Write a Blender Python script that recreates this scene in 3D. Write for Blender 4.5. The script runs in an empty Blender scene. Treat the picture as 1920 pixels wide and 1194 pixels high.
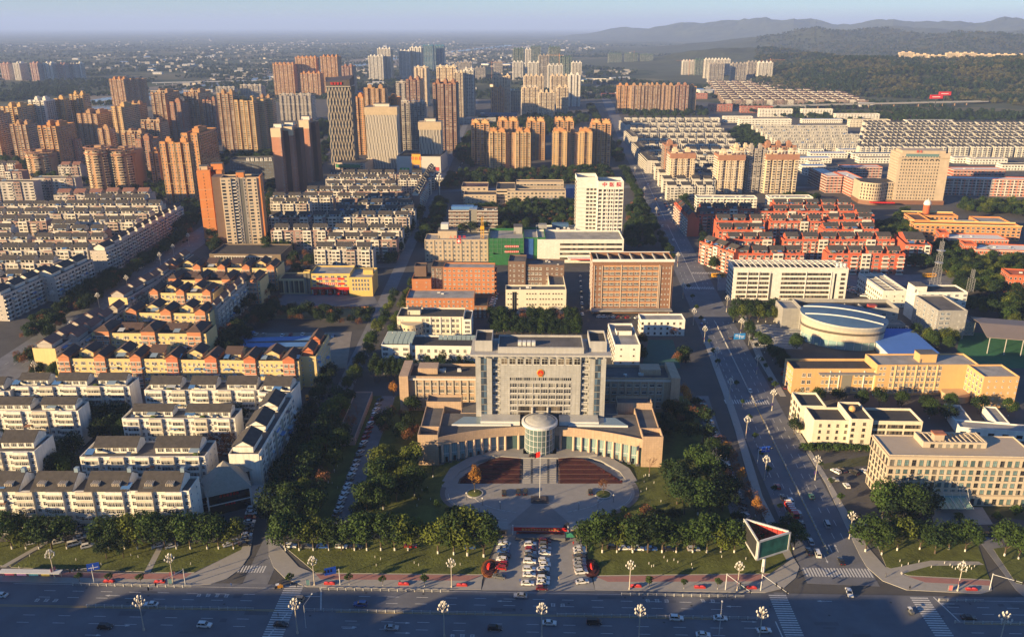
import bpy, math, random
from mathutils import Vector, Matrix, noise
R = math.radians
rnd = random.Random(11)
SC = bpy.context.scene
COL = SC.collection
# ------------------------------------------------------------------ camera, sky, sun, exposure
FPX, HOR, CAMH = 1550.0, 50.0, 185.0          # focal length in photo pixels, horizon row, drone height in metres
TH = math.atan((597 - HOR) / FPX); CT, ST = math.cos(TH), math.sin(TH)
cam = bpy.data.cameras.new('camera'); cam.sensor_width = 36; cam.lens = FPX / 1920 * 36
cam.clip_start = 1; cam.clip_end = 90000
camo = bpy.data.objects.new('camera', cam); COL.objects.link(camo)
camo.location = (0, 0, CAMH); camo.rotation_euler = (R(90) - TH, 0, 0); SC.camera = camo
SUN_AZ, SUN_EL = R(58), R(13)                  # azimuth measured from straight behind the camera towards the left
SD = Vector((-math.sin(SUN_AZ) * math.cos(SUN_EL), -math.cos(SUN_AZ) * math.cos(SUN_EL), math.sin(SUN_EL)))
wd = bpy.data.worlds.new('World'); SC.world = wd; wd.use_nodes = True
nt = wd.node_tree; bg = nt.nodes['Background']
sky = nt.nodes.new('ShaderNodeTexSky'); sky.sky_type = 'NISHITA'; sky.sun_disc = False
sky.sun_elevation = SUN_EL; sky.sun_rotation = math.atan2(SD.x, SD.y)
sky.altitude = 200; sky.air_density = 1.0; sky.dust_density = 0.1; sky.ozone_density = 6.0
nt.links.new(sky.outputs[0], bg.inputs[0]); bg.inputs[1].default_value = 0.07
sl = bpy.data.lights.new('sun', 'SUN'); sl.energy = 5.0; sl.angle = R(0.6); sl.color = (1.0, 0.71, 0.36)
so = bpy.data.objects.new('sun', sl); COL.objects.link(so); so.rotation_euler = SD.to_track_quat('Z', 'Y').to_euler()
SC.view_settings.view_transform = 'Standard'; SC.view_settings.look = 'None'; SC.view_settings.gamma = 1
SC.view_settings.exposure = 1.5
SC.render.engine = 'CYCLES'
SC.cycles.max_bounces = 5; SC.cycles.diffuse_bounces = 2; SC.cycles.glossy_bounces = 2; SC.cycles.transmission_bounces = 3
SC.cycles.transparent_max_bounces = 6; SC.cycles.volume_bounces = 1; SC.cycles.use_denoising = True
SC.cycles.caustics_reflective = False; SC.cycles.caustics_refractive = False
# ------------------------------------------------------------------ where things stand: a photo point on the level plane z
def P(px, py, z=0.0):
    x = (px - 960) / FPX; y = -(py - 597) / FPX
    t = (z - CAMH) / (-ST + y * CT)
    return Vector((x * t, (CT + y * ST) * t, z))
def hgt(px, yb, yt):
    Y = P(px, yb).y; y = -(yt - 597) / FPX
    return CAMH + Y / (CT + y * ST) * (-ST + y * CT)
# ------------------------------------------------------------------ materials
MATS = {}
def mat(name, col, rough=.85, var=.12, streak=0., panel=None, metal=0., spec=.3, scale=.25, island=0., bump=0., objvar=0., coat=0., emit=0., trans=0.):
    if name in MATS: return MATS[name]
    m = bpy.data.materials.new(name); m.use_nodes = True; n = m.node_tree.nodes; l = m.node_tree.links
    b = n['Principled BSDF']; b.inputs['Roughness'].default_value = rough; b.inputs['Metallic'].default_value = metal
    b.inputs['Specular IOR Level'].default_value = spec
    if coat: b.inputs['Coat Weight'].default_value = coat; b.inputs['Coat Roughness'].default_value = .08
    rgb = n.new('ShaderNodeRGB'); rgb.outputs[0].default_value = (*col, 1); c = rgb.outputs[0]
    tc = n.new('ShaderNodeTexCoord')
    def scaled(c, fac, lo, hi):
        mr = n.new('ShaderNodeMapRange'); mr.inputs[3].default_value = lo; mr.inputs[4].default_value = hi
        l.new(fac, mr.inputs[0])
        vm = n.new('ShaderNodeVectorMath'); vm.operation = 'SCALE'
        l.new(c, vm.inputs[0]); l.new(mr.outputs[0], vm.inputs[3]); return vm.outputs[0]
    def ntex(sc, det=4, vec=None):
        t = n.new('ShaderNodeTexNoise'); t.inputs['Scale'].default_value = sc; t.inputs['Detail'].default_value = det
        t.inputs['Roughness'].default_value = .65
        l.new(vec or tc.outputs['Object'], t.inputs['Vector']); return t.outputs[0]
    def mapped(s):
        mp = n.new('ShaderNodeMapping'); mp.inputs['Scale'].default_value = s
        l.new(tc.outputs['Object'], mp.inputs[0]); return mp.outputs[0]
    if var:
        c = scaled(c, ntex(scale, 6), 1 - var * 1.9, 1 + var * 1.9)
    if streak:
        c = scaled(c, ntex(1, 4, mapped((.9, .9, .06))), 1 - streak * 2.2, 1 + streak * 1.4)
    if panel:
        pw, ph, dark = panel
        def grid(vec):
            t = n.new('ShaderNodeTexBrick'); t.offset = 0; t.inputs['Scale'].default_value = 1
            t.inputs['Brick Width'].default_value = pw; t.inputs['Row Height'].default_value = ph
            t.inputs['Mortar Size'].default_value = .045; t.inputs['Mortar Smooth'].default_value = .3; t.inputs['Bias'].default_value = 0
            t.inputs['Color1'].default_value = (1, 1, 1, 1); t.inputs['Color2'].default_value = (.88, .88, .88, 1)
            t.inputs['Mortar'].default_value = (dark, dark, dark, 1); l.new(vec, t.inputs['Vector']); return t.outputs[0]
        sep = n.new('ShaderNodeSeparateXYZ'); l.new(tc.outputs['Object'], sep.inputs[0])
        ad = n.new('ShaderNodeMath'); ad.operation = 'ADD'; l.new(sep.outputs[0], ad.inputs[0]); l.new(sep.outputs[1], ad.inputs[1])
        cb = n.new('ShaderNodeCombineXYZ'); l.new(ad.outputs[0], cb.inputs[0]); l.new(sep.outputs[2], cb.inputs[1])
        vm = n.new('ShaderNodeVectorMath'); vm.operation = 'MULTIPLY'; l.new(c, vm.inputs[0]); l.new(grid(cb.outputs[0]), vm.inputs[1]); c = vm.outputs[0]
    if island:
        g = n.new('ShaderNodeNewGeometry'); c = scaled(c, g.outputs['Random Per Island'], 1 - island, 1 + island)
    if objvar:
        oi = n.new('ShaderNodeObjectInfo'); c = scaled(c, oi.outputs['Random'], 1 - objvar, 1 + objvar)
    l.new(c, b.inputs['Base Color'])
    if emit:
        l.new(c, b.inputs['Emission Color']); b.inputs['Emission Strength'].default_value = emit
    if trans:
        td = n.new('ShaderNodeBsdfTranslucent'); l.new(c, td.inputs[0]); mx = n.new('ShaderNodeMixShader'); mx.inputs[0].default_value = trans
        l.new(b.outputs[0], mx.inputs[1]); l.new(td.outputs[0], mx.inputs[2]); l.new(mx.outputs[0], n['Material Output'].inputs[0])
    if bump:
        bp = n.new('ShaderNodeBump'); bp.inputs['Strength'].default_value = bump; bp.inputs['Distance'].default_value = .3
        l.new(ntex(scale * 6, 4), bp.inputs['Height']); l.new(bp.outputs[0], b.inputs['Normal'])
    MATS[name] = m; return m
def glassmat(name, dark, light, share=.3):
    """window glass: mostly dark rooms, some drawn curtains"""
    m = bpy.data.materials.new(name); m.use_nodes = True; n = m.node_tree.nodes; l = m.node_tree.links
    b = n['Principled BSDF']; b.inputs['Roughness'].default_value = .12; b.inputs['Specular IOR Level'].default_value = .6
    g = n.new('ShaderNodeNewGeometry'); oi = n.new('ShaderNodeObjectInfo')
    ad = n.new('ShaderNodeMath'); ad.operation = 'ADD'; l.new(g.outputs['Random Per Island'], ad.inputs[0]); l.new(oi.outputs['Random'], ad.inputs[1])
    fr = n.new('ShaderNodeMath'); fr.operation = 'FRACT'; l.new(ad.outputs[0], fr.inputs[0])
    cr = n.new('ShaderNodeValToRGB'); e = cr.color_ramp.elements
    e[0].position = 1 - share - .3; e[0].color = (*dark, 1); e[1].position = 1; e[1].color = (*light, 1)
    l.new(fr.outputs[0], cr.inputs[0]); l.new(cr.outputs[0], b.inputs['Base Color']); MATS[name] = m; return m
GLASS = glassmat('window_glass', (.014, .017, .022), (.24, .23, .20), .22)
GLASS_W = glassmat('window_glass_warm', (.022, .021, .02), (.24, .20, .15), .3)
GLASS_G = glassmat('green_glass', (.06, .12, .13), (.22, .34, .34), .4)
GLASS_B = glassmat('blue_glass', (.03, .05, .08), (.10, .17, .25), .3)
# ------------------------------------------------------------------ mesh builder
class MB:
    def __init__(s): s.v = []; s.f = []; s.m = []
    def face(s, pts, m=0):
        i = len(s.v); s.v += [tuple(p) for p in pts]; s.f.append(tuple(range(i, i + len(pts)))); s.m.append(m)
    def box(s, x0, x1, y0, y1, z0, z1, m=0, top=None, skip=''):
        i = len(s.v)
        s.v += [(x0, y0, z0), (x1, y0, z0), (x1, y1, z0), (x0, y1, z0), (x0, y0, z1), (x1, y0, z1), (x1, y1, z1), (x0, y1, z1)]
        for k, q in (('b', (3, 2, 1, 0)), ('t', (4, 5, 6, 7)), ('f', (0, 1, 5, 4)), ('r', (1, 2, 6, 5)), ('k', (2, 3, 7, 6)), ('l', (3, 0, 4, 7))):
            if k in skip: continue
            s.f.append(tuple(i + a for a in q)); s.m.append(top if (k == 't' and top is not None) else m)
    def prism(s, poly, z0, z1, m=0, mt=None, bottom=False):
        n = len(poly); i = len(s.v)
        if sum(poly[k][0] * poly[(k + 1) % n][1] - poly[(k + 1) % n][0] * poly[k][1] for k in range(n)) < 0: poly = poly[::-1]
        s.v += [(p[0], p[1], z0) for p in poly] + [(p[0], p[1], z1) for p in poly]
        for k in range(n):
            j = (k + 1) % n; s.f.append((i + k, i + j, i + n + j, i + n + k)); s.m.append(m)
        s.f.append(tuple(i + n + k for k in range(n))); s.m.append(m if mt is None else mt)
        if bottom: s.f.append(tuple(i + n - 1 - k for k in range(n))); s.m.append(m)
    def loft(s, rings, m=0, cap0=True, cap1=True):
        n = len(rings[0]); i = len(s.v)
        for r in rings: s.v += [tuple(p) for p in r]
        for a in range(len(rings) - 1):
            for k in range(n):
                j = (k + 1) % n; s.f.append((i + a * n + k, i + a * n + j, i + (a + 1) * n + j, i + (a + 1) * n + k)); s.m.append(m)
        if cap0: s.f.append(tuple(i + n - 1 - k for k in range(n))); s.m.append(m)
        if cap1: s.f.append(tuple(i + (len(rings) - 1) * n + k for k in range(n))); s.m.append(m)
    def cyl(s, x, y, z0, z1, r0, r1=None, n=10, m=0):
        r1 = r0 if r1 is None else r1
        s.loft([[(x + r * math.cos(6.2832 * k / n), y + r * math.sin(6.2832 * k / n), z) for k in range(n)] for r, z in ((r0, z0), (r1, z1))], m)
    def tube(s, a, b, r0, r1=None, n=6, m=0):
        a = Vector(a); b = Vector(b); d = (b - a).normalized(); r1 = r0 if r1 is None else r1
        u = d.orthogonal().normalized(); w = d.cross(u)
        s.loft([[p + u * (r * math.cos(6.2832 * k / n)) + w * (r * math.sin(6.2832 * k / n)) for k in range(n)] for p, r in ((a, r0), (b, r1))], m)
    def ball(s, c, rx, ry, rz, n=8, k=5, m=0):
        s.loft([[(c[0] + rx * math.sin(t) * math.cos(6.2832 * j / n), c[1] + ry * math.sin(t) * math.sin(6.2832 * j / n), c[2] - rz * math.cos(t)) for j in range(n)]
                for t in [.15 + (math.pi - .3) * q / k for q in range(k + 1)]], m)
    def mesh(s, name, mats):
        me = bpy.data.meshes.new(name); me.from_pydata(s.v, [], s.f)
        if not isinstance(mats, (list, tuple)): mats = [mats]
        for a in mats: me.materials.append(a)
        if len(mats) > 1: me.polygons.foreach_set('material_index', s.m)
        me.update(); return me
    def build(s, name, mats, parent=None, loc=None, rz=0., kind=None):
        return put(name, s.mesh(name, mats), parent, loc, rz, kind)
def put(name, me, parent=None, loc=None, rz=0., kind=None):
    o = bpy.data.objects.new(name, me); COL.objects.link(o)
    if parent: o.parent = parent
    if loc is not None: o.location = loc
    if rz: o.rotation_euler = (0, 0, rz)
    if kind: o['kind'] = kind
    return o
def tag(o, label, cat, group=None):
    o['label'] = label; o['category'] = cat
    if group: o['group'] = group
    return o
def thing(name, label, cat, loc=(0, 0, 0), rz=0., group=None):
    o = bpy.data.objects.new(name, None); COL.objects.link(o); o.location = loc; o.rotation_euler = (0, 0, rz)
    o.empty_display_size = .5
    return tag(o, label, cat, group)
ORD = 'first second third fourth fifth sixth seventh eighth ninth tenth eleventh twelfth thirteenth fourteenth fifteenth sixteenth seventeenth eighteenth nineteenth twentieth'.split()
TENS = {20: 'twenty', 30: 'thirty', 40: 'forty', 50: 'fifty', 60: 'sixty', 70: 'seventy', 80: 'eighty', 90: 'ninety'}
def ordn(i):
    if i < 20: return ORD[i]
    t, u = divmod(i + 1, 10); return TENS[t * 10][:-1] + 'ieth' if u == 0 else TENS[t * 10] + '-' + ORD[u - 1]
def dup(root, loc, rz, label, group=None):
    """a copy of a thing with its parts and sub-parts"""
    r = root.copy(); COL.objects.link(r); r.location = loc; r.rotation_euler = (0, 0, rz); r['label'] = label
    if group: r['group'] = group
    for ch in root.children:
        c = ch.copy(); COL.objects.link(c); c.parent = r
        for g in ch.children:
            d = g.copy(); COL.objects.link(d); d.parent = c
    return r
def lerp(a, b, t): return a + (b - a) * t
# ------------------------------------------------------------------ windows and facades
WHITE_FRAME = mat('white_window_frame', (.62, .61, .58), .5, .05); DARK_FRAME = mat('dark_window_frame', (.09, .08, .075), .5, .05)
WM = {}
def winmesh(w, h, nv=2, nh=1, fr='W', gl=0):
    key = (round(w, 2), round(h, 2), nv, nh, fr, gl)
    if key in WM: return WM[key]
    b = MB(); t = .09; d = .1
    b.box(-w / 2, w / 2, -d, 0, 0, t); b.box(-w / 2, w / 2, -d, 0, h - t, h)
    b.box(-w / 2, -w / 2 + t, -d, 0, t, h - t); b.box(w / 2 - t, w / 2, -d, 0, t, h - t)
    for k in range(1, nv): x = -w / 2 + w * k / nv; b.box(x - .04, x + .04, -d + .01, 0, t, h - t, 0, None, 'tb')
    for k in range(1, nh + 1):
        z = h * (.62 if nh == 1 else k / (nh + 1)); b.box(-w / 2 + t, w / 2 - t, -d + .02, 0, z - .04, z + .04, 0, None, 'lr')
    for k in range(nv):
        xa = -w / 2 + w * k / nv; b.face([(xa, -.045, 0), (xa + w / nv, -.045, 0), (xa + w / nv, -.045, h), (xa, -.045, h)], 1)
    b.box(-w / 2 - .1, w / 2 + .1, -.22, 0, -.12, -.002)
    WM[key] = b.mesh('window', [WHITE_FRAME if fr == 'W' else DARK_FRAME, [GLASS, GLASS_W, GLASS_G, GLASS_B][gl]]); return WM[key]
BALC = {}
def balcmesh(w, m, d=1.2):
    key = (round(w, 1), m.name, d)
    if key not in BALC:
        b = MB(); b.box(-w / 2, w / 2, -d, 0, -.15, .02); b.box(-w / 2, w / 2, -d, -d + .12, .02, .95)
        b.box(-w / 2, -w / 2 + .12, -d + .12, 0, .02, .95); b.box(w / 2 - .12, w / 2, -d + .12, 0, .02, .95)
        BALC[key] = b.mesh('balcony', m)
    return BALC[key]
#          cell width, window width, window height, sill
CELL = {'w': (2.1, 1.25, 1.5, .95), 'W': (3.4, 2.5, 1.7, .8), 'L': (2.6, 1.7, 2.1, .6), 'R': (4.0, 3.9, 1.7, .85), 'b': (3.8, 3.0, 2.1, .25),
        'B': (4.2, 3.5, 1.8, .75), '.': (.9, 0, 0, 0), ',': (2.4, 0, 0, 0), '|': (.7, 0, 0, 0), 'g': (1.6, 1.5, 2.9, .05), 's': (1.6, .8, .8, 1.3), 'c': (2.0, 1.2, 2.2, .5)}
class Bld:
    """one building: an Empty at its front left ground corner; x along the front, y to the back"""
    def __init__(s, name, label, cat, fl, fr, h=None, group=None, ind=False, base=0., frame='W', gl=0):
        a = P(fl[0], fl[1], h) if h is not None else Vector(fl); b = P(fr[0], fr[1], h) if h is not None else Vector(fr)
        s.W = math.hypot(b.x - a.x, b.y - a.y); s.rz = math.atan2(b.y - a.y, b.x - a.x); s.h = h
        s.o = thing(name, label, cat, (a.x, a.y, base), s.rz, group); s.ind = ind; s.fr = frame; s.gl = gl
        s.jw = MB(); s.jt = MB(); s.tm = None; s.jb = MB(); s.bm = None; s.lr = None
    def depth(s, px, py, h=None):
        """how far back a photo point on the roof plane lies"""
        h = s.h if h is None else h; p = P(px, py, h) - Vector((s.o.location.x, s.o.location.y, 0))
        return -p.x * math.sin(s.rz) + p.y * math.cos(s.rz)
    def along(s, px, py, h=None):
        h = s.h if h is None else h; p = P(px, py, h) - Vector((s.o.location.x, s.o.location.y, 0))
        return p.x * math.cos(s.rz) + p.y * math.sin(s.rz)
    def part(s, name, mb, m, kind=None, parent=None): return mb.build(name, m, parent or s.o, None, 0, kind)
    def box(s, x0, x1, y0, y1, z0, z1, m, roof=None, par=.9, front=None, left=None, right=None, back=None, fh=3., base=0., name='wall', nf=None, trim=None, bands=None, gap=.0):
        b = MB(); t = .35
        b.box(x0, x1, y0, y1, z0, z1, 0, None, 'tb' if par > 0 else 'b')
        if par > 0:
            b.face([(x0, y0, z1), (x1, y0, z1), (x1 - t, y0 + t, z1), (x0 + t, y0 + t, z1)]); b.face([(x1, y0, z1), (x1, y1, z1), (x1 - t, y1 - t, z1), (x1 - t, y0 + t, z1)])
            b.face([(x1, y1, z1), (x0, y1, z1), (x0 + t, y1 - t, z1), (x1 - t, y1 - t, z1)]); b.face([(x0, y1, z1), (x0, y0, z1), (x0 + t, y0 + t, z1), (x0 + t, y1 - t, z1)])
            for a, c in (((x0 + t, y0 + t), (x1 - t, y0 + t)), ((x1 - t, y0 + t), (x1 - t, y1 - t)), ((x1 - t, y1 - t), (x0 + t, y1 - t)), ((x0 + t, y1 - t), (x0 + t, y0 + t))):
                b.face([(c[0], c[1], z1 - par), (a[0], a[1], z1 - par), (a[0], a[1], z1), (c[0], c[1], z1)])
        w = s.part(name, b, m)
        if roof and par > 0:
            q = MB(); q.box(x0 + t, x1 - t, y0 + t, y1 - t, z1 - par - .25, z1 - par, 0, None, 'b'); s.lr = s.part('roof', q, roof)
        zz = z1 - par - .2; n = nf or max(1, round((zz - z0 - base) / fh)); f = (zz - z0 - base) / n
        for pat, o, u, nn, W in ((front, (x0, y0), (1, 0), (0, -1), x1 - x0), (right, (x1, y0), (0, 1), (1, 0), y1 - y0), (back, (x1, y1), (-1, 0), (0, 1), x1 - x0), (left, (x0, y1), (0, -1), (-1, 0), y1 - y0)):
            if pat: s.face(pat, o, u, nn, W, z0 + base, n, f, m, trim)
        if bands:
            bm_, bt, bp = bands
            for k in range(n + 1):
                z = z0 + base + k * f; s.jt.box(x0 - bp, x1 + bp, y0 - bp, y1 + bp, z - bt / 2, z + bt / 2); s.tm = bm_
        return w
    def face(s, pat, o, u, n, W, z0, nf, f, wm, trim=None):
        cells = [(c, CELL[c][0]) for c in pat]; tot = sum(c[1] for c in cells); k = max(1, round(W / tot)); sc = W / (k * tot)
        x = 0; ang = math.atan2(n[1], n[0]) + math.pi / 2
        for c, cw in cells * k:
            w = cw * sc; xc = x + w / 2; x += w
            px, py = o[0] + u[0] * xc, o[1] + u[1] * xc
            if c in '.,': continue
            if c == '|':
                s.obox(s.jt, px, py, u, n, w * .8, .4, z0, z0 + nf * f + .3); s.tm = trim or wm; continue
            _, ww, wh, sill = CELL[c]; ww = min(ww * min(sc, 1.25), w * .97); wh = min(wh, f * .95)
            off = 0
            if c == 'B':
                bb = MB(); s.obox(bb, px, py, u, n, w * .92, .9, z0 + .3, z0 + nf * f); s.part('bay', bb, trim or wm); off = .9
            if c == 'g':
                s.quad(px, py, u, n, ww, z0 + .3, z0 + nf * f - .3, .03, 1); continue
            for i in range(nf):
                z = z0 + i * f + sill * f / 3
                if c == 'b':
                    if s.ind: put('balcony', balcmesh(w * .95, trim or wm), s.o, (px, py, z0 + i * f + .15), ang)
                    else: s.obox(s.jb, px, py, u, n, w * .95, 1.1, z0 + i * f, z0 + i * f + 1.0); s.bm = trim or wm
                if s.ind:
                    put('window', winmesh(ww, wh, 1 if ww < 1 else (2 if ww < 2 else (3 if ww < 3 else 4)), 1, s.fr, s.gl), s.o, (px + n[0] * off, py + n[1] * off, z), ang)
                else:
                    s.quad(px, py, u, n, ww + .25, z - .12, z + wh + .12, off + .03, 0); s.quad(px, py, u, n, ww, z, z + wh, off + .06, 1)
    def quad(s, px, py, u, n, w, z0, z1, off, m):
        ax, ay = px + n[0] * off - u[0] * w / 2, py + n[1] * off - u[1] * w / 2; bx, by = ax + u[0] * w, ay + u[1] * w
        s.jw.face([(ax, ay, z0), (bx, by, z0), (bx, by, z1), (ax, ay, z1)], m)
    def obox(s, b, px, py, u, n, w, d, z0, z1, m=0):
        xs = sorted((px - u[0] * w / 2, px + u[0] * w / 2)); ys = sorted((py - u[1] * w / 2, py + u[1] * w / 2))
        if n[0] == 0: ys = sorted((py, py + n[1] * d))
        else: xs = sorted((px, px + n[0] * d))
        b.box(xs[0], xs[1], ys[0], ys[1], z0, z1, m)
    def gable(s, x0, x1, y0, y1, z, rise, m, wall, axis='x', ov=.5, name='roof', th=.25):
        """pitched roof; ridge along the given axis; gable walls under it"""
        g = MB(); ym = (y0 + y1) / 2; xm = (x0 + x1) / 2
        if axis == 'x':
            for a, e in ((y0 - ov, 1), (y1 + ov, -1)):
                g.loft([[(x0 - ov, a, z - ov * .4), (x1 + ov, a, z - ov * .4), (x1 + ov, ym, z + rise), (x0 - ov, ym, z + rise)][::e],
                        [(x0 - ov, a, z - ov * .4 + th), (x1 + ov, a, z - ov * .4 + th), (x1 + ov, ym, z + rise + th), (x0 - ov, ym, z + rise + th)][::e]])
            ws = []
            for xx in (x0, x1 - .3): w = MB(); ws.append(w); w.loft([[(xx, y0, z - .3), (xx, y1, z - .3), (xx, ym, z + rise)], [(xx + .3, y0, z - .3), (xx + .3, y1, z - .3), (xx + .3, ym, z + rise)]][::1])
        else:
            for a, e in ((x0 - ov, -1), (x1 + ov, 1)):
                g.loft([[(a, y0 - ov, z - ov * .4), (a, y1 + ov, z - ov * .4), (xm, y1 + ov, z + rise), (xm, y0 - ov, z + rise)][::e],
                        [(a, y0 - ov, z - ov * .4 + th), (a, y1 + ov, z - ov * .4 + th), (xm, y1 + ov, z + rise + th), (xm, y0 - ov, z + rise + th)][::e]])
            ws = []
            for yy in (y0, y1 - .3): w = MB(); ws.append(w); w.loft([[(x0, yy, z - .3), (x1, yy, z - .3), (xm, yy, z + rise)], [(x0, yy + .3, z - .3), (x1, yy + .3, z - .3), (xm, yy + .3, z + rise)]])
        r = s.part(name, g, m)
        for w in ws: s.part('gable', w, wall)
        return r
    def hip(s, x0, x1, y0, y1, z, rise, m, ov=.5):
        g = MB(); a = [(x0 - ov, y0 - ov), (x1 + ov, y0 - ov), (x1 + ov, y1 + ov), (x0 - ov, y1 + ov)]
        d = min(x1 - x0, y1 - y0) / 2 + ov - .02
        b = [(x0 - ov + d, y0 - ov + d), (x1 + ov - d, y0 - ov + d), (x1 + ov - d, y1 + ov - d), (x0 - ov + d, y1 + ov - d)]
        g.loft([[(p[0], p[1], z) for p in a], [(p[0], p[1], z + .2) for p in a], [(p[0], p[1], z + rise) for p in b]])
        return s.part('roof', g, m)
    def clutter(s, x0, x1, y0, y1, z, n, m, seed=0):
        r = random.Random(seed)
        for k in range(n):
            w, d, h = r.uniform(.8, 2.2), r.uniform(.7, 1.4), r.uniform(.6, 1.5); x, y = r.uniform(x0 + 1, x1 - 2.5), r.uniform(y0 + 1, y1 - 2)
            q = MB(); q.box(x, x + w, y, y + d, z, z + h); q.box(x + .1, x + w - .1, y - .05, y, z + .1, z + h - .1); s.part('rooftop_unit', q, m, None, s.lr)
    def done(s, wn='windows', tn='trim'):
        if s.jw.f: s.part(wn, s.jw, [WHITE_FRAME if s.fr == 'W' else DARK_FRAME, [GLASS, GLASS_W, GLASS_G, GLASS_B][s.gl]], 'stuff')
        if s.jt.f: s.part(tn, s.jt, s.tm, 'stuff')
        if s.jb.f: s.part('balconies', s.jb, s.bm, 'stuff')
        return s.o
# ------------------------------------------------------------------ colours of the place
ASPH = mat('asphalt', (.125, .131, .15), .88, .26, scale=.07, bump=.15); ASPH2 = mat('worn_asphalt', (.15, .155, .17), .9, .26, scale=.15)
PAINT = mat('road_paint', (.50, .50, .49), .7, .28, scale=1.2); YPAINT = mat('yellow_road_paint', (.50, .34, .08), .7, .1, scale=1.5)
PAVE = mat('pavement_slabs', (.29, .28, .265), .85, .1, panel=None, scale=.5); PINK = mat('pink_brick_paving', (.30, .15, .135), .85, .12, scale=.6)
PLAZA = mat('plaza_granite', (.25, .245, .24), .75, .12, scale=.3); PLAZAD = mat('dark_granite_band', (.12, .12, .125), .7, .08)
LAWN = mat('lawn_grass', (.085, .10, .022), .95, .5, scale=.16, bump=.8); SOIL = mat('dry_grass', (.17, .135, .06), .95, .25, scale=.1, bump=.4)
YARD = mat('yard_paving', (.075, .073, .072), .9, .25, scale=.06); CONC = mat('concrete', (.33, .32, .30), .85, .1, streak=.1)
KERB = mat('kerb_stone', (.36, .35, .33), .85, .1)
# far plain: fields, bare earth and copses
def fieldmat():
    m = bpy.data.materials.new('farm_fields'); m.use_nodes = True; n = m.node_tree.nodes; l = m.node_tree.links; b = n['Principled BSDF']
    b.inputs['Roughness'].default_value = .95; b.inputs['Specular IOR Level'].default_value = .1
    tc = n.new('ShaderNodeTexCoord'); mp = n.new('ShaderNodeMapping'); mp.inputs['Scale'].default_value = (1 / 260, 1 / 190, 1); l.new(tc.outputs['Object'], mp.inputs[0])
    v = n.new('ShaderNodeTexVoronoi'); v.distance = 'CHEBYCHEV'; v.inputs['Scale'].default_value = 1; l.new(mp.outputs[0], v.inputs['Vector'])
    sp = n.new('ShaderNodeSeparateColor'); l.new(v.outputs['Color'], sp.inputs[0])
    cr = n.new('ShaderNodeValToRGB'); e = cr.color_ramp.elements
    for i, (p, c) in enumerate(((0, (.045, .06, .03)), (.3, (.07, .085, .04)), (.5, (.12, .11, .06)), (.62, (.05, .06, .035)), (.8, (.16, .14, .085)), (1, (.085, .10, .045)))):
        q = e[i] if i < 2 else e.new(p); q.position = p; q.color = (*c, 1)
    l.new(sp.outputs[0], cr.inputs[0])
    nz = n.new('ShaderNodeTexNoise'); nz.inputs['Scale'].default_value = .0022; nz.inputs['Detail'].default_value = 9; nz.inputs['Roughness'].default_value = .72; l.new(tc.outputs['Object'], nz.inputs['Vector'])
    cr2 = n.new('ShaderNodeValToRGB'); f = cr2.color_ramp.elements; f[0].position = .46; f[0].color = (.028, .042, .022, 1); f[1].position = .58; f[1].color = (1, 1, 1, 1)
    l.new(nz.outputs[0], cr2.inputs[0]); mx = n.new('ShaderNodeMix'); mx.data_type = 'RGBA'; mx.blend_type = 'DARKEN'; mx.inputs[0].default_value = 1
    l.new(cr.outputs[0], mx.inputs[6]); l.new(cr2.outputs[0], mx.inputs[7]); l.new(mx.outputs[2], b.inputs['Base Color']); return m
def slab(name, pts, z0, z1, m, mt=None, parent=None, world=False):
    q = MB(); q.prism([(p[0], p[1]) for p in (pts if world else [P(*p, z1) for p in pts])], z0, z1, 0, 1 if mt else None)
    o = q.build(name, [m, mt] if mt else m, parent)
    if not parent: o['kind'] = 'structure'
    return o
g = MB(); S = 60000; g.face([(-S, -2000, 0), (S, -2000, 0), (S, S, 0), (-S, S, 0)]); g.build('ground', fieldmat(), kind='structure')
slab('city_yards', [(-620, 150), (760, 150), (1000, 600), (1000, 1650), (420, 2300), (-500, 2300), (-1100, 1700), (-1100, 700)], .01, .05, YARD, world=True)
# --- frame along the front road: a along the kerb (0 at the gate axis), b towards the building
FO = P(1010, 1104); FY = -R(1.6); FU = Vector((math.cos(FY), math.sin(FY), 0)); FV = Vector((-FU.y, FU.x, 0))
def FR(a, b, z=0): return FO + FU * a + FV * b + Vector((0, 0, z))
def FA(px, py, z=0): d = P(px, py, z) - FO; return d.x * FU.x + d.y * FU.y
def FB(px, py, z=0): d = P(px, py, z) - FO; return d.x * FV.x + d.y * FV.y
def strip(name, p, q, w0, w1, z0, z1, m, parent=None):
    d = (q - p).normalized(); s = Vector((-d.y, d.x, 0))
    return slab(name, [p + s * w0 / 2, p - s * w0 / 2, q - s * w1 / 2, q + s * w1 / 2], z0, z1, m, parent=parent, world=True)
front_road = slab('front_road', [FR(-700, 0), FR(700, 0), FR(700, -38), FR(-700, -38)], .03, .10, ASPH, world=True)
AV0, AV1 = Vector((116.5, 243, 0)), Vector((292, 2870, 0))                     # avenue on the right
avenue = strip('avenue', AV0, AV1, 25, 23, .03, .09, ASPH)
LA0, LA1 = Vector((-288, 235, 0)), Vector((-300, 2200, 0)); left_avenue = strip('left_avenue', LA0, LA1, 27, 26, .03, .088, ASPH2)
MS0, MS1 = Vector((-90.5, 243, 0)), Vector((-94, 2300, 0)); side_street = strip('side_street', MS0, MS1, 9, 11, .03, .085, ASPH2)
def AVP(t, off, z=0):
    d = (AV1 - AV0).normalized(); s = Vector((d.y, -d.x, 0)); return AV0 + d * t + s * off + Vector((0, 0, z))
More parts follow.
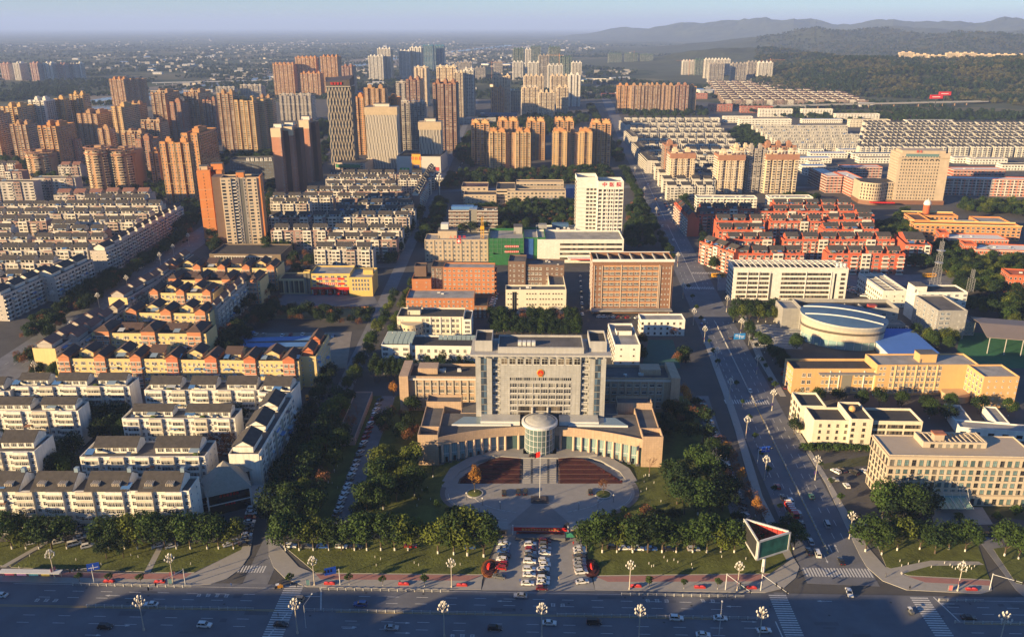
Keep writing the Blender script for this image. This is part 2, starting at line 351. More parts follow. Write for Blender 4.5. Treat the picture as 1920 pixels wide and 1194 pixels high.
# cross streets
cross = [slab('cross_street', [P(1345, 545), P(1345, 520), P(1900, 512), P(1915, 530)], .03, .082, ASPH2, world=True),
         strip('cross_street', Vector((-290, 640, 0)), Vector((-92, 655, 0)), 12, 12, .03, .08, ASPH2),
         strip('cross_street', Vector((-300, 960, 0)), Vector((165, 1010, 0)), 16, 16, .03, .081, ASPH2),
         strip('cross_street', Vector((175, 1010, 0)), Vector((720, 990, 0)), 14, 14, .03, .083, ASPH2)]
# pavements with kerbs
PV = dict(parent=None)
slab('pavement', [(-420, 1081), (300, 1096), (358, 1097), (395, 1094), (425, 1084), (450, 1066), (468, 1040), (474, 1005), (462, 1005), (452, 1030), (365, 1073), (250, 1074), (-420, 1056)], .02, .22, KERB, PAVE)
slab('pavement', [(502, 1005), (504, 1040), (513, 1062), (535, 1084), (575, 1099), (770, 1103), (902, 1104), (905, 1077), (590, 1074), (560, 1062), (515, 1012)], .02, .22, KERB, PAVE)
slab('pavement', [(1116, 1105), (1300, 1108), (1435, 1110), (1470, 1101), (1492, 1082), (1499, 1062), (1488, 1045), (1445, 1075), (1112, 1079)], .02, .22, KERB, PAVE)
slab('pavement', [(1612, 1040), (1625, 1062), (1655, 1088), (1700, 1105), (1838, 1112), (1860, 1106), (1858, 1087), (1700, 1079), (1660, 1062), (1625, 1022), (1555, 900), (1490, 795), (1482, 797), (1548, 905)], .02, .22, KERB, PAVE)
slab('pavement', [(1488, 1045), (1430, 930), (1390, 800), (1366, 730), (1330, 640), (1320, 640), (1355, 735), (1378, 805), (1414, 935), (1475, 1050)], .02, .22, KERB, PAVE)
slab('pavement', [(1463, 742), (1418, 668), (1378, 570), (1360, 522), (1371, 522), (1390, 570), (1431, 668), (1474, 742)], .02, .22, KERB, PAVE)
for k, pts in enumerate(([(-420, 1057), (250, 1075), (360, 1074), (345, 1084), (250, 1085), (-420, 1068)], [(592, 1075), (905, 1078), (880, 1088), (600, 1085)],
                         [(1116, 1080), (1440, 1076), (1428, 1089), (1140, 1090)], [(1702, 1080), (1856, 1088), (1858, 1097), (1735, 1091)])):
    slab('brick_path', pts, .20, .226 + .001 * k, PINK)
# lawns
LW = [('front_lawn', [(-400, 1050), (-380, 1015), (84, 1015), (20, 1060)]), ('front_lawn', [(20, 1063), (95, 1016), (300, 1016), (275, 1071)]), ('front_lawn', [(283, 1072), (308, 1018), (468, 1016), (452, 1030), (364, 1072)]),
      ('front_lawn', [(517, 1010), (935, 1000), (905, 1076), (592, 1073)]), ('front_lawn', [(1090, 1000), (1480, 1010), (1486, 1044), (1444, 1074), (1112, 1078)]),
      ('front_lawn', [(1640, 1010), (1830, 1010), (1856, 1086), (1702, 1078), (1662, 1062)]), ('front_lawn', [(1862, 1028), (1990, 1010), (1990, 1110), (1905, 1092)])]
for nm, pts in LW: slab(nm, pts, .02, .2, KERB, LAWN)
compound = slab('garden_lawn', [(560, 985), (655, 742), (1290, 742), (1400, 985), (1120, 1000), (900, 1000)], .02, .17, KERB, LAWN)
slab('bank_garden', [(520, 1003), (548, 950), (655, 742), (700, 742), (628, 985)], .02, .12, KERB, mat('planting_soil', (.05, .055, .025), .95, .3, scale=.2))
slab('office_garden', [(1540, 870), (1700, 840), (1990, 930), (1990, 1005), (1625, 1018)], .02, .12, KERB, mat('office_garden_soil', (.06, .065, .03), .95, .3, scale=.2))
slab('office_drive', [(1536, 880), (1628, 872), (1650, 935), (1990, 985), (1990, 1008), (1650, 985), (1618, 1000)], .03, .16, KERB, YARD)
slab('office_forecourt', [(1744, 952), (1842, 950), (1862, 982), (1752, 985)], .03, .25, KERB, PAVE)
slab('office_road', [(1826, 1000), (1858, 1000), (1990, 1110), (1990, 1180), (1905, 1105)], .03, .14, ASPH2)
slab('garden_path', [(1665, 1066), (1745, 1050), (1835, 1052), (1845, 1058), (1745, 1060), (1690, 1075)], .1, .215, PAVE)
for k, (a, b, c, d) in enumerate([((0, 1062), (12, 1062), (100, 1012), (88, 1012)), ((270, 1072), (282, 1072), (312, 1012), (302, 1012))]): slab('garden_path', [a, b, c, d], .1, .21, PAVE)
drive_l = slab('drive_lane', [(624, 985), (655, 985), (742, 742), (716, 742)], .03, .2, ASPH2)
drive_r = slab('drive_lane', [(1302, 742), (1328, 742), (1408, 985), (1376, 985)], .03, .2, ASPH2)
slab('parking_lane', [(505, 1003), (928, 990), (928, 1002), (505, 1015)], .03, .205, YARD); slab('parking_lane', [(1095, 990), (1475, 998), (1475, 1010), (1095, 1003)], .03, .205, YARD)
slab('parking_lane', [(-400, 985), (462, 990), (462, 1014), (-400, 1012)], .03, .205, YARD)
# gate drive and oval plaza
slab('gate_drive', [(903, 1105), (1116, 1106), (1086, 1002), (1082, 965), (940, 965), (938, 1002)], .03, .21, PLAZA)
EL = [(1012 + 187 * math.cos(t * math.pi / 36), 925 - (72 if 0 < t < 36 else 58) * math.sin(t * math.pi / 36)) for t in range(72)]
plaza = slab('oval_plaza', EL, .03, .235, KERB, PLAZA)
for k, (a, b, c, d) in enumerate([((1003, 940), (1021, 940), (1072, 984), (952, 984))]): slab('paving_triangle', [a, b, c, d], .2, .24, mat('paving_darker', (.17, .17, .172), .75, .12), parent=plaza)
ring = [EL[k] for k in range(72)]; RI = [(1012 + 178 * math.cos(t * math.pi / 36), 925 - (68 if 0 < t < 36 else 54) * math.sin(t * math.pi / 36)) for t in range(72)]
q = MB()
for k in range(34, 75):
    if abs(EL[k % 72][0] - 1012) < 80: continue
    a, b, c, d = EL[k % 72], EL[(k + 1) % 72], RI[(k + 1) % 72], RI[k % 72]; q.prism([P(*p, .245)[:2] for p in (a, b, c, d)], .23, .245)
q.build('edge_band', PLAZAD, plaza)
q = MB()
for rr in (.965, .70):
    for k in range(0, 37):
        if abs(math.cos(math.pi * k / 36)) < .42: continue
        p0 = P(1012 + 178 * rr * math.cos(math.pi * (1 + k / 36) ), 925 + 54 * rr * abs(math.sin(math.pi * k / 36)), .25); p1 = P(1012 + 178 * rr * math.cos(math.pi * (1 + (k + .8) / 36)), 925 + 54 * rr * abs(math.sin(math.pi * (k + .8) / 36)), .25)
        q.tube(p0, p1, .12, None, 4)
q.build('edge_line', PAINT, plaza)
# terraced flower beds either side of the central steps
BED = mat('red_leaf_planting', (.055, .013, .014), .95, .5, scale=.6, bump=1.); BEDE = mat('bed_edging', (.11, .075, .065), .85, .1)
for sgn, outer, inner in ((-1, [(858, 906), (862, 898), (905, 872), (940, 862), (978, 860)], 980), (1, [(1168, 908), (1160, 898), (1110, 872), (1085, 864), (1046, 861)], 1044)):
    fb = thing('flower_bed', 'terraced bed of dark red shrubs %s of the plaza steps' % ('left' if sgn < 0 else 'right'), 'flower bed', P(outer[-1][0], outer[-1][1]), 0, 'red planted beds')
    o3 = fb.location
    for i in range(6):
        ya, yb = 907 - i * 7.6, 907 - (i + 1) * 7.6; z = .25 + .32 * i
        def xo(y):
            for (xa, y0), (xb, y1) in zip(outer, outer[1:]):
                if y0 >= y >= y1: return lerp(xa, xb, (y0 - y) / (y0 - y1))
            return outer[-1][0] if y < outer[-1][1] else outer[0][0]
        pts = [P(xo(ya), ya) - o3, P(outer[-1][0], ya) - o3, P(outer[-1][0], yb) - o3, P(xo(yb), yb) - o3]
        w = MB(); w.prism([p[:2] for p in pts], .1, z); w.build('terrace_wall', BEDE, fb)
        w = MB(); c = sum((p for p in pts), Vector()) / 4; pp = [c.lerp(p, .93) for p in pts]; w.prism([p[:2] for p in pp], z - .05, z + .28); w.build('planting', BED, fb)
st = thing('plaza_steps', 'broad pale stone steps rising from the plaza to the glass entrance', 'steps', P(1012, 906))
for i in range(14):
    ya, yb = 906 - i * 3.6, 906 - (i + 1) * 3.6; w = MB(); w.prism([(P(x, y) - st.location)[:2] for x, y in ((981, ya), (1043, ya), (1043, 850), (981, 850))], .1, .25 + .155 * (i + 1)); w.build('step', PAVE, st)
for x in (997, 1028):
    w = MB()
    for i in range(14):
        ya, yb = 906 - i * 3.6, 906 - (i + 1) * 3.6; w.prism([(P(xx, y) - st.location)[:2] for xx, y in ((x - 2, ya), (x + 2, ya), (x + 2, yb), (x - 2, yb))], .2, .262 + .155 * (i + 1))
    w.build('stone_band', PLAZAD, st)
slab('entrance_terrace', [(905, 852), (935, 836), (1090, 836), (1120, 852), (1046, 858), (978, 858)], .05, 2.42, CONC, PLAZA)
for sx in (-1, 1):
    w = MB(); c0 = [(1012 + sx * x, y) for x, y in ((34, 860), (70, 857), (115, 868), (150, 886), (165, 905))]; c1 = [(1012 + sx * x, y) for x, y in ((52, 848), (85, 850), (133, 862), (168, 880), (183, 902))]
    for k in range(4):
        za, zb = lerp(2.4, .24, k / 4), lerp(2.4, .24, (k + 1) / 4); A, B, C, D = P(*c0[k]), P(*c0[k + 1]), P(*c1[k + 1]), P(*c1[k])
        w.loft([[(A.x, A.y, 0), (B.x, B.y, 0), (C.x, C.y, 0), (D.x, D.y, 0)][::-sx], [(A.x, A.y, za), (B.x, B.y, zb), (C.x, C.y, zb), (D.x, D.y, za)][::-sx]])
    w.build('entrance_ramp', PLAZA, kind='structure')
# --- markings on the front road and the avenue
def mark(parent, a, b, w, z=.112, m=PAINT, name='marking'):
    a = Vector(a); b = Vector(b); d = (b - a); L = d.length; q = MB(); q.box(0, L, -w / 2, w / 2, 0, .012); o = q.build(name, m, parent, (a.x, a.y, z), math.atan2(d.y, d.x)); return o
DASH = MB(); DASH.box(0, 4, -.09, .09, 0, .012); DASHM = DASH.mesh('lane_dash', PAINT)
for b in (-5.6, -9.0, -18.2, -21.8):
    a = -172
    while a < 172:
        if not (60 < a < 138 or -98 < a < -70): put('lane_dash', DASHM, front_road, FR(a, b, .112), FY)
        a += 10 if abs(b) < 12 else 12
for a0, a1 in ((-185, -88), (-68, 62), (140, 230)):
    for b in (-13.4, -14.0): mark(front_road, FR(a0, b), FR(a1, b), .16, .114, YPAINT)
    mark(front_road, FR(a0, -2.1), FR(a1, -2.1), .14)
STR = MB(); STR.box(0, .55, 0, 4.5, 0, .012); STRM = STR.mesh('crosswalk_stripe', PAINT)
def zebra(parent, p, d, n, step, L, rz, z=.114):
    me = MB(); me.box(-.28, .28, -L / 2, L / 2, 0, .012); mm = me.mesh('crosswalk_stripe', PAINT)
    for i in range(n): put('crosswalk_stripe', mm, parent, p + d * (i * step) + Vector((0, 0, z)), rz)
zebra(front_road, FR(FA(549, 1105), -1.0), -FV, 24, 1.15, 6.5, FY + R(90)); zebra(front_road, FR(FA(1456, 1112), -1.2), -FV, 24, 1.15, 6., FY + R(90)); zebra(front_road, FR(FA(1720, 1116), -1.2), -FV, 24, 1.15, 6., FY + R(90))
zebra(side_street, P(444, 1066), FU, 11, 1.0, 4., FY, .1); zebra(avenue, P(1510, 1072), FU, 22, 1.1, 5., FY, .1); zebra(avenue, P(1360, 753), FU, 18, 1.3, 5, FY, .1); zebra(avenue, P(1285, 540), FU, 17, 1.3, 5, FY, .1)
zebra(avenue, P(1298, 512), FU, 17, 1.3, 5, FY, .1)
for a in (FA(590, 1130), FA(1758, 1130)): mark(front_road, FR(a, -.5), FR(a + 3, -13), .4)
mark(front_road, FR(-84 , -14.6), FR(-88, -30), .4); mark(front_road, FR(FA(1448, 1150), -14.5), FR(FA(1466, 1190), -24), .4)
for t in range(0, 100):
    tt = 10 + t * 9.0
    for off in (-8.6, -5.2, 5.2, 8.6):
        if tt < 380 or t % 2 == 0:
            if not (22 > tt or 128 < tt < 150 or 275 < tt < 345): put('lane_dash', DASHM, avenue, AVP(tt, off, .1), math.atan2((AV1 - AV0).y, (AV1 - AV0).x))
for t0, t1 in ((18, 150), (166, 278), (345, 560), (580, 900)): mark(avenue, AVP(t0, 0), AVP(t1, 0), .3, .1, PAINT if t0 > 20 else YPAINT)
for t in range(40):
    for off in (-5, 0, 5): put('lane_dash', DASHM, left_avenue, LA0.lerp(LA1, .05 + t * .014) + Vector((off, 0, .1)), R(90))
# turn arrows
ARM = MB(); ARM.box(0, 3.6, -.1, .1, 0, .012); ARM.prism([(3.6, -.45), (5.2, 0), (3.6, .45)], 0, .012); ARM = ARM.mesh('lane_arrow', PAINT)
for px, py, d in ((225, 1098.5 + 18, 180), (960, 1127, 180), (600, 1118, 180), (640, 1175, 0), (740, 1186, 0), (740, 1167, 0), (1390, 1137, 180), (1390, 1165, 0), (1560, 1127, 180), (1395, 1177, 0), (1790, 1132, 180), (215, 1172, 0), (160, 1190, 0)):
    put('lane_arrow', ARM, front_road, FR(FA(px, py), FB(px, py), .113), FY + R(d))
for px, py, d in ((1560, 1035, 90), (1572, 1035, 90), (1545, 1040, 270), (1480, 915, 270)): put('lane_arrow', ARM, avenue, P(px, py) + Vector((0, 0, .102)), R(d - 4))
# white lettering on the lanes, worn past reading
def text(name, s, size, m, parent=None, loc=(0, 0, 0), rot=(0, 0, 0), ext=.01, spacing=1., align='CENTER'):
    if isinstance(s, int):                               # a number of characters too small to read in the photo: strokes only
        r = random.Random(s + int(size * 10)); q = MB(); adv = size * 1.02 * spacing; L = s * adv
        for i in range(s):
            x0 = -L / 2 + i * adv + size * .08; w = size * .82; t = size * .1
            for k in range(3): y = -size * .36 + k * size * .31 + r.uniform(-.04, .04) * size; q.box(x0 + r.uniform(0, .2) * w, x0 + w * r.uniform(.75, 1), y, y + t, -ext, ext)
            for k in range(2): x = x0 + w * (.2 + .5 * k) + r.uniform(-.05, .1) * w; q.box(x, x + t, -size * .4, size * r.uniform(.2, .42), -ext * .9, ext * .9)
        o = q.build(name, m, parent, loc); o.rotation_euler = rot; return o
    c = bpy.data.curves.new(name, 'FONT'); c.body = s; c.size = size; c.extrude = ext; c.align_x = align; c.align_y = 'CENTER'; c.space_character = spacing; c.resolution_u = 2
    o = bpy.data.objects.new(name, c); COL.objects.link(o); bpy.context.view_layer.update()
    me = bpy.data.meshes.new_from_object(o.evaluated_get(bpy.context.evaluated_depsgraph_get())); bpy.data.objects.remove(o); me.materials.clear(); me.materials.append(m)
    o = bpy.data.objects.new(name, me); COL.objects.link(o); o.parent = parent; o.location = loc; o.rotation_euler = rot; return o
for px, py, s in ((402, 1116, 4), (90, 1125, 3), (1040, 1134, 3), (1235, 1126, 3), (1330, 1126, 2), (870, 1192, 3)):
    text('lane_lettering', s, 2.1, PAINT, front_road, FR(FA(px, py), FB(px, py), .12), (0, 0, FY), .004, 1.5)
for k in range(34):
    a, b_ = rnd.uniform(-170, 170), rnd.uniform(-26, -1); q = MB(); w_, d_ = rnd.uniform(2, 9), rnd.uniform(.8, 3); q.box(0, w_, 0, d_, 0, .004); q.build('asphalt_patch', mat('asphalt_patch_%d' % (k % 3), [(.09, .094, .108), (.155, .16, .175), (.105, .108, .12)][k % 3], .9, .15), front_road, FR(a, b_, .1012 + .0002 * k), FY)
MH = MB(); MH.cyl(0, 0, 0, .01, .42, None, 12); MHM = MH.mesh('manhole_cover', mat('cast_iron', (.05, .05, .05), .6, .1))
for k in range(26): put('manhole_cover', MHM, front_road, FR(rnd.uniform(-165, 165), rnd.choice((-3.8, -7.3, -11, -16)), .109))
# ------------------------------------------------------------------ the government office
STONE = mat('grey_stone_panels', (.37, .37, .36), .8, .1, streak=.14, panel=(1.5, 1.0, .62)); STONE2 = mat('grey_stone_plain', (.36, .355, .345), .8, .1, streak=.14)
PEACH = mat('peach_stone_panels', (.44, .32, .225), .8, .08, streak=.10, panel=(1.1, .9, .68)); FLAT = mat('flat_roof_grey', (.105, .10, .098), .95, .4, scale=.12); FLATD = mat('flat_roof_dark', (.05, .046, .045), .95, .25, scale=.2)
FLATL = mat('flat_roof_light', (.27, .265, .255), .9, .38, scale=.12); METALW = mat('white_metal', (.55, .56, .56), .45, .08); LGLASS = mat('skylight_glass', (.20, .26, .27), .25, .1, spec=.6)
CREAM = mat('cream_render', (.62, .56, .44), .85, .08, streak=.08); WHT = mat('white_render', (.68, .66, .61), .85, .08, streak=.1); UNITM = mat('rooftop_unit_white', (.52, .52, .50), .6, .1)
TZ = 13.0
gv = Bld('government_office', 'grey stone government office with glass entrance drum and low peach wings facing the plaza', 'building', P(785, 872), P(1240, 876), None, None, True)
W = gv.W; ox = gv.o.location
def gx(px, py, z): return gv.along(px, py, z)
def gy(px, py, z): return gv.depth(px, py, z)
# podium: a front that curves inwards towards the entrance drum
xc = W / 2; ytw = gy(1010, 783, TZ)                     # front face of the tower
def curve(x): return 11.5 * (1 - ((x - xc) / (W / 2 - 9)) ** 2) if abs(x - xc) < W / 2 - 9 else 0
xs = [9 + (W - 18) * k / 40 for k in range(41)]
back = ytw + 4
q = MB()
for k in range(40):                                     # cornice band above the glazing and solid base
    a, b = xs[k], xs[k + 1]; ya, yb = curve(a), curve(b)
    q.loft([[(a, ya, 9.6), (b, yb, 9.6), (b, yb + 1.2, 9.6), (a, ya + 1.2, 9.6)], [(a, ya, TZ + .9), (b, yb, TZ + .9), (b, yb + .4, TZ + .9), (a, ya + .4, TZ + .9)]])
gv.part('cornice', q, PEACH)
q = MB(); poly = [(x, curve(x) + 1.4) for x in xs] + [(W - 9, back), (9, back)]; q.prism(poly, .2, TZ, 0, 1); gv.part('podium', q, [mat('podium_shade_glass', (.07, .12, .12), .2, .1, spec=.5), FLAT])
for a_, b_ in ((0, 9), (W - 9, W)): gv.box(a_, b_, 0, 8.5, 0, TZ + 2.2, PEACH, FLAT, 2.4); gv.box(a_ + .05, b_ - .05, 8.502, back + 6, 0, TZ + .9, PEACH, FLAT, .9)
gv.box(.3, 17, back + 6.003, back + 14, 0, TZ + 3.2, PEACH, FLAT, 1.2); gv.box(W - 17, W - .3, back + 6.003, back + 14, 0, TZ + 3.2, PEACH, FLAT, 1.2)
gv.box(17.1, W - 17.1, back + .01, back + 12, 0, TZ + .2, PEACH, FLAT, .1)
COLM = MB(); COLM.cyl(0, 0, 1.1, 9.6, .62, .55, 12, 0); COLM.box(-.8, .8, -.8, .8, 0, 1.1, 1); COLM = COLM.mesh('column', [mat('peach_column', (.52, .38, .28), .7, .06), PLAZAD])
PAN = MB(); PAN.box(-1.9, 1.9, -.05, .05, 0, 4.2, 1); PAN.box(-1.9, 1.9, -.12, .06, 4.2, 4.5); PAN.box(-1.9, 1.9, -.05, .05, 4.5, 9.2, 1)
for x in (-1.9, -.65, .6, 1.8): PAN.box(x, x + .1, -.12, .06, 0, 9.2)
PAN.box(-.7, .65, -.16, -.1, .2, 2.8, 2)
PAN = PAN.mesh('glazed_bay', [METALW, mat('pale_teal_glass', (.20, .31, .31), .3, .25, scale=.8, spec=.6), GLASS])
bays = [10.6 + (xc - 15.5 - 10.6) * k / 8 for k in range(9)]
for side in (0, 1):
    for k, x in enumerate(bays):
        xx = x if side == 0 else W - x; put('column', COLM, gv.o, (xx, curve(xx) + .5, .2))
        if k < 8:
            xm = (bays[k] + bays[k + 1]) / 2; xm = xm if side == 0 else W - xm
            put('glazed_bay', PAN, gv.o, (xm, curve(xm) + 1.15, .2), (1 if xm < xc else -1) * R(12)).scale.x = .88
for xx in (xc - 9.5, xc + 9.5): put('column', COLM, gv.o, (xx, curve(xx) + .5, 1.2))
# skylights on the podium roof
for sx in (0, 1):
    q = MB(); pts = [(14, 22), (41, 22.5), (41, 29), (19, 30)]; pts = [(x if sx == 0 else W - x, y - 9) for x, y in pts]; q.prism(pts, TZ, TZ + 1.0, 0, 1)
    gv.part('skylight', q, [METALW, LGLASS])
    q = MB(); x0 = xc - 27 if sx == 0 else xc + 9; q.prism([(x0, ytw - 8), (x0 + 18, ytw - 8), (x0 + 18, ytw - .65), (x0, ytw - .65)], TZ - 1, TZ + 2.0, 0, 1); gv.part('entrance_canopy', q, [METALW, mat('canopy_sheet', (.42, .42, .40), .5, .12)])
# glass drum
dr = 6.7; dy = curve(xc) + .6; dz = TZ + 3.4
q = MB(); q.cyl(xc, dy, .8, dz - 1.2, dr, None, 40); drum = gv.part('glass_drum', q, mat('drum_glass', (.10, .15, .15), .12, .1, spec=.7))
MUL = MB(); MUL.box(-.09, .09, -.14, .02, 0, dz - 2.2); MUL = MUL.mesh('mullion', METALW)
for k in range(22):
    t = 6.2832 * k / 22; put('mullion', MUL, drum, (xc + dr * math.cos(t), dy + dr * math.sin(t), 1.0), t + R(90))
for z in (3.6, 6.4, 9.2, 12.0):
    q = MB(); q.loft([[(xc + r * math.cos(6.2832 * k / 40), dy + r * math.sin(6.2832 * k / 40), zz) for k in range(40)] for r, zz in ((dr + .1, z), (dr + .16, z + .1), (dr + .1, z + .2))], 0, False, False); q.build('ring_rail', METALW, drum)
q = MB(); q.loft([[(xc + r * math.cos(6.2832 * k / 48), dy + r * math.sin(6.2832 * k / 48), z) for k in range(48)] for r, z in ((dr + .3, dz - 1.3), (dr + 1.5, dz - .9), (dr + 1.5, dz + .2), (dr + .5, dz + .5))], 0, False, False); gv.part('drum_cornice', q, METALW)
q = MB(); q.loft([[(xc + r * math.cos(6.2832 * k / 48), dy + r * math.sin(6.2832 * k / 48), z) for k in range(48)] for r, z in ((dr + .6, dz + .1), (dr - 1, dz + .9), (dr * .5, dz + 1.6), (.3, dz + 1.9))], 0, True, True); gv.part('drum_roof', q, mat('drum_roof_sheet', (.40, .40, .375), .5, .15, scale=.3))
# tower block
tx0, tx1 = gx(893, 783, TZ), gx(1132, 783, TZ); h1 = hgt(1010, 0, 0) if 0 else None
yT = (FO * 0).y
Ywall = P(1010, 783, TZ).y; yy = -(664 - 597) / FPX; TH1 = CAMH + Ywall / (CT + yy * ST) * (-ST + yy * CT)
yy = -(667 - 597) / FPX; TOP = CAMH + Ywall / (CT + yy * ST) * (-ST + yy * CT)
tw = tx1 - tx0; D = 16.5; fl = 3.85; f0 = ytw
cx0, cx1 = tx0 + tw * .19, tx1 - tw * .19               # central slab between the side towers
gv.box(cx0, cx1, f0, f0 + D, TZ, TOP, STONE, FLAT, 1.0)
for (a, b) in ((tx0, tx0 + tw * .125), (tx1 - tw * .125, tx1)):
    gv.box(a, b, f0 - .6, f0 + D + 1, 0, TOP + .5, STONE, FLAT, .4)
    gv.box(a - .2, b + .2, f0 + 1.5, f0 + D - .5, TOP + 1.52, TOP + 6.6, STONE2, FLATD, 1.2)
for (a, b) in ((tx0 + tw * .125, cx0), (cx1, tx1 - tw * .125)):
    gv.box(a + .01, b - .01, f0 + 1.2, f0 + D, 0, TOP - .2, STONE, FLAT, .6)
    for i in range(9): put('window', winmesh((b - a) * .8, 1.5, 3, 1, 'W', 0), gv.o, ((a + b) / 2, f0 + 1.2, TZ + 1.4 + i * (TOP - TZ - 2) / 9))
    for i in range(9): q = MB(); z = TZ + .6 + i * (TOP - TZ - 2) / 9; q.box(a + .3, b - .3, f0 + .5, f0 + 1.198, z - .5, z + .3); gv.part('spandrel', q, STONE2)
for a in (tx0 + tw * .0625, tx1 - tw * .0625):          # glazed slots up the side towers
    for i in range(9): put('stair_window', winmesh(2.6, (TOP - TZ) / 9 - .5, 2, 2, 'D', 3), gv.o, (a, f0 - .6, TZ + .5 + i * (TOP - TZ - 1) / 9))
# cornice slab with brackets
q = MB(); q.box(tx0 - 2.2, tx1 + 2.2, f0 - 2.8, f0 + D + 1.5, TOP + .501, TOP + 1.5, 0, None, ''); gv.part('cornice', q, STONE2)
q = MB(); q.box(cx0 - 1, cx1 + 1, f0 - .8, f0 + D - 1, TOP + 1.502, TOP + 4.2, 0, None, 't'); q.face([(cx0 - 1, f0 - .8, TOP + 4.2), (cx1 + 1, f0 - .8, TOP + 4.2), (cx1 + .6, f0 - .4, TOP + 4.2), (cx0 - .6, f0 - .4, TOP + 4.2)])
for (a, b, c, d) in ((cx0 - .6, cx1 + .6, f0 - .4, f0 + .0), (cx0 - .6, cx1 + .6, f0 + D - 1.4, f0 + D - 1)): q.box(a, b, c, d, TOP + 3.2, TOP + 4.35)
for (a, b) in ((cx0 - 1, cx0 - .6), (cx1 + .6, cx1 + 1)): q.box(a, b, f0 - .4, f0 + D - 1, TOP + 3.2, TOP + 4.35)
gv.part('attic', q, STONE2)
q = MB(); q.box(cx0 - .6, cx1 + .6, f0, f0 + D - 1.4, TOP + 3.0, TOP + 3.4); gv.part('roof', q, FLAT)
for k in range(4): q = MB(); x = cx0 + 8 + k * 2.1; q.box(x, x + 1.7, f0 + 3.5, f0 + 6, TOP + 3.4, TOP + 5.3); q.box(x + .3, x + 1.4, f0 + 3.4, f0 + 3.5, TOP + 3.8, TOP + 5); gv.part('cooling_unit', q, UNITM)
for k in range(17):
    x = tx0 + 1 + (tw - 2) * k / 16; q = MB(); q.box(x - .25, x + .25, f0 - 2.4, f0 - .61, TOP - .5, TOP + .5); gv.part('bracket', q, STONE2)
nb = 10
for k in range(nb): put('window', winmesh(2.9, 2.9, 2, 1, 'W', 1), gv.o, (lerp(cx0, cx1, (k + .5) / nb), f0, TOP - 4.3))
# recessed office floors: two-storey frames between pale piers
rx0, rx1 = lerp(cx0, cx1, .115), lerp(cx0, cx1, .885); zt = TOP - 12.1
for k in range(30): q = MB(); x = lerp(rx0, rx1, (k + .5) / 30); q.box(x - .33, x + .33, f0 - .05, f0 + .002, zt, zt + 1.3); gv.part('vent_window', q, GLASS)
rows = 6; rh = (zt - .8 - (TZ + .8)) / rows
for r in range(rows):
    z = zt - .8 - (r + 1) * rh
    q = MB(); q.box(rx0, rx1, f0 - .12, f0 + .002, z + rh * .76, z + rh * .98); gv.part('spandrel', q, STONE2)
    for k in range(8):
        x = lerp(rx0, rx1, (k + .5) / 8)
        if r > 3 and 1 <= k <= 6: continue
        put('window', winmesh(3.3, rh * .68, 3, 1, 'W', 0), gv.o, (x, f0, z + .25))
        q = MB(); xx = lerp(rx0, rx1, k / 8); q.box(xx - .18, xx + .18, f0 - .3, f0 + .002, z, z + rh * .76); gv.part('pier', q, STONE2)
x0, x1 = lerp(rx0, rx1, 1 / 8), lerp(rx0, rx1, 7 / 8)
for k in range(3): put('lobby_window', winmesh((x1 - x0) / 3 - .9, rh * 1.9, 6, 3, 'D', 1), gv.o, (lerp(x0, x1, (k + .5) / 3), f0, TZ + .9))
for k in (1, 2): q = MB(); q.cyl(lerp(x0, x1, k / 3), f0 - .5, TZ, TZ + rh * 2, .5, None, 12); gv.part('column', q, STONE2)
# the red and gold national emblem
em = MB(); ez = TOP - 8.3; ex = (cx0 + cx1) / 2
em.loft([[(ex + r * math.cos(6.2832 * k / 24), f0 - d, ez + r * math.sin(6.2832 * k / 24)) for k in range(24)][::-1] for r, d in ((1.75, 0), (1.75, .2), (1.5, .3))], 0)
em.loft([[(ex + r * math.cos(6.2832 * k / 24), f0 - d, ez + r * math.sin(6.2832 * k / 24)) for k in range(24)][::-1] for r, d in ((1.3, .29), (1.3, .36))], 1)
for cxx, czz, rr in ((0, .62, .3), (-.62, .25, .12), (-.38, .02, .12), (.38, .02, .12), (.62, .25, .12)):
    em.loft([[(ex + cxx + (rr if k % 2 == 0 else rr * .4) * math.sin(6.2832 * k / 10), f0 - d, ez + czz + (rr if k % 2 == 0 else rr * .4) * math.cos(6.2832 * k / 10)) for k in range(10)] for d in (.36, .42)], 0)
em.box(ex - .8, ex + .8, f0 - .44, f0 - .36, ez - .75, ez - .5); em.box(ex - .5, ex + .5, f0 - .44, f0 - .36, ez - .5, ez - .22); em.box(ex - 1.0, ex + 1.0, f0 - .3, f0, ez - 2.0, ez - 1.6)
gv.part('emblem', em, [mat('emblem_gold', (.55, .27, .05), .4, .1, metal=.3), mat('emblem_red', (.45, .02, .015), .5, .05)])
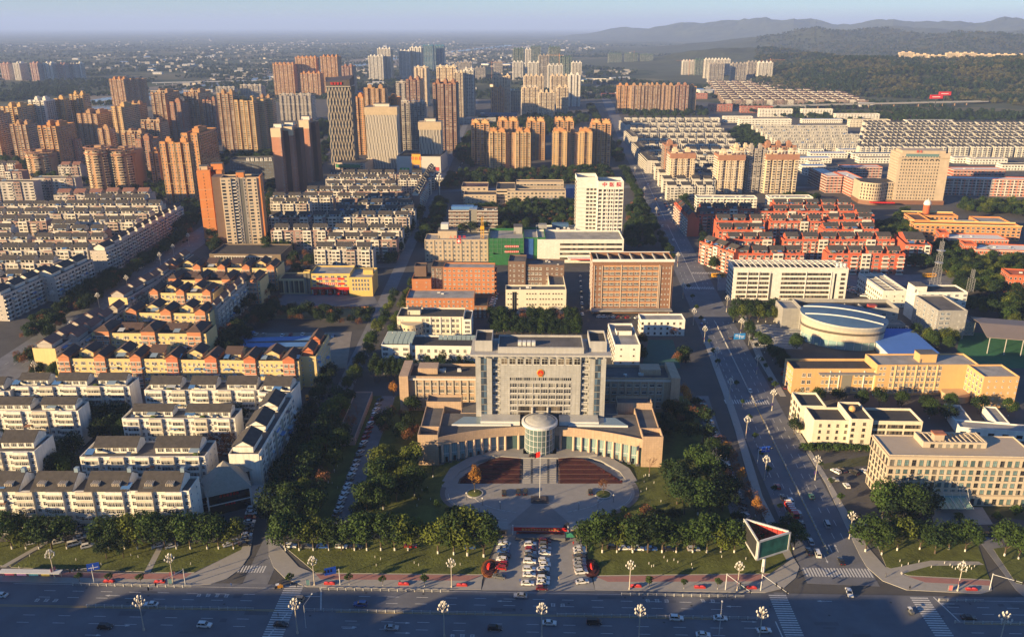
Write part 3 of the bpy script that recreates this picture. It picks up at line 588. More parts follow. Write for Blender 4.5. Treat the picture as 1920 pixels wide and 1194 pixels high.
# peach wings either side
def wing(xa, xb, left):
    y0 = gy(762, 705, 19.2); gv.box(xa, xb, y0, y0 + 17, 0, 19.2, PEACH, FLATD if left else FLAT, 1.4)
    n = 8
    for r in range(4):
        for k in range(n):
            x = lerp(xa + 3.4, xb - 3.4, (k + .5) / n)
            if (xb - xa) / n > 2.6: put('window', winmesh(2.3, 1.7, 3, 1, 'W', 1 if left else 0), gv.o, (x, y0, 14.2 - r * 3.9))
    for k in range(n + 1): q = MB(); x = lerp(xa + 3.4, xb - 3.4, k / n); q.box(x - .35, x + .35, y0 - .45, y0 - .002, 2, 17); gv.part('pier', q, mat('wing_pier', (.40, .35, .28), .8, .08))
    q = MB(); q.box(xa - .8, xb + .8, y0 - 1.0, y0 - .003, 17.4, 17.9); q.box(xa - .8, xb + .8, y0 - 1.0, y0 - .8, 17.9, 18.5); gv.part('cornice', q, mat('pale_cornice', (.50, .46, .42), .8, .08))
    q = MB(); a = xa + 4 if left else xb - 14; q.box(a, a + 10, y0 + 6, y0 + 14, 17.8, 21); gv.part('roof_house', q, PEACH)
    q = MB(); a = xa - 4.5 if left else xb + .01; q.box(a, a + 4.49, y0 - 2.5, y0 + 18.5, 0, 20.2); gv.part('end_wall', q, PEACH)
    gv.clutter(xa + 12, xb - 10, y0 + 3, y0 + 14, 17.8, 5, UNITM, 4 + left)
gv.box(tx0 + 1, tx1 - 1, f0 + D + 1.02, gy(762, 705, 19.2) + 16, 0, 22, STONE2, FLAT, 1)
wing(gx(766, 705, 19.2), tx0 + .95, True); wing(tx1 - .95, gx(1256, 705, 19.2), False)
gv.done()
# ------------------------------------------------------------------ offices, schools, hospitals
BROWN = mat('brown_brick', (.23, .125, .078), .85, .1, streak=.08, panel=(1.2, .5, .8)); BROWND = mat('dark_brown_brick', (.15, .10, .078), .85, .1, streak=.08); TERRA = mat('terracotta_render', (.42, .17, .075), .85, .1, streak=.08)
YEL = mat('yellow_render', (.60, .42, .13), .85, .08, streak=.06); YSCH = mat('apricot_tiles', (.56, .34, .15), .85, .08, streak=.06); BEIGE = mat('beige_stone', (.50, .43, .33), .8, .07, streak=.07, panel=(1.4, .9, .75)); BEI2 = mat('beige_render', (.42, .34, .25), .85, .1, streak=.08)
WTILE = mat('white_tiles', (.66, .64, .585), .8, .06, streak=.07, panel=(1.6, 1.2, .85)); GPAN = mat('grey_metal_panels', (.30, .295, .285), .7, .08, streak=.08, panel=(1.8, 1.2, .78)); TAN = mat('tan_stone', (.46, .37, .27), .8, .07, streak=.06, panel=(3.2, 3.4, .82)); PINKB = mat('pink_brick', (.33, .10, .06), .85, .12, streak=.08)
REDB = mat('red_brick', (.42, .105, .045), .85, .12, streak=.08); ORB = mat('orange_brick', (.52, .22, .075), .85, .1, streak=.06); BLUER = mat('blue_sheet_roof', (.08, .19, .42), .55, .12, scale=.2); STEELR = mat('blue_grey_roof', (.055, .11, .21), .8, .15, scale=.15, spec=.1); REDP = mat('red_banner', (.55, .02, .015), .7, .05)
GRN = mat('green_safety_net', (.022, .12, .04), .9, .25, scale=.35, bump=.6); CRANE = mat('crane_yellow', (.62, .33, .02), .5, .1); STEEL = mat('galvanised_steel', (.33, .33, .33), .5, .1, metal=.4); WLET = mat('white_letters', (.75, .75, .74), .6, 0)
def roofstuff(b, x0, x1, y0, y1, z, n, sd): b.clutter(x0, x1, y0, y1, z, n, UNITM, sd)
def house(b, x0, x1, y0, y1, z, h, m, roof=None): q = MB(); q.box(x0, x1, y0, y1, z, z + h - .3); q.box(x0 - .25, x1 + .25, y0 - .25, y1 + .25, z + h - .3, z + h, 1); q.box(x0 + .5, x0 + 1.4, y0 - .06, y0, z, z + 2.1, 1); b.part('roof_house', q, [m, roof or FLAT], None, b.lr)
def wletters(b, s, size, x, y, z, m=None, name='lettering'): return text(name, s, size, m or REDP, b.o, (x, y, z), (R(90), 0, 0), .12, 1.15)

# brown office block behind on the right
b = Bld('office_block', 'tall brown brick office block with pale piers and a white parapet band', 'building', (1112, 487), (1264, 487), 38, None, True, gl=1); W = b.W; d = max(14, b.depth(1112, 473))
b.box(0, W, 0, d, 0, 38, BROWN, FLATD, 2.6, left='w.w.w')
b.face('w.', (1, 0), (1, 0), (0, -1), W * .11, 4.5, 8, 3.7, BROWN); b.face('WWW|', (W * .13, 0), (1, 0), (0, -1), W * .7, 4.5, 8, 3.7, BROWN, mat('pale_pier', (.45, .36, .28), .8, .1)); b.face('s.', (W * .86, 0), (1, 0), (0, -1), W * .12, 4.5, 8, 3.7, BROWN)
for i in range(8): q = MB(); q.box(W * .13, W * .83, -.14, -.002, 4.5 + i * 3.7 + 2.75, 4.5 + i * 3.7 + 3.6); b.part('spandrel', q, mat('orange_spandrel', (.50, .27, .13), .8, .1))
q = MB(); q.box(-.5, W + .5, -.6, .0, 36.6, 38.4); q.box(-.5, W + .5, d, d + .5, 36.6, 38.4); b.part('cornice', q, mat('white_band', (.62, .60, .56), .8, .08))
for k in range(7): q = MB(); x = W * (k + .5) / 7; q.box(x - .3, x + .3, .4, d - .4, 36.3, 37.6); b.part('roof_beam', q, CONC)
for x in (1.2, W * .12, W * .84, W - 1.2): q = MB(); q.box(x - .25, x + .25, -.5, -.003, 0, 34); b.part('pier', q, mat('pale_pier2', (.42, .33, .26), .8, .1))
q = MB(); q.box(0, W, -6, -.05, 3.3, 3.9); b.part('porch_roof', q, FLATL); b.done()
# white centre block with a rear arm
b = Bld('office_block', 'cream white four-storey block with small paired windows behind the wooded courtyard', 'building', (948, 543), (1062, 543), 17.5, None, True, 0, 'D'); W = b.W; d = b.depth(948, 534)
b.box(0, W, 0, d, 0, 17.5, CREAM, FLAT, 1.0); b.box(W * .73, W, d + .02, b.depth(1030, 511), 0, 17.3, CREAM, FLAT, 1.0, right='w.w.')
for x0, n in ((.02, 2), (.17, 1), (.33, 4), (.55, 4), (.76, 4)):
    b.face('s' * n, (W * x0, 0), (1, 0), (0, -1), n * W * .047, 1.2, 4, 3.8, CREAM)
b.face('g', (W * .11, 0), (1, 0), (0, -1), W * .075, 1, 4, 3.8, CREAM); roofstuff(b, 3, W - 14, 1, d - 1, 16.5, 4, 3); b.done()
# dark brown block behind it
b = Bld('office_block', 'dull brown block with a white glazed strip, standing behind the cream white block', 'building', (953, 495), (1058, 497), 25, None, True); W = b.W; d = b.depth(955, 484)
b.box(0, W * .31, -1.5, d + 1, 0, 27.5, BROWND, FLAT, 1, fh=3.8, front='.s.w.'); b.box(W * .31 + .02, W, 0, d, 0, 25, BROWND, FLAT, 1, fh=3.8)
b.face('WW', (W * .33, 0), (1, 0), (0, -1), W * .28, 1.2, 6, 3.8, BROWND); b.face('.w.s', (W * .64, 0), (1, 0), (0, -1), W * .34, 1.2, 6, 3.8, BROWND); roofstuff(b, W * .4, W, 2, d, 24, 4, 9); b.done()
# terracotta hospital annexes
b = Bld('hospital_annex', 'terracotta six-storey block with rows of small white windows', 'building', (831, 501), (927, 502), 21, None, True); W = b.W; d = b.depth(835, 492)
b.box(0, W, 0, d, 0, 21, TERRA, FLATL, .9, fh=3.4, front='w.w.w.w', right='b'); b.done()
b = Bld('hospital_annex', 'terracotta stepped block with dark link beside the side street', 'building', (772, 523), (808, 523), 11, None, True); W = b.W; d = 16
b.box(0, W, 0, d, 0, 11, TERRA, FLATD, 1, front=',s,'); b.box(W * .1, W * .72, 6, d - .02, 11.01, 19, BROWND, FLATD, 1); b.box(W + .02, W + 16, 5, d + 6, 0, 19, BROWND, FLATD, 1, front='L.L'); b.done()
b = Bld('hospital_annex', 'long low terracotta block with a pale flat roof, above the white curved block', 'building', (761, 559), (889, 559), 13, None, True); W = b.W; d = b.depth(765, 542)
b.box(0, W, 0, d, 0, 13, TERRA, FLATL, 1, fh=3.1, front='w.w.s.', left='L.w'); roofstuff(b, W * .4, W * .6, 3, d - 2, 12, 2, 2)
b.box(W + .02, W + 9, -4, d - 4, 0, 9, BROWN, FLATD, 1, front='w.'); b.done()
b = Bld('white_office', 'white office with a round curved bay on its corner beside the side street', 'building', (744, 593), (869, 594), 13, None, True); W = b.W; d = b.depth(750, 576)
b.box(0, W, 0, d, 0, 13, CREAM, FLATD, 1); b.face('s', (0, 0), (1, 0), (0, -1), W * .1, 1, 3, 3.7, CREAM); b.face('LL|', (W * .36, 0), (1, 0), (0, -1), W * .6, 1.5, 3, 3.6, CREAM, WHT)
q = MB(); q.cyl(W * .22, 0, 0, 9.5, 7.2, None, 28); b.part('curved_bay', q, mat('bay_stone', (.50, .42, .29), .85, .1))
for r in range(2):
    for k in range(8): t = R(195 + k * 21.5); put('window', winmesh(1.3, 1.6, 1, 0, 'W', 1), b.o, (W * .22 + 7.2 * math.cos(t), 7.2 * math.sin(t), 2.2 + r * 3.6), t + R(90))
house(b, 6, 14, 6, 12, 12, 3.4, CREAM); b.box(W + .02, W + 5, -3, d - 3, 0, 12.4, WHT, FLATD, .8, front='W', right='w'); b.done()
b = Bld('white_office', 'white three-storey office with solar panel racks on its roof, behind the poplars', 'building', (716, 647), (892, 649), 12.5, None, True); W = b.W; d = b.depth(722, 625)
b.box(0, W * .3, -2, d, 0, 13.6, WHT, FLATD, 1, front='W.W.W'); b.box(W * .3 + .02, W, 0, d - 2, 0, 12.5, WHT, FLATD, 1, front='.L.', fh=3.6)
for r in range(4):
    for k in range(6): q = MB(); x, y = .8 + k * 2.8, 1 + r * 4.2; q.loft([[(x, y, 13), (x + 2.5, y, 13), (x + 2.5, y + 3.2, 14.8), (x, y + 3.2, 14.8)], [(x, y, 13.12), (x + 2.5, y, 13.12), (x + 2.5, y + 3.2, 14.92), (x, y + 3.2, 14.92)]]); b.part('solar_panel', q, LGLASS)
for k in range(9): q = MB(); x = W * .58 + k * 2.7; q.loft([[(x, 11, 12), (x + 2.4, 11, 12), (x + 2.4, 14, 13.8), (x, 14, 13.8)], [(x, 11, 12.1), (x + 2.4, 11, 12.1), (x + 2.4, 14, 13.9), (x, 14, 13.9)]]); b.part('solar_panel', q, LGLASS)
b.done()
b = Bld('dormitory_block', 'plain white block with a worn flat roof, end-on behind the right wing', 'building', (1153, 646), (1201, 646), 14, None, True, 0, 'D'); W = b.W; d = b.depth(1143, 606)
b.box(0, W, 0, d, 0, 14, WHT, FLATL, 1, left='w.W', right='w.', fh=3.2); b.face(',s,', (0, 0), (1, 0), (0, -1), W, 1, 3, 4, WHT); house(b, 3, 12, d * .5, d * .7, 13, 3, WHT); b.done()
b = Bld('office_block', 'low white three-storey block with square windows beside the avenue', 'building', (1202, 599), (1285, 599), 11, None, True, 0, 'D'); W = b.W; d = b.depth(1205, 588)
b.box(0, W, 0, d, 0, 11, WHT, FLATL, .9, fh=3.3, front='w..', left='w.'); b.done()
# traditional medicine hospital: tower and podium
b = Bld('hospital_tower', 'white hospital tower with red rooftop characters on its stepped front', 'building', (1122, 340), (1170, 340), 62, None, True, 0, 'D'); W = b.W; d = 20
b.box(0, W, 0, d, 0, 62, WTILE, FLATL, 2.6); b.box(-W * .82, -.02, 5, d + 6, 0, 64.5, WTILE, FLATL, 3, left='W.W')
b.face('W', (0, 0), (1, 0), (0, -1), W, 19, 11, 3.35, WTILE)
for k in range(5): b.face('L', (W * (k + .1) / 5, 0), (1, 0), (0, -1), W * .8 / 5, 19, 11, 3.35, WTILE) if 0 else None
b.face('WWW', (-W * .45, 5), (1, 0), (0, -1), W * .43, 19, 11, 3.35, WTILE)
for i in range(12): q = MB(); z = 18.3 + i * 3.35; q.box(.1, W - .1, -.5, -.003, z, z + .8); q.box(-W * .8, -.1, 4.5, 4.997, z, z + .8); b.part('ledge', q, WTILE)
for k in range(6): q = MB(); x = W * k / 5; q.box(x - .3 if k else 0, x + .3 if k < 5 else W, -.55, -.004, 18, 56); b.part('pier', q, WTILE)
wletters(b, '中 医 院', 4.2, W * .52, -.25, 59.0)
pw0, pw1 = b.along(1008, 449, 20), b.along(1170, 449, 20); py = b.depth(1010, 449, 20)
b.box(pw0, pw1, py, 5 if py < 4 else py + 30, 0, 20, WTILE, FLATL, 1.4) if 0 else b.box(pw0, pw1, py, -.02 if py < -2 else py + 1, 0, 20, WTILE, FLATL, 1.4)
b.box(pw0, -W * .82 - .02, -.01, 18, 0, 20.2, WTILE, FLATL, 1.2)
for i in range(4): put('ribbon_window', winmesh((pw1 - pw0) * .72, 1.7, 24, 1, 'D', 1), b.o, (lerp(pw0, pw1, .62), py, 3 + i * 4.0))
q = MB(); q.box(pw0 + 25, pw1 - 12, py - 7, py - .02, 4.4, 5.4); b.part('porch_roof', q, WHT); q = MB(); q.box(pw0 + 27, pw1 - 14, py - 7.1, py - 7, 4.5, 5.3); b.part('red_fascia', q, REDP)
q = MB(); q.box(pw0 + 2, pw0 + 9, 2, 9, 20.2, 24); b.part('roof_house', q, GPAN); roofstuff(b, pw0 + 14, -W, 2, 12, 18.9, 8, 5); q = MB(); q.box(pw0 + 14, -W - 2, 10, 17, 20.2, 23); b.part('roof_canopy', q, STEELR); b.done()
# netted construction next to it with a tower crane
b = Bld('construction_site_building', 'building wrapped in green safety netting with bare concrete roof', 'building', (916, 447), (982, 447), 21, None, False); W = b.W; d = b.depth(918, 428)
b.box(0, W, 0, d, 0, 21, GRN, FLATL, 2.0, name='netting'); b.box(W + .02, W + 18, 3, d + 4, 0, 21, GRN, FLATL, 2.0, name='netting'); b.box(-8 + W * .4, W * .9, -6, -.02, 0, 9, GRN, None, .1, name='netting')
q = MB(); q.box(W + .5, W + 8, 2.6, 2.98, 1, 20); b.part('blue_hoist_screen', q, mat('blue_mesh', (.02, .09, .30), .8, .3, scale=.6))
for k in range(9): q = MB(); x = W * k / 8; q.tube((x, -.3, 0), (x, -.3, 22), .06, None, 4); b.part('scaffold_pole', q, STEEL)
for k in range(6): q = MB(); q.tube((0, -.3, 3.5 * k + 2), (W, -.3, 3.5 * k + 2), .06, None, 4); b.part('scaffold_rail', q, STEEL)
for z in (13.5, 9): q = MB(); q.box(W * .46, W * .86, -.45, -.32, z, z + 1.6); b.part('banner', q, REDP); wletters(b, 8, 1.3, W * .66, -.46, z + .8, WLET, 'banner_text')
house(b, W * .72, W - 1, d - 12, d - 1, 19, 6, CONC); b.done()
def lattice(q, a, c, w, n, r=.14, dirx=Vector((1, 0, 0)), diry=Vector((0, 1, 0))):
    a = Vector(a); c = Vector(c); cs = [dirx * (sx * w / 2) + diry * (sy * w / 2) for sx, sy in ((-1, -1), (1, -1), (1, 1), (-1, 1))]
    for s in cs: q.tube(a + s, c + s, r, None, 4)
    for i in range(n):
        p0, p1 = a.lerp(c, i / n), a.lerp(c, (i + 1) / n)
        for k in range(4): q.tube(p0 + cs[k], p1 + cs[(k + 1) % 4], r * .6, None, 4)
def tower_crane(loc, h, jib, rz, label, m=CRANE):
    t = thing('tower_crane', label, 'crane', loc, rz, 'tower cranes'); q = MB(); lattice(q, (0, 0, 0), (0, 0, h), 1.8, int(h / 2.5), .16); q.build('mast', m, t)
    q = MB(); lattice(q, (0, 0, h + 1), (jib, 0, h + 1), 1.2, int(jib / 2.5), .13, Vector((0, 1, 0)), Vector((0, 0, 1))); q.build('jib', m, t)
    q = MB(); lattice(q, (0, 0, h + 1), (-jib * .3, 0, h + 1), 1.2, 5, .13, Vector((0, 1, 0)), Vector((0, 0, 1))); q.build('counter_jib', m, t)
    q = MB(); q.box(-jib * .3, -jib * .3 + 2.5, -1, 1, h - 1.6, h + .4); q.build('counterweight', CONC, t); q = MB(); q.box(.9, 2.4, -.8, .8, h - 1.5, h + .3); q.build('cab', m, t)
    q = MB(); lattice(q, (0, 0, h), (0, 0, h + 7), 1.0, 3, .14); q.tube((0, 0, h + 7), (jib * .7, 0, h + 1.6), .06, None, 4); q.tube((0, 0, h + 7), (-jib * .28, 0, h + 1.6), .06, None, 4); q.build('apex', m, t); return t
p = P(905, 486); t = thing('tower_crane', 'yellow tower crane mast standing against the pale hospital wall', 'crane', p, 0, 'tower cranes'); q = MB(); lattice(q, (0, 0, 0), (0, 0, 27), 2.4, 11, .22); q.build('mast', CRANE, t)
q = MB(); lattice(q, (0, 0, 27), (-.5, 14, 33), 1.6, 8, .2); q.build('jib', CRANE, t); q = MB(); q.box(-1.6, 1.6, -1.6, 1.6, 26, 28.6); q.build('slewing_unit', CRANE, t)
# city hospital
b = Bld('hospital_block', 'tan hospital block with red rooftop characters and a cross sign', 'building', (796, 449), (915, 449), 19, None, True); W = b.W; d = b.depth(800, 438)
b.box(0, W, 0, d, 0, 19, BEI2, FLATL, 1, fh=3.4, front='|L.L.'); house(b, W * .2, W * .5, d * .4, d, 18, 6.5, BEI2); q = MB(); q.box(W * .24, W * .36, d * .6, d - .5, 24.5, 29); b.part('water_tank', q, UNITM)
wletters(b, '人 民 医 院', 2.6, W * .52, 1, 20.6); q = MB(); q.box(W * .54 - 1.6, W * .54 + 1.6, -.3, 0, 15.8, 19.4); b.part('sign_board', q, REDP); q = MB(); q.box(W * .54 - .4, W * .54 + .4, -.42, -.3, 16.3, 18.9); q.box(W * .54 - 1.2, W * .54 + 1.2, -.43, -.31, 17.2, 18); b.part('cross', q, WLET); b.done()
b = Bld('clinic_block', 'brown block with white bands and a dark glass stair strip', 'building', (841, 395), (933, 395), 21, None, False); W = b.W; d = 17
b.box(0, W * .42, 0, d, 0, 21, BROWND, FLAT, 1, fh=3.5, front='.W.W'); b.box(W * .58, W, 0, d, 0, 21, BROWND, FLAT, 1, fh=3.5, front='.W.W'); q = MB(); q.box(W * .42 + .01, W * .58 - .01, 1, d, 0, 22); b.part('stair_glass', q, GLASS)
for i in range(7): q = MB(); z = .4 + i * 3.4; q.box(-.2, W * .42, -.3, -.002, z, z + .5); q.box(W * .58, W + .2, -.3, -.002, z, z + .5); b.part('band', q, WHT)
q = MB(); q.box(2, W * .5, d * .5, d, 20.1, 23); b.part('roof_shed', q, BLUER); roofstuff(b, W * .5, W, 4, d, 20, 8, 21); b.done()
# beige school north of the clinic
b = Bld('school_block', 'beige teaching block with arcaded rear wing and flat roofs', 'building', (951, 358), (1061, 358), 15, None, False); W = b.W
b.box(0, W, 0, 14, 0, 15, BEI2, FLAT, 1, front='W.', fh=3.5); b.box(W * .16, W, 40, 54, 0, 18, BEI2, FLAT, 1, front='b', fh=4.3); b.box(-12, W * .14, 8, 50, 0, 15.5, BEI2, FLATD, 1, front='R', fh=3.5); b.box(-52, -22, 30, 60, 0, 14, BEI2, mat('maroon_roof', (.10, .055, .055), .9, .2), 1, front='W,'); b.box(-48, -12.02, 2, 24, 0, 10.5, BEI2, FLATD, 1, front='w,', left='w.'); b.done()
b = Bld('gymnasium', 'low school hall with a wide pale roof', 'hall', (985, 378), (1061, 379), 8); b.box(0, b.W, 0, b.depth(990, 368), 0, 8, BEI2, FLATL, .6, front=',,L'); b.done()
# fire station
b = Bld('fire_station', 'yellow fire station with red engine bays and red slogan banners', 'building', (581, 513), (656, 513), 15.5, None, True); W = b.W; d = b.depth(590, 498)
b.box(0, W, 0, d, 0, 15.5, YEL, FLATL, 1); b.face('W.', (1, 0), (1, 0), (0, -1), W - 2, 5, 3, 3.2, YEL)
for z in (11.6, 7.9): q = MB(); q.box(W * .15, W * .85, -.3, -.1, z - .7, z + .7); b.part('banner', q, REDP); wletters(b, 8, 1.25, W * .5, -.31, z, WLET, 'banner_text')
q = MB(); q.box(.5, W - .3, -3, -.02, 4.2, 5.3); b.part('bay_canopy', q, REDP)
for k in range(6): q = MB(); x = 1 + (W - 2) * k / 5; q.box(x - .35, x + .35, -.3, -.01, 0, 4.2); b.part('pier', q, WHT)
for k in range(5): q = MB(); x = 1 + (W - 2) * (k + .5) / 5; q.box(x - 2.2, x + 2.2, -.05, -.005, 0, 4.1); b.part('engine_bay', q, GLASS)
b.box(W + .02, W + 17, -6, d - 2, 0, 14.5, YEL, FLATL, 1); b.face('c', (W + 2, -6), (1, 0), (0, -1), 13, 4.2, 3, 3.1, YEL); q = MB(); q.box(W + 9, W + 16, 4, 10, 13.5, 17); b.part('roof_house', q, YEL)
b.box(-4.5, -.02, -.6, 4, 0, 17.2, YEL, FLATL, .8, front='g'); lw = -b.along(523, 522, 11.5); b.box(-lw, -4.52, 0, d * .8, 0, 11.5, mat('yellow_grey_render', (.40, .34, .2), .85, .1), FLATD, 1, front='gg.', base=.5); b.done()
for k in range(5):
    x = 1 + (W - 2) * (k + .5) / 5; m = b.o.matrix_basis.copy(); bpy.context.view_layer.update(); p = b.o.matrix_world @ Vector((x, -2.2, .1)); t = thing('fire_engine', 'red fire engine parked in the %s bay of the station' % ORD[k], 'fire engine', p, b.rz, 'fire engines in the bays')
    q = MB(); q.box(-1.2, 1.2, -1.6, 4.5, .5, 3.1); q.build('body', mat('fire_engine_red', (.5, .02, .015), .3, .03, coat=.5), t); q = MB(); q.box(-1.1, 1.1, -1.68, -1.6, 1.7, 2.7); q.build('windscreen', GLASS, t)
    for sx in (-1, 1):
        for y in (-.6, 3): q = MB(); q.tube((sx * .95, y, .55), (sx * 1.22, y, .55), .5, None, 10); q.build('wheel', mat('tyre_rubber', (.02, .02, .02), .9, .05), t)
slab('fire_station_yard', [(505, 572), (535, 551), (700, 552), (712, 575)], .05, .12, ASPH); slab('dry_lawn', [(470, 596), (500, 576), (700, 580), (690, 600)], .05, .16, KERB, SOIL)
w = thing('boundary_wall', 'orange balustrade wall along the fire station yard', 'wall', P(496, 577), math.atan2((P(697, 579) - P(496, 577)).y, (P(697, 579) - P(496, 577)).x)); L = (P(697, 579) - P(496, 577)).length
BLM = MB(); BLM.box(-.7, .7, -.2, .2, 0, 1.6); BLM = BLM.mesh('wall_panel', ORB)
for k in range(int(L / 2.1)): put('wall_panel', BLM, w, (k * 2.1 + 1, 0, .1))
q = MB(); q.box(0, L, -.25, .25, 0, .5); q.build('plinth', ORB, w)
b = Bld('commercial_podium', 'two-storey brown stone podium under the orange tower', 'building', (392, 476), (526, 477), 9.5, None, True); W = b.W; b.box(0, W, 0, 34, 0, 9.5, mat('brown_stone', (.17, .13, .09), .8, .1), FLATD, 1); q = MB(); q.box(5, W - 8, -.2, -.01, 5, 7.2); b.part('glazed_band', q, GLASS_W)
for k in range(22): q = MB(); x = 5 + (W - 13) * k / 21; q.box(x - .15, x + .15, -.3, -.2, 4.9, 7.4); b.part('mullion', q, WHT)
q = MB(); q.box(4, W - 7, -.5, -.02, 7.4, 7.9); b.part('band', q, WHT); b.done()
# ------------------------------------------------------------------ right of the avenue
b = Bld('white_office', 'long white six-storey office with an open roof frame beside the avenue', 'building', (1377, 502), (1592, 503), 24, None, True, 0, 'D', 1); W = b.W; d = b.depth(1380, 489)
b.box(0, W, 0, d, 0, 24, WTILE, FLATD, 2.6, left='w.w'); b.face('RR|', (2.5, 0), (1, 0), (0, -1), W * .29, 1, 6, 3.35, WTILE, WHT); b.face('RRRR|', (W * .42, 0), (1, 0), (0, -1), W * .44, 1, 6, 3.35, WTILE, WHT); b.face('W', (W * .93, 0), (1, 0), (0, -1), W * .06, 1, 6, 3.35, WTILE)
for xx in (W * .325, W * .885): q = MB(); q.box(xx, xx + 1.3, -.05, -.004, 0, 20); b.part('glass_slot', q, GLASS)
q = MB(); q.box(-1, W * .97, -.9, -.3, 24.01, 24.6); q.box(-1, W * .97, d + .3, d + .9, 24.01, 24.6); b.part('roof_rail', q, WTILE)
for k in range(20): q = MB(); x = W * .95 * k / 19; q.box(x - .2, x + .2, -.3, d + .3, 24.02, 24.5); b.part('roof_beam', q, WTILE)
for k in range(8): q = MB(); x = 2 + W * .93 * k / 7; q.box(x - .2, x + .2, .6, 1.0, 21.3, 24.01); b.part('roof_post', q, WTILE)
for k in range(3): q = MB(); q.cyl(W * .915 + k * 2.6, 4, 22, 26.5, 1.1, None, 12); b.part('water_tank', q, UNITM)
b.done()
b = Bld('white_office', 'small white office with a striped open roof frame, set at an angle', 'building', (1656, 546), (1702, 546), 12, None, True, 0, 'D'); W = b.W; d = b.depth(1630, 513)
b.box(0, W, 0, d, 0, 12, WTILE, FLATD, 2, left='w.', front=',s,', fh=3.2)
for r in range(13): q = MB(); y = .5 + (d - 1) * r / 12; q.box(.4, W - .4, y - .25, y + .25, 12.01, 12.4); b.part('roof_beam', q, WTILE)
for x in (0, W * .48, W - .8): q = MB(); q.box(x, x + .8, 0, d, 12.41, 12.8); b.part('roof_rail', q, WTILE)
b.done()
b = Bld('exhibition_hall', 'grey panelled hall with a dark sunken roof behind the glass rotunda', 'building', (1503, 577), (1686, 578), 15, None, True, 0, 'W'); W = b.W; d = b.depth(1510, 560)
b.box(0, W, 0, d, 0, 15, GPAN, FLATD, 2.4); b.face(',W', (W * .3, 0), (1, 0), (0, -1), W * .68, 1, 3, 4, GPAN); q = MB(); q.box(1, 8, -.4, -.02, 2, 15.5); b.part('glass_corner', q, GLASS_G); b.box(W * .62, W + 2, -8, -.02, 0, 7, GPAN, FLATL, .8, front='R')
for k in range(5): q = MB(); x = W * .2 + k * 9; q.box(x, x + .5, .4, d * .5, 12.5, 15); b.part('roof_fin', q, GPAN)
q = MB(); q.box(W * .72, W * .8, 4, 8, 12.6, 15.4); b.part('red_tank', q, mat('faded_red', (.3, .05, .04), .6, .1)); b.box(-11, -.02, 2, d, 0, 14, GPAN, FLATL, 1); b.done()
# rotunda: an oval drum with a sloping blue-grey roof
cpx = P(1575, 640); rt = thing('rotunda', 'oval glass and stone rotunda with a sloping blue-grey roof', 'building', (cpx.x, cpx.y, 0), R(-20)); rt.scale = (1, 1, 1.35); ra, rb = 23.5, 15
def oval(a, b, z, n=56, tilt=0): return [(a * math.cos(6.2832 * k / n), b * math.sin(6.2832 * k / n), z + tilt * math.sin(6.2832 * k / n) - tilt * .6 * math.cos(6.2832 * k / n)) for k in range(n)]
q = MB(); q.loft([oval(ra, rb, .1), oval(ra, rb, 4.5)]); q.build('glass_base', GLASS_G, rt); q = MB(); q.loft([oval(ra + .7, rb + .7, 4.0), oval(ra + 1.1, rb + 1.1, 11, 56, 1.2)], 0, True, False); q.build('stone_drum', mat('rotunda_stone', (.46, .40, .32), .7, .08, panel=(2.2, 1.5, .75)), rt)
q = MB(); q.loft([oval(ra + 1.15, rb + 1.15, 7.2), oval(ra + 1.2, rb + 1.2, 8.3)], 0, False, False); q.build('window_band', GLASS_W, rt)
q = MB(); q.loft([oval(ra + 1.2, rb + 1.2, 10.6, 56, 1.2), oval(ra + 2.2, rb + 2.2, 12.2, 56, 1.2), oval(ra + 2.2, rb + 2.2, 12.8, 56, 1.2)], 0, False, False); q.build('eaves', mat('rotunda_eaves', (.44, .42, .38), .6, .1), rt)
q = MB(); q.loft([oval((ra + 2.2) * f, (rb + 2.2) * f, 12.8 + 1.6 * (1 - f * f), 56, 1.2 * f) for f in (1, .8, .6, .4, .2, .02)], 0, False, True); q.build('roof', STEELR, rt)
for yy in (-7, 4):
    q = MB(); L = ra * math.sqrt(1 - (yy / (rb + 2)) ** 2) + 1
    pts = [(-L + 2 * L * k / 12, yy, 13.15 + 1.6 * (1 - ((-L + 2 * L * k / 12) / (ra + 2)) ** 2 - (yy / (rb + 2)) ** 2) + 1.2 * yy / (rb + 2) - .72 * (-L + 2 * L * k / 12) / (ra + 2)) for k in range(13)]
    for a, c in zip(pts, pts[1:]): q.tube(a, c, .32, None, 5)
    q.build('roof_rib', METALW, rt)
for k in range(30):
    t = 6.2832 * k / 30; q = MB(); q.box(-.12, .12, -.1, .1, .2, 4.0); q.build('mullion', METALW, rt, ((ra + .1) * math.cos(t), (rb + .1) * math.sin(t), 0), t)
b = Bld('covered_hall', 'low hall with a broad plain blue sheet roof beside the rotunda', 'hall', (1668, 661), (1760, 662), 6); W = b.W; d = b.depth(1650, 618)
b.box(0, W, 0, d, 0, 5.4, WHT, None, 0, front='W.'); q = MB(); q.loft([[(-1, -1, 5.4), (W + 1, -1, 5.4), (W + 1, d + 1, 5.4), (-1, d + 1, 5.4)], [(-1, -1, 5.7), (W + 1, -1, 5.7), (W + 1, d + 1, 6.6), (-1, d + 1, 6.6)]]); b.part('roof', q, mat('bright_blue_roof', (.07, .17, .48), .85, .12, scale=.1, spec=.1)); b.done()
slab('striped_parking', [(1412, 655), (1400, 608), (1500, 606), (1505, 655)], .05, .14, ASPH2)
for k in range(16): q = MB(); a, c = P(1404 + k * .6, 611 + k * 2.8, .15), P(1500, 607 + k * 3, .15); q.tube(a, c, .35, None, 4); q.build('paving_stripe', PAINT, [o for o in COL.objects if o.name == 'striped_parking'][0])
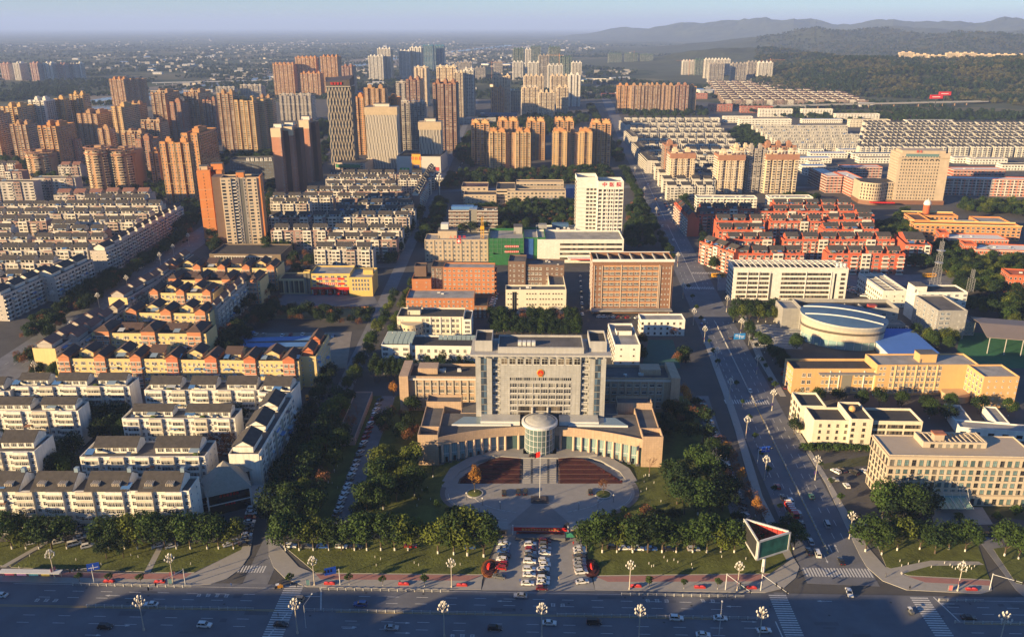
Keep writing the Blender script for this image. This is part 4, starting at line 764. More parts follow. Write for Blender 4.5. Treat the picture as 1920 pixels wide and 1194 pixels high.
b = Bld('media_centre', 'grey panelled square building with blue corner windows below the radio mast', 'building', (1760, 582), (1815, 582), 19, None, True, 0, 'W', 3); W = b.W; d = b.depth(1722, 553)
b.box(0, W, 0, d, 0, 19, GPAN, FLAT, 1, left=',W,w'); b.face('WW', (1, 0), (1, 0), (0, -1), W * .4, 6, 4, 3, GPAN); b.face(',s', (W * .6, 0), (1, 0), (0, -1), W * .4, 6, 3, 4, GPAN); b.box(W + .02, W + 10, 6, d * .7, 0, 9, GPAN, FLATL, .8, front='w'); b.box(W * .1, W + 16, d + .02, d + 16, 0, 21, WTILE, FLATD, 1, front=',W,W'); house(b, 0, 8, d + 2, d + 12, 20, 4.5, WTILE); b.done()
t = thing('radio_mast', 'lattice radio mast rising behind the grey square building', 'mast', P(1750, 552)); q = MB()
for i in range(4):
    w0 = 5.5 - i * 1.2; lattice(q, (0, 0, i * 10), (0, 0, (i + 1) * 10), w0, 5, .16)
q.build('lattice', STEEL, t); q = MB(); q.tube((0, 0, 40), (0, 0, 46), .15, .06, 6); q.build('antenna', STEEL, t)
for z in (24, 33): q = MB(); q.cyl(0, 0, z, z + .3, 3.0, None, 12); q.build('platform', STEEL, t)
t = thing('radio_mast', 'short lattice mast on the flat roof of the grey square building', 'mast', P(1818, 546, 21)); q = MB(); lattice(q, (0, 0, 0), (0, 0, 9), 3, 5, .12); lattice(q, (0, 0, 9), (0, 0, 15), 1.5, 4, .1); q.build('lattice', STEEL, t)
t = thing('sports_canopy', 'open sided brown sheet roof over the sports court', 'canopy', P(1900, 668), R(-14)); q = MB(); q.loft([[(-16, 0, 10.4), (42, 0, 10.4), (42, 19, 13), (-16, 19, 13)], [(-16, 0, 10.7), (42, 0, 10.7), (42, 19, 13.3), (-16, 19, 13.3)]]); q.loft([[(-16, 19, 13), (42, 19, 13), (42, 38, 10.4), (-16, 38, 10.4)], [(-16, 19, 13.3), (42, 19, 13.3), (42, 38, 10.7), (-16, 38, 10.7)]]); q.build('roof', mat('brown_sheet_roof', (.21, .17, .145), .7, .1, scale=.1), t)
for k in range(7):
    for y in (1, 37): q = MB(); q.tube((-14 + k * 9, y, 0), (-14 + k * 9, y, 10.4), .3, None, 6); q.build('post', CONC, t)
slab('sports_court', [(1790, 690), (1800, 620), (1990, 640), (1990, 690)], .05, .13, mat('green_court', (.03, .13, .06), .9, .15)); slab('ball_court', [(1203, 692), (1216, 637), (1262, 637), (1276, 690)], .05, .13, mat('teal_court', (.03, .10, .09), .9, .15)); slab('blue_court', [(1061, 392), (1061, 346), (1084, 346), (1084, 392)], .05, .13, mat('blue_court_paint', (.03, .08, .2), .9, .1))
# apricot school
b = Bld('school_block', 'apricot tiled school block with dark sunken roof and white window bay', 'building', (1488, 691), (1646, 691), 14.5, None, True, 0, 'W', 1); W = b.W; d = b.depth(1500, 672)
b.box(0, W, 0, d, 0, 14.5, YSCH, FLATD, 1.3, left='w.w'); b.face('LL', (W * .1, 0), (1, 0), (0, -1), W * .13, 1, 3, 4, YSCH); b.face('LL|', (W * .34, 0), (1, 0), (0, -1), W * .22, 1, 3, 4, YSCH, WHT); b.face('LL|', (W * .73, 0), (1, 0), (0, -1), W * .25, 1, 3, 4, YSCH, WHT)
q = MB(); q.box(W * .59, W * .71, -.1, -.01, .5, 11.5); b.part('entrance_glass', q, GLASS); q = MB(); q.box(W * .3, W, -2.4, -.02, 11.7, 12.4); b.part('canopy', q, mat('grey_canopy', (.2, .2, .2), .7, .1)); b.done()
b = Bld('school_block', 'large apricot school building with pale flat roof and angled right wing', 'building', (1646, 684), (1836, 683), 17.5, None, True, 0, 'W', 1); W = b.W; d = b.depth(1646, 663)
b.box(0, W, 0, d, 0, 17.5, YSCH, FLATL, .8); b.face('w', (1, 0), (1, 0), (0, -1), 4, 1, 5, 3.2, YSCH); b.face('L|L', (7, 0), (1, 0), (0, -1), W - 26, 1, 5, 3.2, YSCH, mat('apricot_pier', (.62, .45, .25), .85, .05))
b.box(W - 6, W + 12, -16, -.02, 0, 17.5, YSCH, FLATL, .8, front=',s', left='L.', fh=3.2); q = MB(); q.cyl(W - 12, -4, 0, 3.6, 7, None, 20); b.part('porch', q, mat('porch_stone', (.45, .33, .2), .8, .1)); house(b, W * .45, W * .62, d * .3, d * .7, 16.7, 5, YSCH); b.done()
# cream office, L shaped
b = Bld('cream_office', 'cream four-storey office with dark sunken roofs and a small gold dome', 'building', (1527, 787), (1731, 790), 14, None, True, 0, 'D', 1); W = b.W
d1 = b.depth(1500, 737); b.box(0, W * .32, 0, 14, 0, 14, CREAM, FLATD, 1.1, front=',w', fh=3.2); b.box(W * .32 + .02, W * .52, -2.5, 16, 0, 16, CREAM, FLATD, 1, front='w,', fh=3.2); b.box(W * .52 + .02, W, 0, 14, 0, 14, CREAM, FLATD, 1.1, front='RR.', fh=3.2); b.box(-2, W * .2, 14.02, d1, 0, 14.6, CREAM, FLATD, 1.1, left='w.W', fh=3.2)
q = MB(); q.ball((W * .4, 8, 16.2), 1.6, 1.6, 1.6, 12, 8); b.part('dome', q, mat('gold_dome', (.5, .30, .12), .4, .05)); b.done()
# big beige office bottom right
b = Bld('beige_office', 'wide beige stone office with glass entrance canopy and dark flat roof', 'building', (1668, 852), (1945, 856), 23, None, True, 0, 'D', 2); W = b.W; d = b.depth(1641, 814)
b.box(0, W, 0, d, 0, 23, BEIGE, FLATD, 1.3); fz = 3.75
for z in (22.0, 17.3, 4.6): q = MB(); q.box(-.5, W + .5, -.5, d + .5, z, z + .55); b.part('cornice', q, mat('beige_trim', (.40, .33, .25), .8, .06))
for r, (z, hh) in enumerate(((.9, 2.4), (5.6, 1.9), (8.7, 1.9), (11.8, 1.9), (14.6, 1.9), (18.2, 2.6))):
    for k in range(20):
        x = W * (k + .5) / 20
        if r < 2 and .32 < x / W < .62 and r == 0: continue
        put('window', winmesh(1.6, hh, 2, 1, 'D', 2 if k % 3 else 0), b.o, (x, 0, z))
    for k in range(6): put('window', winmesh(1.5, hh, 2, 1, 'D', 0), b.o, (0, d * (k + .5) / 6, z), R(-90))
ex0, ex1 = W * .34, W * .56; q = MB(); q.box(ex0 - 1, ex1 + 1, -1.5, -.02, 0, 6.6); b.part('portal', q, BEIGE); q = MB(); q.box(ex0, ex1, -1.6, -1.5, .3, 5.6); b.part('entrance_glass', q, GLASS_G)
for k in range(8):
    q = MB(); xx = lerp(ex0, ex1, k / 8); x2 = lerp(ex0, ex1, (k + 1) / 8) - .15; q.loft([[(xx, -8.5, 3.6), (x2, -8.5, 3.6), (x2, -1.7, 4.8), (xx, -1.7, 4.8)], [(xx, -8.5, 3.75), (x2, -8.5, 3.75), (x2, -1.7, 4.95), (xx, -1.7, 4.95)]]); b.part('canopy_pane', q, mat('canopy_glass', (.22, .36, .30), .2, .1))
for k in range(5): q = MB(); xx = lerp(ex0, ex1, k / 4); q.tube((xx, -8.5, 3.9), (xx, -1.6, 5.1), .12, None, 5); q.tube((xx, -5, 4.5), (xx, -1.6, 8.6), .06, None, 4); b.part('canopy_strut', q, METALW)
q = MB(); rx0, rx1 = W * .28, W * .72; q.box(rx0, rx1, d * .42, d * .46, 21.8, 25); q.box(rx0, rx0 + .5, d * .46, d - 1, 21.8, 25.2); q.box(rx1 - .5, rx1, d * .46, d - 1, 21.8, 25.2); q.box(rx0, rx1, d - 1.5, d - 1, 21.8, 25); b.part('attic', q, BEIGE)
for k in range(7): q = MB(); x = lerp(rx0 + 3, rx1 - 4, k / 6); q.box(x, x + 1.6, d * .415, d * .42, 22.3, 24.2); b.part('attic_opening', q, GLASS)
for k in range(12): q = MB(); x = lerp(rx0, rx1, (k + .5) / 12); q.box(x - .15, x + .15, d * .46, d - 1.5, 24.5, 24.9); b.part('roof_beam', q, BEIGE)
q = MB(); q.box(rx0 + 5, rx0 + 9, d * .52, d * .68, 22, 27.5); b.part('roof_house', q, BEI2); q = MB(); q.box(rx0 + 4.6, rx0 + 9.4, d * .5, d * .7, 27.5, 28); b.part('roof_cap', q, mat('terracotta_cap', (.3, .12, .07), .8, .1)); b.done()
b = Bld('courtyard_house', 'low white house round a courtyard behind the beige office', 'building', (1800, 800), (1960, 812), 5); b.box(0, b.W, 0, 8, 0, 5, WHT, FLATL, .6, front='W,'); b.box(0, 8, 8.02, 26, 0, 5, WHT, FLATL, .6); b.box(b.W * .5, b.W * .66, 8.02, 26, 0, 5.4, WHT, FLATL, .6); b.done()
# hotel
b = Bld('hotel_tower', 'tall tan hotel tower with green glazed top floor and curved lower wing', 'building', (1687, 287), (1783, 288), 56, None, True, 0, 'D'); W = b.W; d = 26
b.box(0, W, 0, d, 0, 56, TAN, FLATD, 1.4, left='.s.'); b.face('w.', (3, 0), (1, 0), (0, -1), W - 12, 5, 14, 3.45, TAN)
q = MB(); q.box(7, W - 12, -.2, -.01, 52.2, 55.2); b.part('glazed_band', q, GLASS_G); q = MB(); q.box(-.8, W + .8, -1, d + .6, 50.6, 51.3); b.part('cornice', q, BEI2); q = MB(); q.box(4, W - 4, 3, d - 3, 54.6, 58.2); b.part('roof_house', q, BEI2)
for k in range(7): q = MB(); x = 7 + (W - 20) * k / 6; q.loft([[(x + 2.2 * math.cos(math.pi * j / 8), -yy, 48.4 + 1.3 * math.sin(math.pi * j / 8)) for j in range(9)] for yy in (.02, .1)]); b.part('arched_window', q, GLASS)
q = MB(); q.box(-1, W + 1, -1.2, d + 1, 0, 4.6); b.part('base', q, mat('brown_granite', (.17, .085, .055), .6, .1))
lx = b.along(1626, 336, 30); n = 14; pts = [(lerp(lx, -.5, k / n), 2 - 9 * math.sin(math.pi * min(1, k / n * 1.25))) for k in range(n + 1)]
q = MB(); q.prism(pts + [(-.5, d), (lx, d)], 4.6, 24, 0, 1); b.part('wing', q, [TAN, FLATD]); q = MB(); q.prism([(x - .4 if i == 0 else x, y - 1) for i, (x, y) in enumerate(pts)] + [(-.5, d), (lx - .4, d)], 0, 4.58); b.part('wing_base', q, MATS['brown_granite'])
for k in range(n):
    (xa, ya), (xb, yb) = pts[k], pts[k + 1]; a = math.atan2(yb - ya, xb - xa)
    for r in range(5): put('window', winmesh(1.5, 2.0 if r < 4 else 2.6, 2, 1, 'D'), b.o, ((xa + xb) / 2, (ya + yb) / 2, 6 + r * 3.5), a)
wletters(b, 2, 3, W * .4, 2, 57.5, REDP); q = MB(); q.box(lx + 8, -2, -14, -9, 3.6, 4.4); b.part('porch_roof', q, REDP); b.done()
def simple(name, label, fl, fr, h, d, m, roof, front=None, left=None, right=None, cat='building', fh=3.3, ind=False, par=.9, group=None, bands=None, seed=0, units=2, frame='W'):
    b = Bld(name, label, cat, fl, fr, h, group, ind, 0, frame); b.box(0, b.W, 0, d, 0, h, m, roof, par, front, left, right, None, fh, bands=bands)
    if units: roofstuff(b, 1, b.W - 1, 1, d - 1, h - par, units, seed)
    b.done(); return b
WB = (WHT, .5, .12)
simple('school_block', 'red and white slab block end-on beside the hotel wing', (1599, 337), (1625, 337), 20, 60, REDB, FLATD, 'w.', 'w.', bands=WB); simple('school_block', 'red brick block with a grey roof behind the slab beside the hotel', (1551, 330), (1580, 330), 20, 62, PINKB, FLAT, 'W.', 'W.', bands=WB); simple('school_block', 'red block with white piers between hotel and slab blocks', (1582, 313), (1655, 313), 20, 18, PINKB, FLATD, 'W.W', 'w', bands=WB)
simple('school_block', 'long red and white teaching block to the right of the hotel', (1776, 334), (1990, 338), 20, 17, REDB, FLATD, 'W.W|', 'w', bands=WB); simple('school_block', 'red brick block with pale roof behind the long teaching block', (1789, 318), (1886, 318), 19, 20, PINKB, FLATL, 'W.', bands=WB)
b = Bld('orange_school', 'orange brick school round a court with a domed stair tower', 'building', (1716, 420), (1916, 425), 14, None, False); W = b.W
b.box(0, W, 0, 14, 0, 14, ORB, mat('brown_flat_roof', (.12, .07, .05), .9, .2), 1.2, '.W', 'W.', base=1); b.box(4, 18, 14.02, 44, 0, 15, ORB, MATS['brown_flat_roof'], 1.2, None, 'W.'); b.box(18.02, W * .55, 36, 50, 0, 15, ORB, MATS['brown_flat_roof'], 1.2, 'W.', base=1); b.box(W * .7, W, 14.02, 46, 0, 13, ORB, FLATL, 1.2)
q = MB(); q.box(-.6, W + .6, -.6, -.02, 14, 14.7); q.box(-.6, W + .6, 14.03, 14.5, 14, 14.7); q.box(3.5, W * .55, 50, 50.6, 15, 15.8); b.part('cornice', q, mat('yellow_cornice', (.62, .55, .25), .8, .06)); q = MB(); q.cyl(24, 44, 15, 24, 3.2, None, 16); b.part('stair_tower', q, REDB); q = MB(); q.ball((24, 44, 24.6), 3.4, 3.4, 3.6, 16, 8); q.tube((24, 44, 28), (24, 44, 30.5), .3, .05, 6); b.part('dome', q, WHT); q = MB(); q.box(W * .5, W * .68, 20, 34, 10, 12); b.part('skylight', q, FLATL); b.done()
simple('red_school_block', 'red brick classroom block with dark roof below the orange school', (1778, 447), (1892, 449), 11, 20, REDB, FLATD, 'w.', bands=WB); simple('red_school_block', 'nearer red brick classroom block with long dark roof', (1830, 467), (1990, 471), 11, 20, REDB, FLATD, 'w.', bands=WB, units=3)
simple('red_school_block', 'stepped red brick end block above the wooded yard', (1762, 436), (1780, 437), 14, 16, REDB, REDB, ',s', 'w', units=0); simple('red_school_block', 'red brick block at the right edge above the trees', (1894, 515), (1990, 520), 15, 18, REDB, REDB, 'w.', 'w.'); simple('red_school_block', 'small red brick block with stair turret beside the dark roofed classrooms', (1809, 457), (1832, 458), 14, 14, REDB, REDB, 's', 'w', units=0)
# blue roofed car ports left of the side street
for k, (a, c, lab) in enumerate((((452, 640), (585, 636), 'rear'), ((448, 650), (585, 648), 'second'), ((430, 672), (590, 669), 'third'), ((420, 683), (570, 680), 'front'))):
    A, B = P(*a, 3), P(*c, 3); t = thing('car_port', 'long blue sheet car port roof, %s of the four in the yard' % lab, 'car port', (A.x, A.y, 0), math.atan2(B.y - A.y, B.x - A.x), 'blue car ports'); L = (B - A).length
    q = MB(); q.loft([[(0, 0, 2.6), (L, 0, 2.6), (L, 5.4, 3.2), (0, 5.4, 3.2)], [(0, 0, 2.72), (L, 0, 2.72), (L, 5.4, 3.32), (0, 5.4, 3.32)]]); q.build('roof', BLUER, t)
    for j in range(7): q = MB(); q.tube((1 + (L - 2) * j / 6, 3, .1), (1 + (L - 2) * j / 6, 3, 2.9), .1, None, 6); q.build('post', STEEL, t)
A, B = P(432, 668, 3), P(470, 620, 3); t = thing('car_port', 'blue sheet car port running up the left edge of the yard', 'car port', (A.x, A.y, 0), math.atan2(B.y - A.y, B.x - A.x), 'blue car ports'); L = (B - A).length; q = MB(); q.loft([[(0, -3, 2.6), (L, -3, 2.6), (L, 3, 3.2), (0, 3, 3.2)], [(0, -3, 2.72), (L, -3, 2.72), (L, 3, 3.32), (0, 3, 3.32)]]); q.build('roof', BLUER, t)
for j in range(6): q = MB(); q.tube((1 + (L - 2) * j / 5, 0, .1), (1 + (L - 2) * j / 5, 0, 2.9), .1, None, 6); q.build('post', STEEL, t)
slab('car_port_yard', [(425, 690), (462, 625), (660, 622), (650, 690)], .05, .11, mat('dusty_concrete', (.21, .19, .165), .9, .2))
# long low sheds beside the drive lane
b = Bld('garage_row', 'long low shed with a dirty flat roof between the side street and drive lane', 'shed', P(630, 835), P(658, 835), None); b.box(0, 9, 0, 52, 0, 4, mat('pink_render', (.36, .27, .24), .85, .1), mat('dirty_roof', (.10, .098, .095), .95, .4, scale=.2), .6, right='s..'); b.done()
# glass shop pavilion with pyramid roofs
SLATE = mat('pale_slate_tiles', (.26, .245, .21), .85, .16, scale=.8)
sp = thing('shop_pavilion', 'dark glass corner shop with three pale slate pyramid roofs', 'shop', P(394, 968), R(26)); sp.scale = (.78, .78, .82)
DKG = mat('dark_shop_glass', (.012, .018, .018), .15, .1, spec=.6)
for nm, x0, x1, y0, y1, hh, rise in (('a', 0, 21, 0, 18, 11, 13), ('b', 17, 32, 15, 31, 12.5, 9.5), ('c', -8, 1.5, 6, 16, 8, 6.5)):
    q = MB(); q.box(x0, x1, y0, y1, .1, hh); q.build('glass_wall', DKG, sp)
    for x in (x0, x1): 
        for y in (y0, y1): q = MB(); q.box(x - .35, x + .35, y - .35, y + .35, 0, hh + .3); q.build('post', WHT, sp)
    for z in (hh * .5, hh): q = MB(); q.box(x0 - .5, x1 + .5, y0 - .5, y1 + .5, z, z + .35 + (.1 if nm == 'b' else 0)); q.build('band', WHT, sp)
    q = MB(); xm, ym = (x0 + x1) / 2, (y0 + y1) / 2; q.loft([[(x0 - 1, y0 - 1, hh + .46), (x1 + 1, y0 - 1, hh + .46), (x1 + 1, y1 + 1, hh + .46), (x0 - 1, y1 + 1, hh + .46)], [(xm - .1, ym - .1, hh + rise), (xm + .1, ym - .1, hh + rise), (xm + .1, ym + .1, hh + rise), (xm - .1, ym + .1, hh + rise)]]); q.build('roof', SLATE, sp)
text('shop_sign', 6, 1.6, REDP, sp, (10.5, -.7, 10.0), (R(90), 0, 0), .1); text('shop_sign', 4, 1.3, REDP, sp, (10.5, -.7, 5.0), (R(90), 0, 0), .1)
q = MB(); q.box(21.5, 34, -6, 14, 3.6, 4.4); q.build('awning', METALW, sp)
# ------------------------------------------------------------------ apartment rows
TILE = mat('grey_roof_tiles', (.058, .053, .050), .9, .35, scale=.5, bump=.4); TILEB = mat('brown_roof_tiles', (.085, .055, .045), .9, .2, scale=.5, bump=.4); TILER = mat('rust_roof_tiles', (.20, .10, .075), .9, .2, scale=.5, bump=.4)
YLW = mat('yellow_apartment_render', (.60, .46, .22), .85, .07, streak=.08); ORN = mat('orange_apartment_render', (.48, .20, .10), .85, .08, streak=.08); RED = mat('red_apartment_render', (.45, .10, .05), .85, .1, streak=.08)
WAP = mat('white_apartment_render', (.70, .67, .60), .85, .14, streak=.2); WBAY = mat('beige_bay_render', (.56, .50, .41), .85, .14, streak=.16); GAP_ = mat('grey_apartment_render', (.40, .365, .33), .85, .12, streak=.12); PKB = mat('dusty_pink_tiles', (.27, .165, .14), .85, .12, streak=.1); OFFW = mat('offwhite_trim', (.58, .54, .47), .85, .1)
AWN = [mat('blue_awning', (.07, .17, .36), .6, .1), mat('grey_blue_awning', (.20, .27, .33), .6, .1), mat('pale_awning', (.38, .40, .40), .6, .1), mat('rusty_awning', (.20, .11, .08), .8, .2)]
SOLAR = mat('solar_heater', (.05, .07, .11), .25, .1); GREENR = mat('roof_garden', (.05, .075, .02), .95, .3, scale=.8, bump=1.)
PAL = {'white': (WAP, WBAY, TILE, [WAP, WBAY]), 'yellow': (YLW, YLW, TILEB, [ORN, YLW]), 'redyel': (YLW, YLW, TILEB, [mat('burnt_orange_render', (.45, .15, .075), .85, .1, streak=.08), YLW]), 'grey': (PKB, OFFW, TILE, [OFFW, PKB, OFFW]), 'greyw': (GAP_, OFFW, TILE, [OFFW, OFFW, PKB]), 'red': (RED, OFFW, TILE, [RED, RED, OFFW]), 'wht': (mat('far_white_render', (.46, .435, .39), .85, .1, streak=.1), OFFW, TILE, [mat('far_white_attic', (.50, .48, .43), .85, .1)] * 2), 'rust': (GAP_, OFFW, TILER, [GAP_, PKB]), 'brn': (mat('brown_terrace_render', (.17, .12, .095), .85, .1), OFFW, TILEB, [OFFW, PKB])}
ACM = MB(); ACM.box(0, .85, -.4, 0, 0, .6); ACM = ACM.mesh('air_conditioner', UNITM)
def apart(label, fl, fr, h, d, pal, style='slope', ind=False, units=None, front=None, right=None, left=None, seed=None, group='apartment rows', ysided=False, deco=1., nstor=None):
    r = random.Random(seed if seed is not None else int(fl[0] * 7 + fl[1] * 13))
    wall, bay, tile, alts = PAL[pal]; b = Bld('apartment_block', label, 'apartment block', fl, fr, h, group, ind); W = b.W; d = max(d, 9)
    ax = d if ysided else W; n = units or max(1, round(ax / 13)); U = ax / n; fh = h / (nstor or round(h / 3))
    b.box(0, W, 0, d, 0, h, wall, FLATD if pal != 'white' else FLAT, .9, fh=3., left=left, right=right)
    fr_pat = (None if ysided else front) or {'white': 'B.w.W', 'yellow': 'w.W.w', 'redyel': 'w.w.', 'grey': 'bw.W', 'greyw': 'bW.', 'red': 'W.b', 'wht': 'Ww', 'rust': 'W.b', 'brn': 'W.w'}[pal]
    nf = max(1, round((h - 1.1) / 3)); f = (h - 1.1) / nf
    def seg(x0, x1, y0, y1): return (x0, x1, y0, y1) if not ysided else (y0, y1, x0, x1)
    if not ysided:
        for k in range(n):
            m = alts[k % len(alts)]; x0, x1 = k * U, (k + 1) * U
            if m is not wall or pal == 'white':
                w = U * (.6 if pal in ('yellow', 'redyel') else .56); xa = x0 + (U - w) / 2; top = h + (1.6 if pal in ('yellow', 'redyel') and k % 2 == 0 else .0); prot = 1.0
                q = MB(); q.box(xa, xa + w, -prot, -.003, .2, top - .05); b.part('bay_front', q, m)
                b.face(('R' if w < 6 else 'RR') if pal == 'white' else ('W' if w < 6 else 'WW'), (xa, -prot), (1, 0), (0, -1), w, 0, nf, f, m)
                b.face('W' if U < 16 else 'bw', (x0 + .2, 0), (1, 0), (0, -1), (U - w) / 2 - .3, 0, nf, f, wall); b.face('w' if U < 16 else 'b', (xa + w + .1, 0), (1, 0), (0, -1), (U - w) / 2 - .3, 0, nf, f, wall)
                if pal in ('white', 'yellow', 'redyel'):
                    for i in range(1, nf + 1): b.jt.box(xa - .15, xa + w + .15, -prot - .35, -prot - .003, i * f - .32, i * f - .08); b.tm = OFFW
                if pal in ('red', 'grey', 'greyw') :
                    for i in range(1, nf + 1): b.jt.box(xa - .1, xa + w + .1, -prot - .12, -prot - .003, i * f - .25, i * f + .1); b.tm = OFFW
            else: b.face(fr_pat, (x0, 0), (1, 0), (0, -1), U, 0, nf, f, wall, bay)
    else:
        b.face(front or 's,', (0, 0), (1, 0), (0, -1), W, 0, nf, f, wall)
        b.face(fr_pat, (W, 0), (0, 1), (1, 0), d, 0, nf, f, wall, bay)
    dd = W if ysided else d
    if style in ('slope', 'big'): n = max(1, round(ax / (22 if pal == 'white' else 15))); U = ax / n
    for k in range(n):
        a0 = k * U
        if style == 'slope':
            w = U * r.uniform(.62, .8); x0 = a0 + (U - w) / 2; ya = dd * r.uniform(.22, .34); z = h + 2.0
            if not ysided:
                q = MB(); q.box(x0, x0 + w, ya, d - .4, h - .9, z); at = b.part('attic', q, alts[0]); b.face('W', (x0 + .5, ya), (1, 0), (0, -1), w - 1, h - .9, 1, 2.8, wall); b.gable(x0, x0 + w, ya, d - .4, z, min(3.2, (d - ya) * .28), tile, alts[0], 'x')
            else:
                q = MB(); q.box(1, W - dd * .25, x0, x0 + w, h - .9, z); b.part('attic', q, alts[0]); b.gable(1, W - dd * .25, x0, x0 + w, z, 2.6, tile, alts[0], 'y')
        elif style == 'big':
            w = U * .78; x0 = a0 + U * .06
            q = MB(); g = MB(); zf, zr, yr = h + .2, h + 4.6, d * .62
            g.loft([[(x0, -.6, zf - .2), (x0 + w, -.6, zf - .2), (x0 + w, yr, zr), (x0, yr, zr)], [(x0, -.6, zf + .1), (x0 + w, -.6, zf + .1), (x0 + w, yr, zr + .3), (x0, yr, zr + .3)]])
            g.loft([[(x0, yr, zr), (x0 + w, yr, zr), (x0 + w, d + .4, h + 1.5), (x0, d + .4, h + 1.5)], [(x0, yr, zr + .3), (x0 + w, yr, zr + .3), (x0 + w, d + .4, h + 1.8), (x0, d + .4, h + 1.8)]])
            b.part('roof', g, tile)
            for xx in (x0 + .1, x0 + w - .4): q = MB(); q.loft([[(xx, -.2, h - .5), (xx, d, h - .5), (xx, d, h + 1.4), (xx, yr, zr - .05), (xx, -.2, zf - .1)], [(xx + .3, -.2, h - .5), (xx + .3, d, h - .5), (xx + .3, d, h + 1.4), (xx + .3, yr, zr - .05), (xx + .3, -.2, zf - .1)]]); b.part('gable', q, wall)
            for s in range(2):
                q = MB(); xs_ = x0 + w * (.25 + .5 * s); yy = d * .2; zz = zf + .1 + (zr - zf) * (yy + .6) / (yr + .6)
                for t in range(5): q.box(xs_ - 1.5 + t * .65, xs_ - 1.3 + t * .65, yy - 1.6, yy + 2.2, zz - .4, zz + .75)
                b.part('roof_vent', q, alts[1])
            q = MB(); q.box(x0 + w * .9, x0 + w * .9 + 1.5, yr - .6, yr + 1, zr - .5, zr + 1.7); b.part('chimney', q, AWN[1])
        elif style == 'gabley':
            w = U * .6; x0 = a0 + (U - w) / 2
            if k % 2 == 0: b.gable(x0, x0 + w, -1.0, d * .75, h + 1.6, 2.1, tile, alts[k % len(alts)], 'y'); q = MB(); q.box(x0, x0 + w, .01, d * .75, h - .9, h + 1.6); b.part('attic', q, alts[k % len(alts)])
            else: q = MB(); q.box(x0 - 1, x0 + w + 1, d * .3, d * .8, h - .9, h + 1.9); b.part('attic', q, wall); b.face('w.w', (x0, d * .3), (1, 0), (0, -1), w, h - .9, 1, 2.8, wall); b.gable(x0 - 1, x0 + w + 1, d * .3, d, h + 1.9, 2.4, tile, wall, 'y' if r.random() < .7 else 'x')
        elif style == 'hip':
            w = U * .6; x0 = a0 + (U - w) / 2
            if k % 2 == 0: b.hip(x0, x0 + w, -1, d - .5, h + 1.4, 2.8, tile); q = MB(); q.box(x0, x0 + w, .01, d - .5, h - .9, h + 1.4); b.part('attic', q, alts[0])
            else: b.gable(a0 + .5, a0 + U - .5, d * .35, d - .3, h + .4, 2.2, tile, wall, 'x')
        elif style == 'wedge':
            x0 = a0 + U * .05; w = U * .62; g = MB(); z0 = h + 1.2
            q = MB(); q.box(*seg(x0, x0 + w, dd * .15, dd * .85), h - .9, z0); b.part('attic', q, alts[0])
            P4 = lambda s, z: [(p[0], p[1], zz + z) for p, zz in zip([(seg(x0 - .4, x0 + w + .4, dd * .1, dd * .9)[i], seg(x0 - .4, x0 + w + .4, dd * .1, dd * .9)[j]) for i, j in ((0, 2), (1, 2), (1, 3), (0, 3))], ((z0, z0, z0 + 2.4, z0 + 2.4) if s == 0 else (z0 + .1, z0 + 1.9, z0 + 1.9, z0 + .1)))]
            s = 0 if not ysided else 1; g.loft([P4(s, 0), P4(s, .25)]); b.part('roof', g, tile)
        # terraces, awnings, solar heaters, planting
        if r.random() < .65 * deco and not ysided:
            w = r.uniform(2.5, 4.5); x0 = a0 + r.uniform(0, U - w); q = MB(); y0 = r.uniform(-.6, 1.5); q.loft([[(x0, y0, h + 1.0), (x0 + w, y0, h + 1.0), (x0 + w, y0 + 3.5, h + 1.9), (x0, y0 + 3.5, h + 1.9)], [(x0, y0, h + 1.08), (x0 + w, y0, h + 1.08), (x0 + w, y0 + 3.5, h + 1.98), (x0, y0 + 3.5, h + 1.98)]]); aw = b.part('awning', q, r.choice(AWN[:3] if pal != 'rust' else AWN))
            q = MB(); q.tube((x0 + .2, y0 + .2, h - .9), (x0 + .2, y0 + .2, h + 1.05), .06, None, 4); q.tube((x0 + w - .2, y0 + .2, h - .9), (x0 + w - .2, y0 + .2, h + 1.05), .06, None, 4); b.part('awning_post', q, STEEL, None, aw)
        if r.random() < .4 * deco and not ysided:
            x0 = a0 + r.uniform(.5, U - 2.5); q = MB(); y0 = dd * .08; q.loft([[(x0, y0, h - .6), (x0 + 1.9, y0, h - .6), (x0 + 1.9, y0 + 1.4, h + .5), (x0, y0 + 1.4, h + .5)], [(x0, y0, h - .5), (x0 + 1.9, y0, h - .5), (x0 + 1.9, y0 + 1.4, h + .6), (x0, y0 + 1.4, h + .6)]]); q.tube((x0, y0 + 1.6, h + .6), (x0 + 1.9, y0 + 1.6, h + .6), .25, None, 8); b.part('solar_heater', q, SOLAR)
        if r.random() < .3 * deco and not ysided:
            x0 = a0 + r.uniform(0, U - 3); q = MB(); q.ball((x0 + 1.5, dd * .12 + .6, h - .4), 1.6, .9, 1.0, 8, 5); b.part('terrace_planting', q, GREENR)
    if ind and pal in ('white', 'yellow', 'redyel') and not ysided:         # canopies over balconies
        for k in range(int(n * 3 * deco)):
            x = r.uniform(1, W - 4); z = f * r.randint(1, nf - 1) - .2; w = r.uniform(2, 3.6); q = MB(); q.loft([[(x, -1.9, z - .5), (x + w, -1.9, z - .5), (x + w, -.1, z), (x, -.1, z)], [(x, -1.9, z - .44), (x + w, -1.9, z - .44), (x + w, -.1, z + .06), (x, -.1, z + .06)]]); b.part('window_canopy', q, r.choice(AWN))
    if ind:
        for k in range(int(ax * .9)):
            z = f * r.randint(0, nf - 1) + .5; x = r.uniform(.5, ax - 1.4); put('air_conditioner', ACM, b.o, (x, 0, z) if not ysided else (W, x, z), 0 if not ysided else R(90))
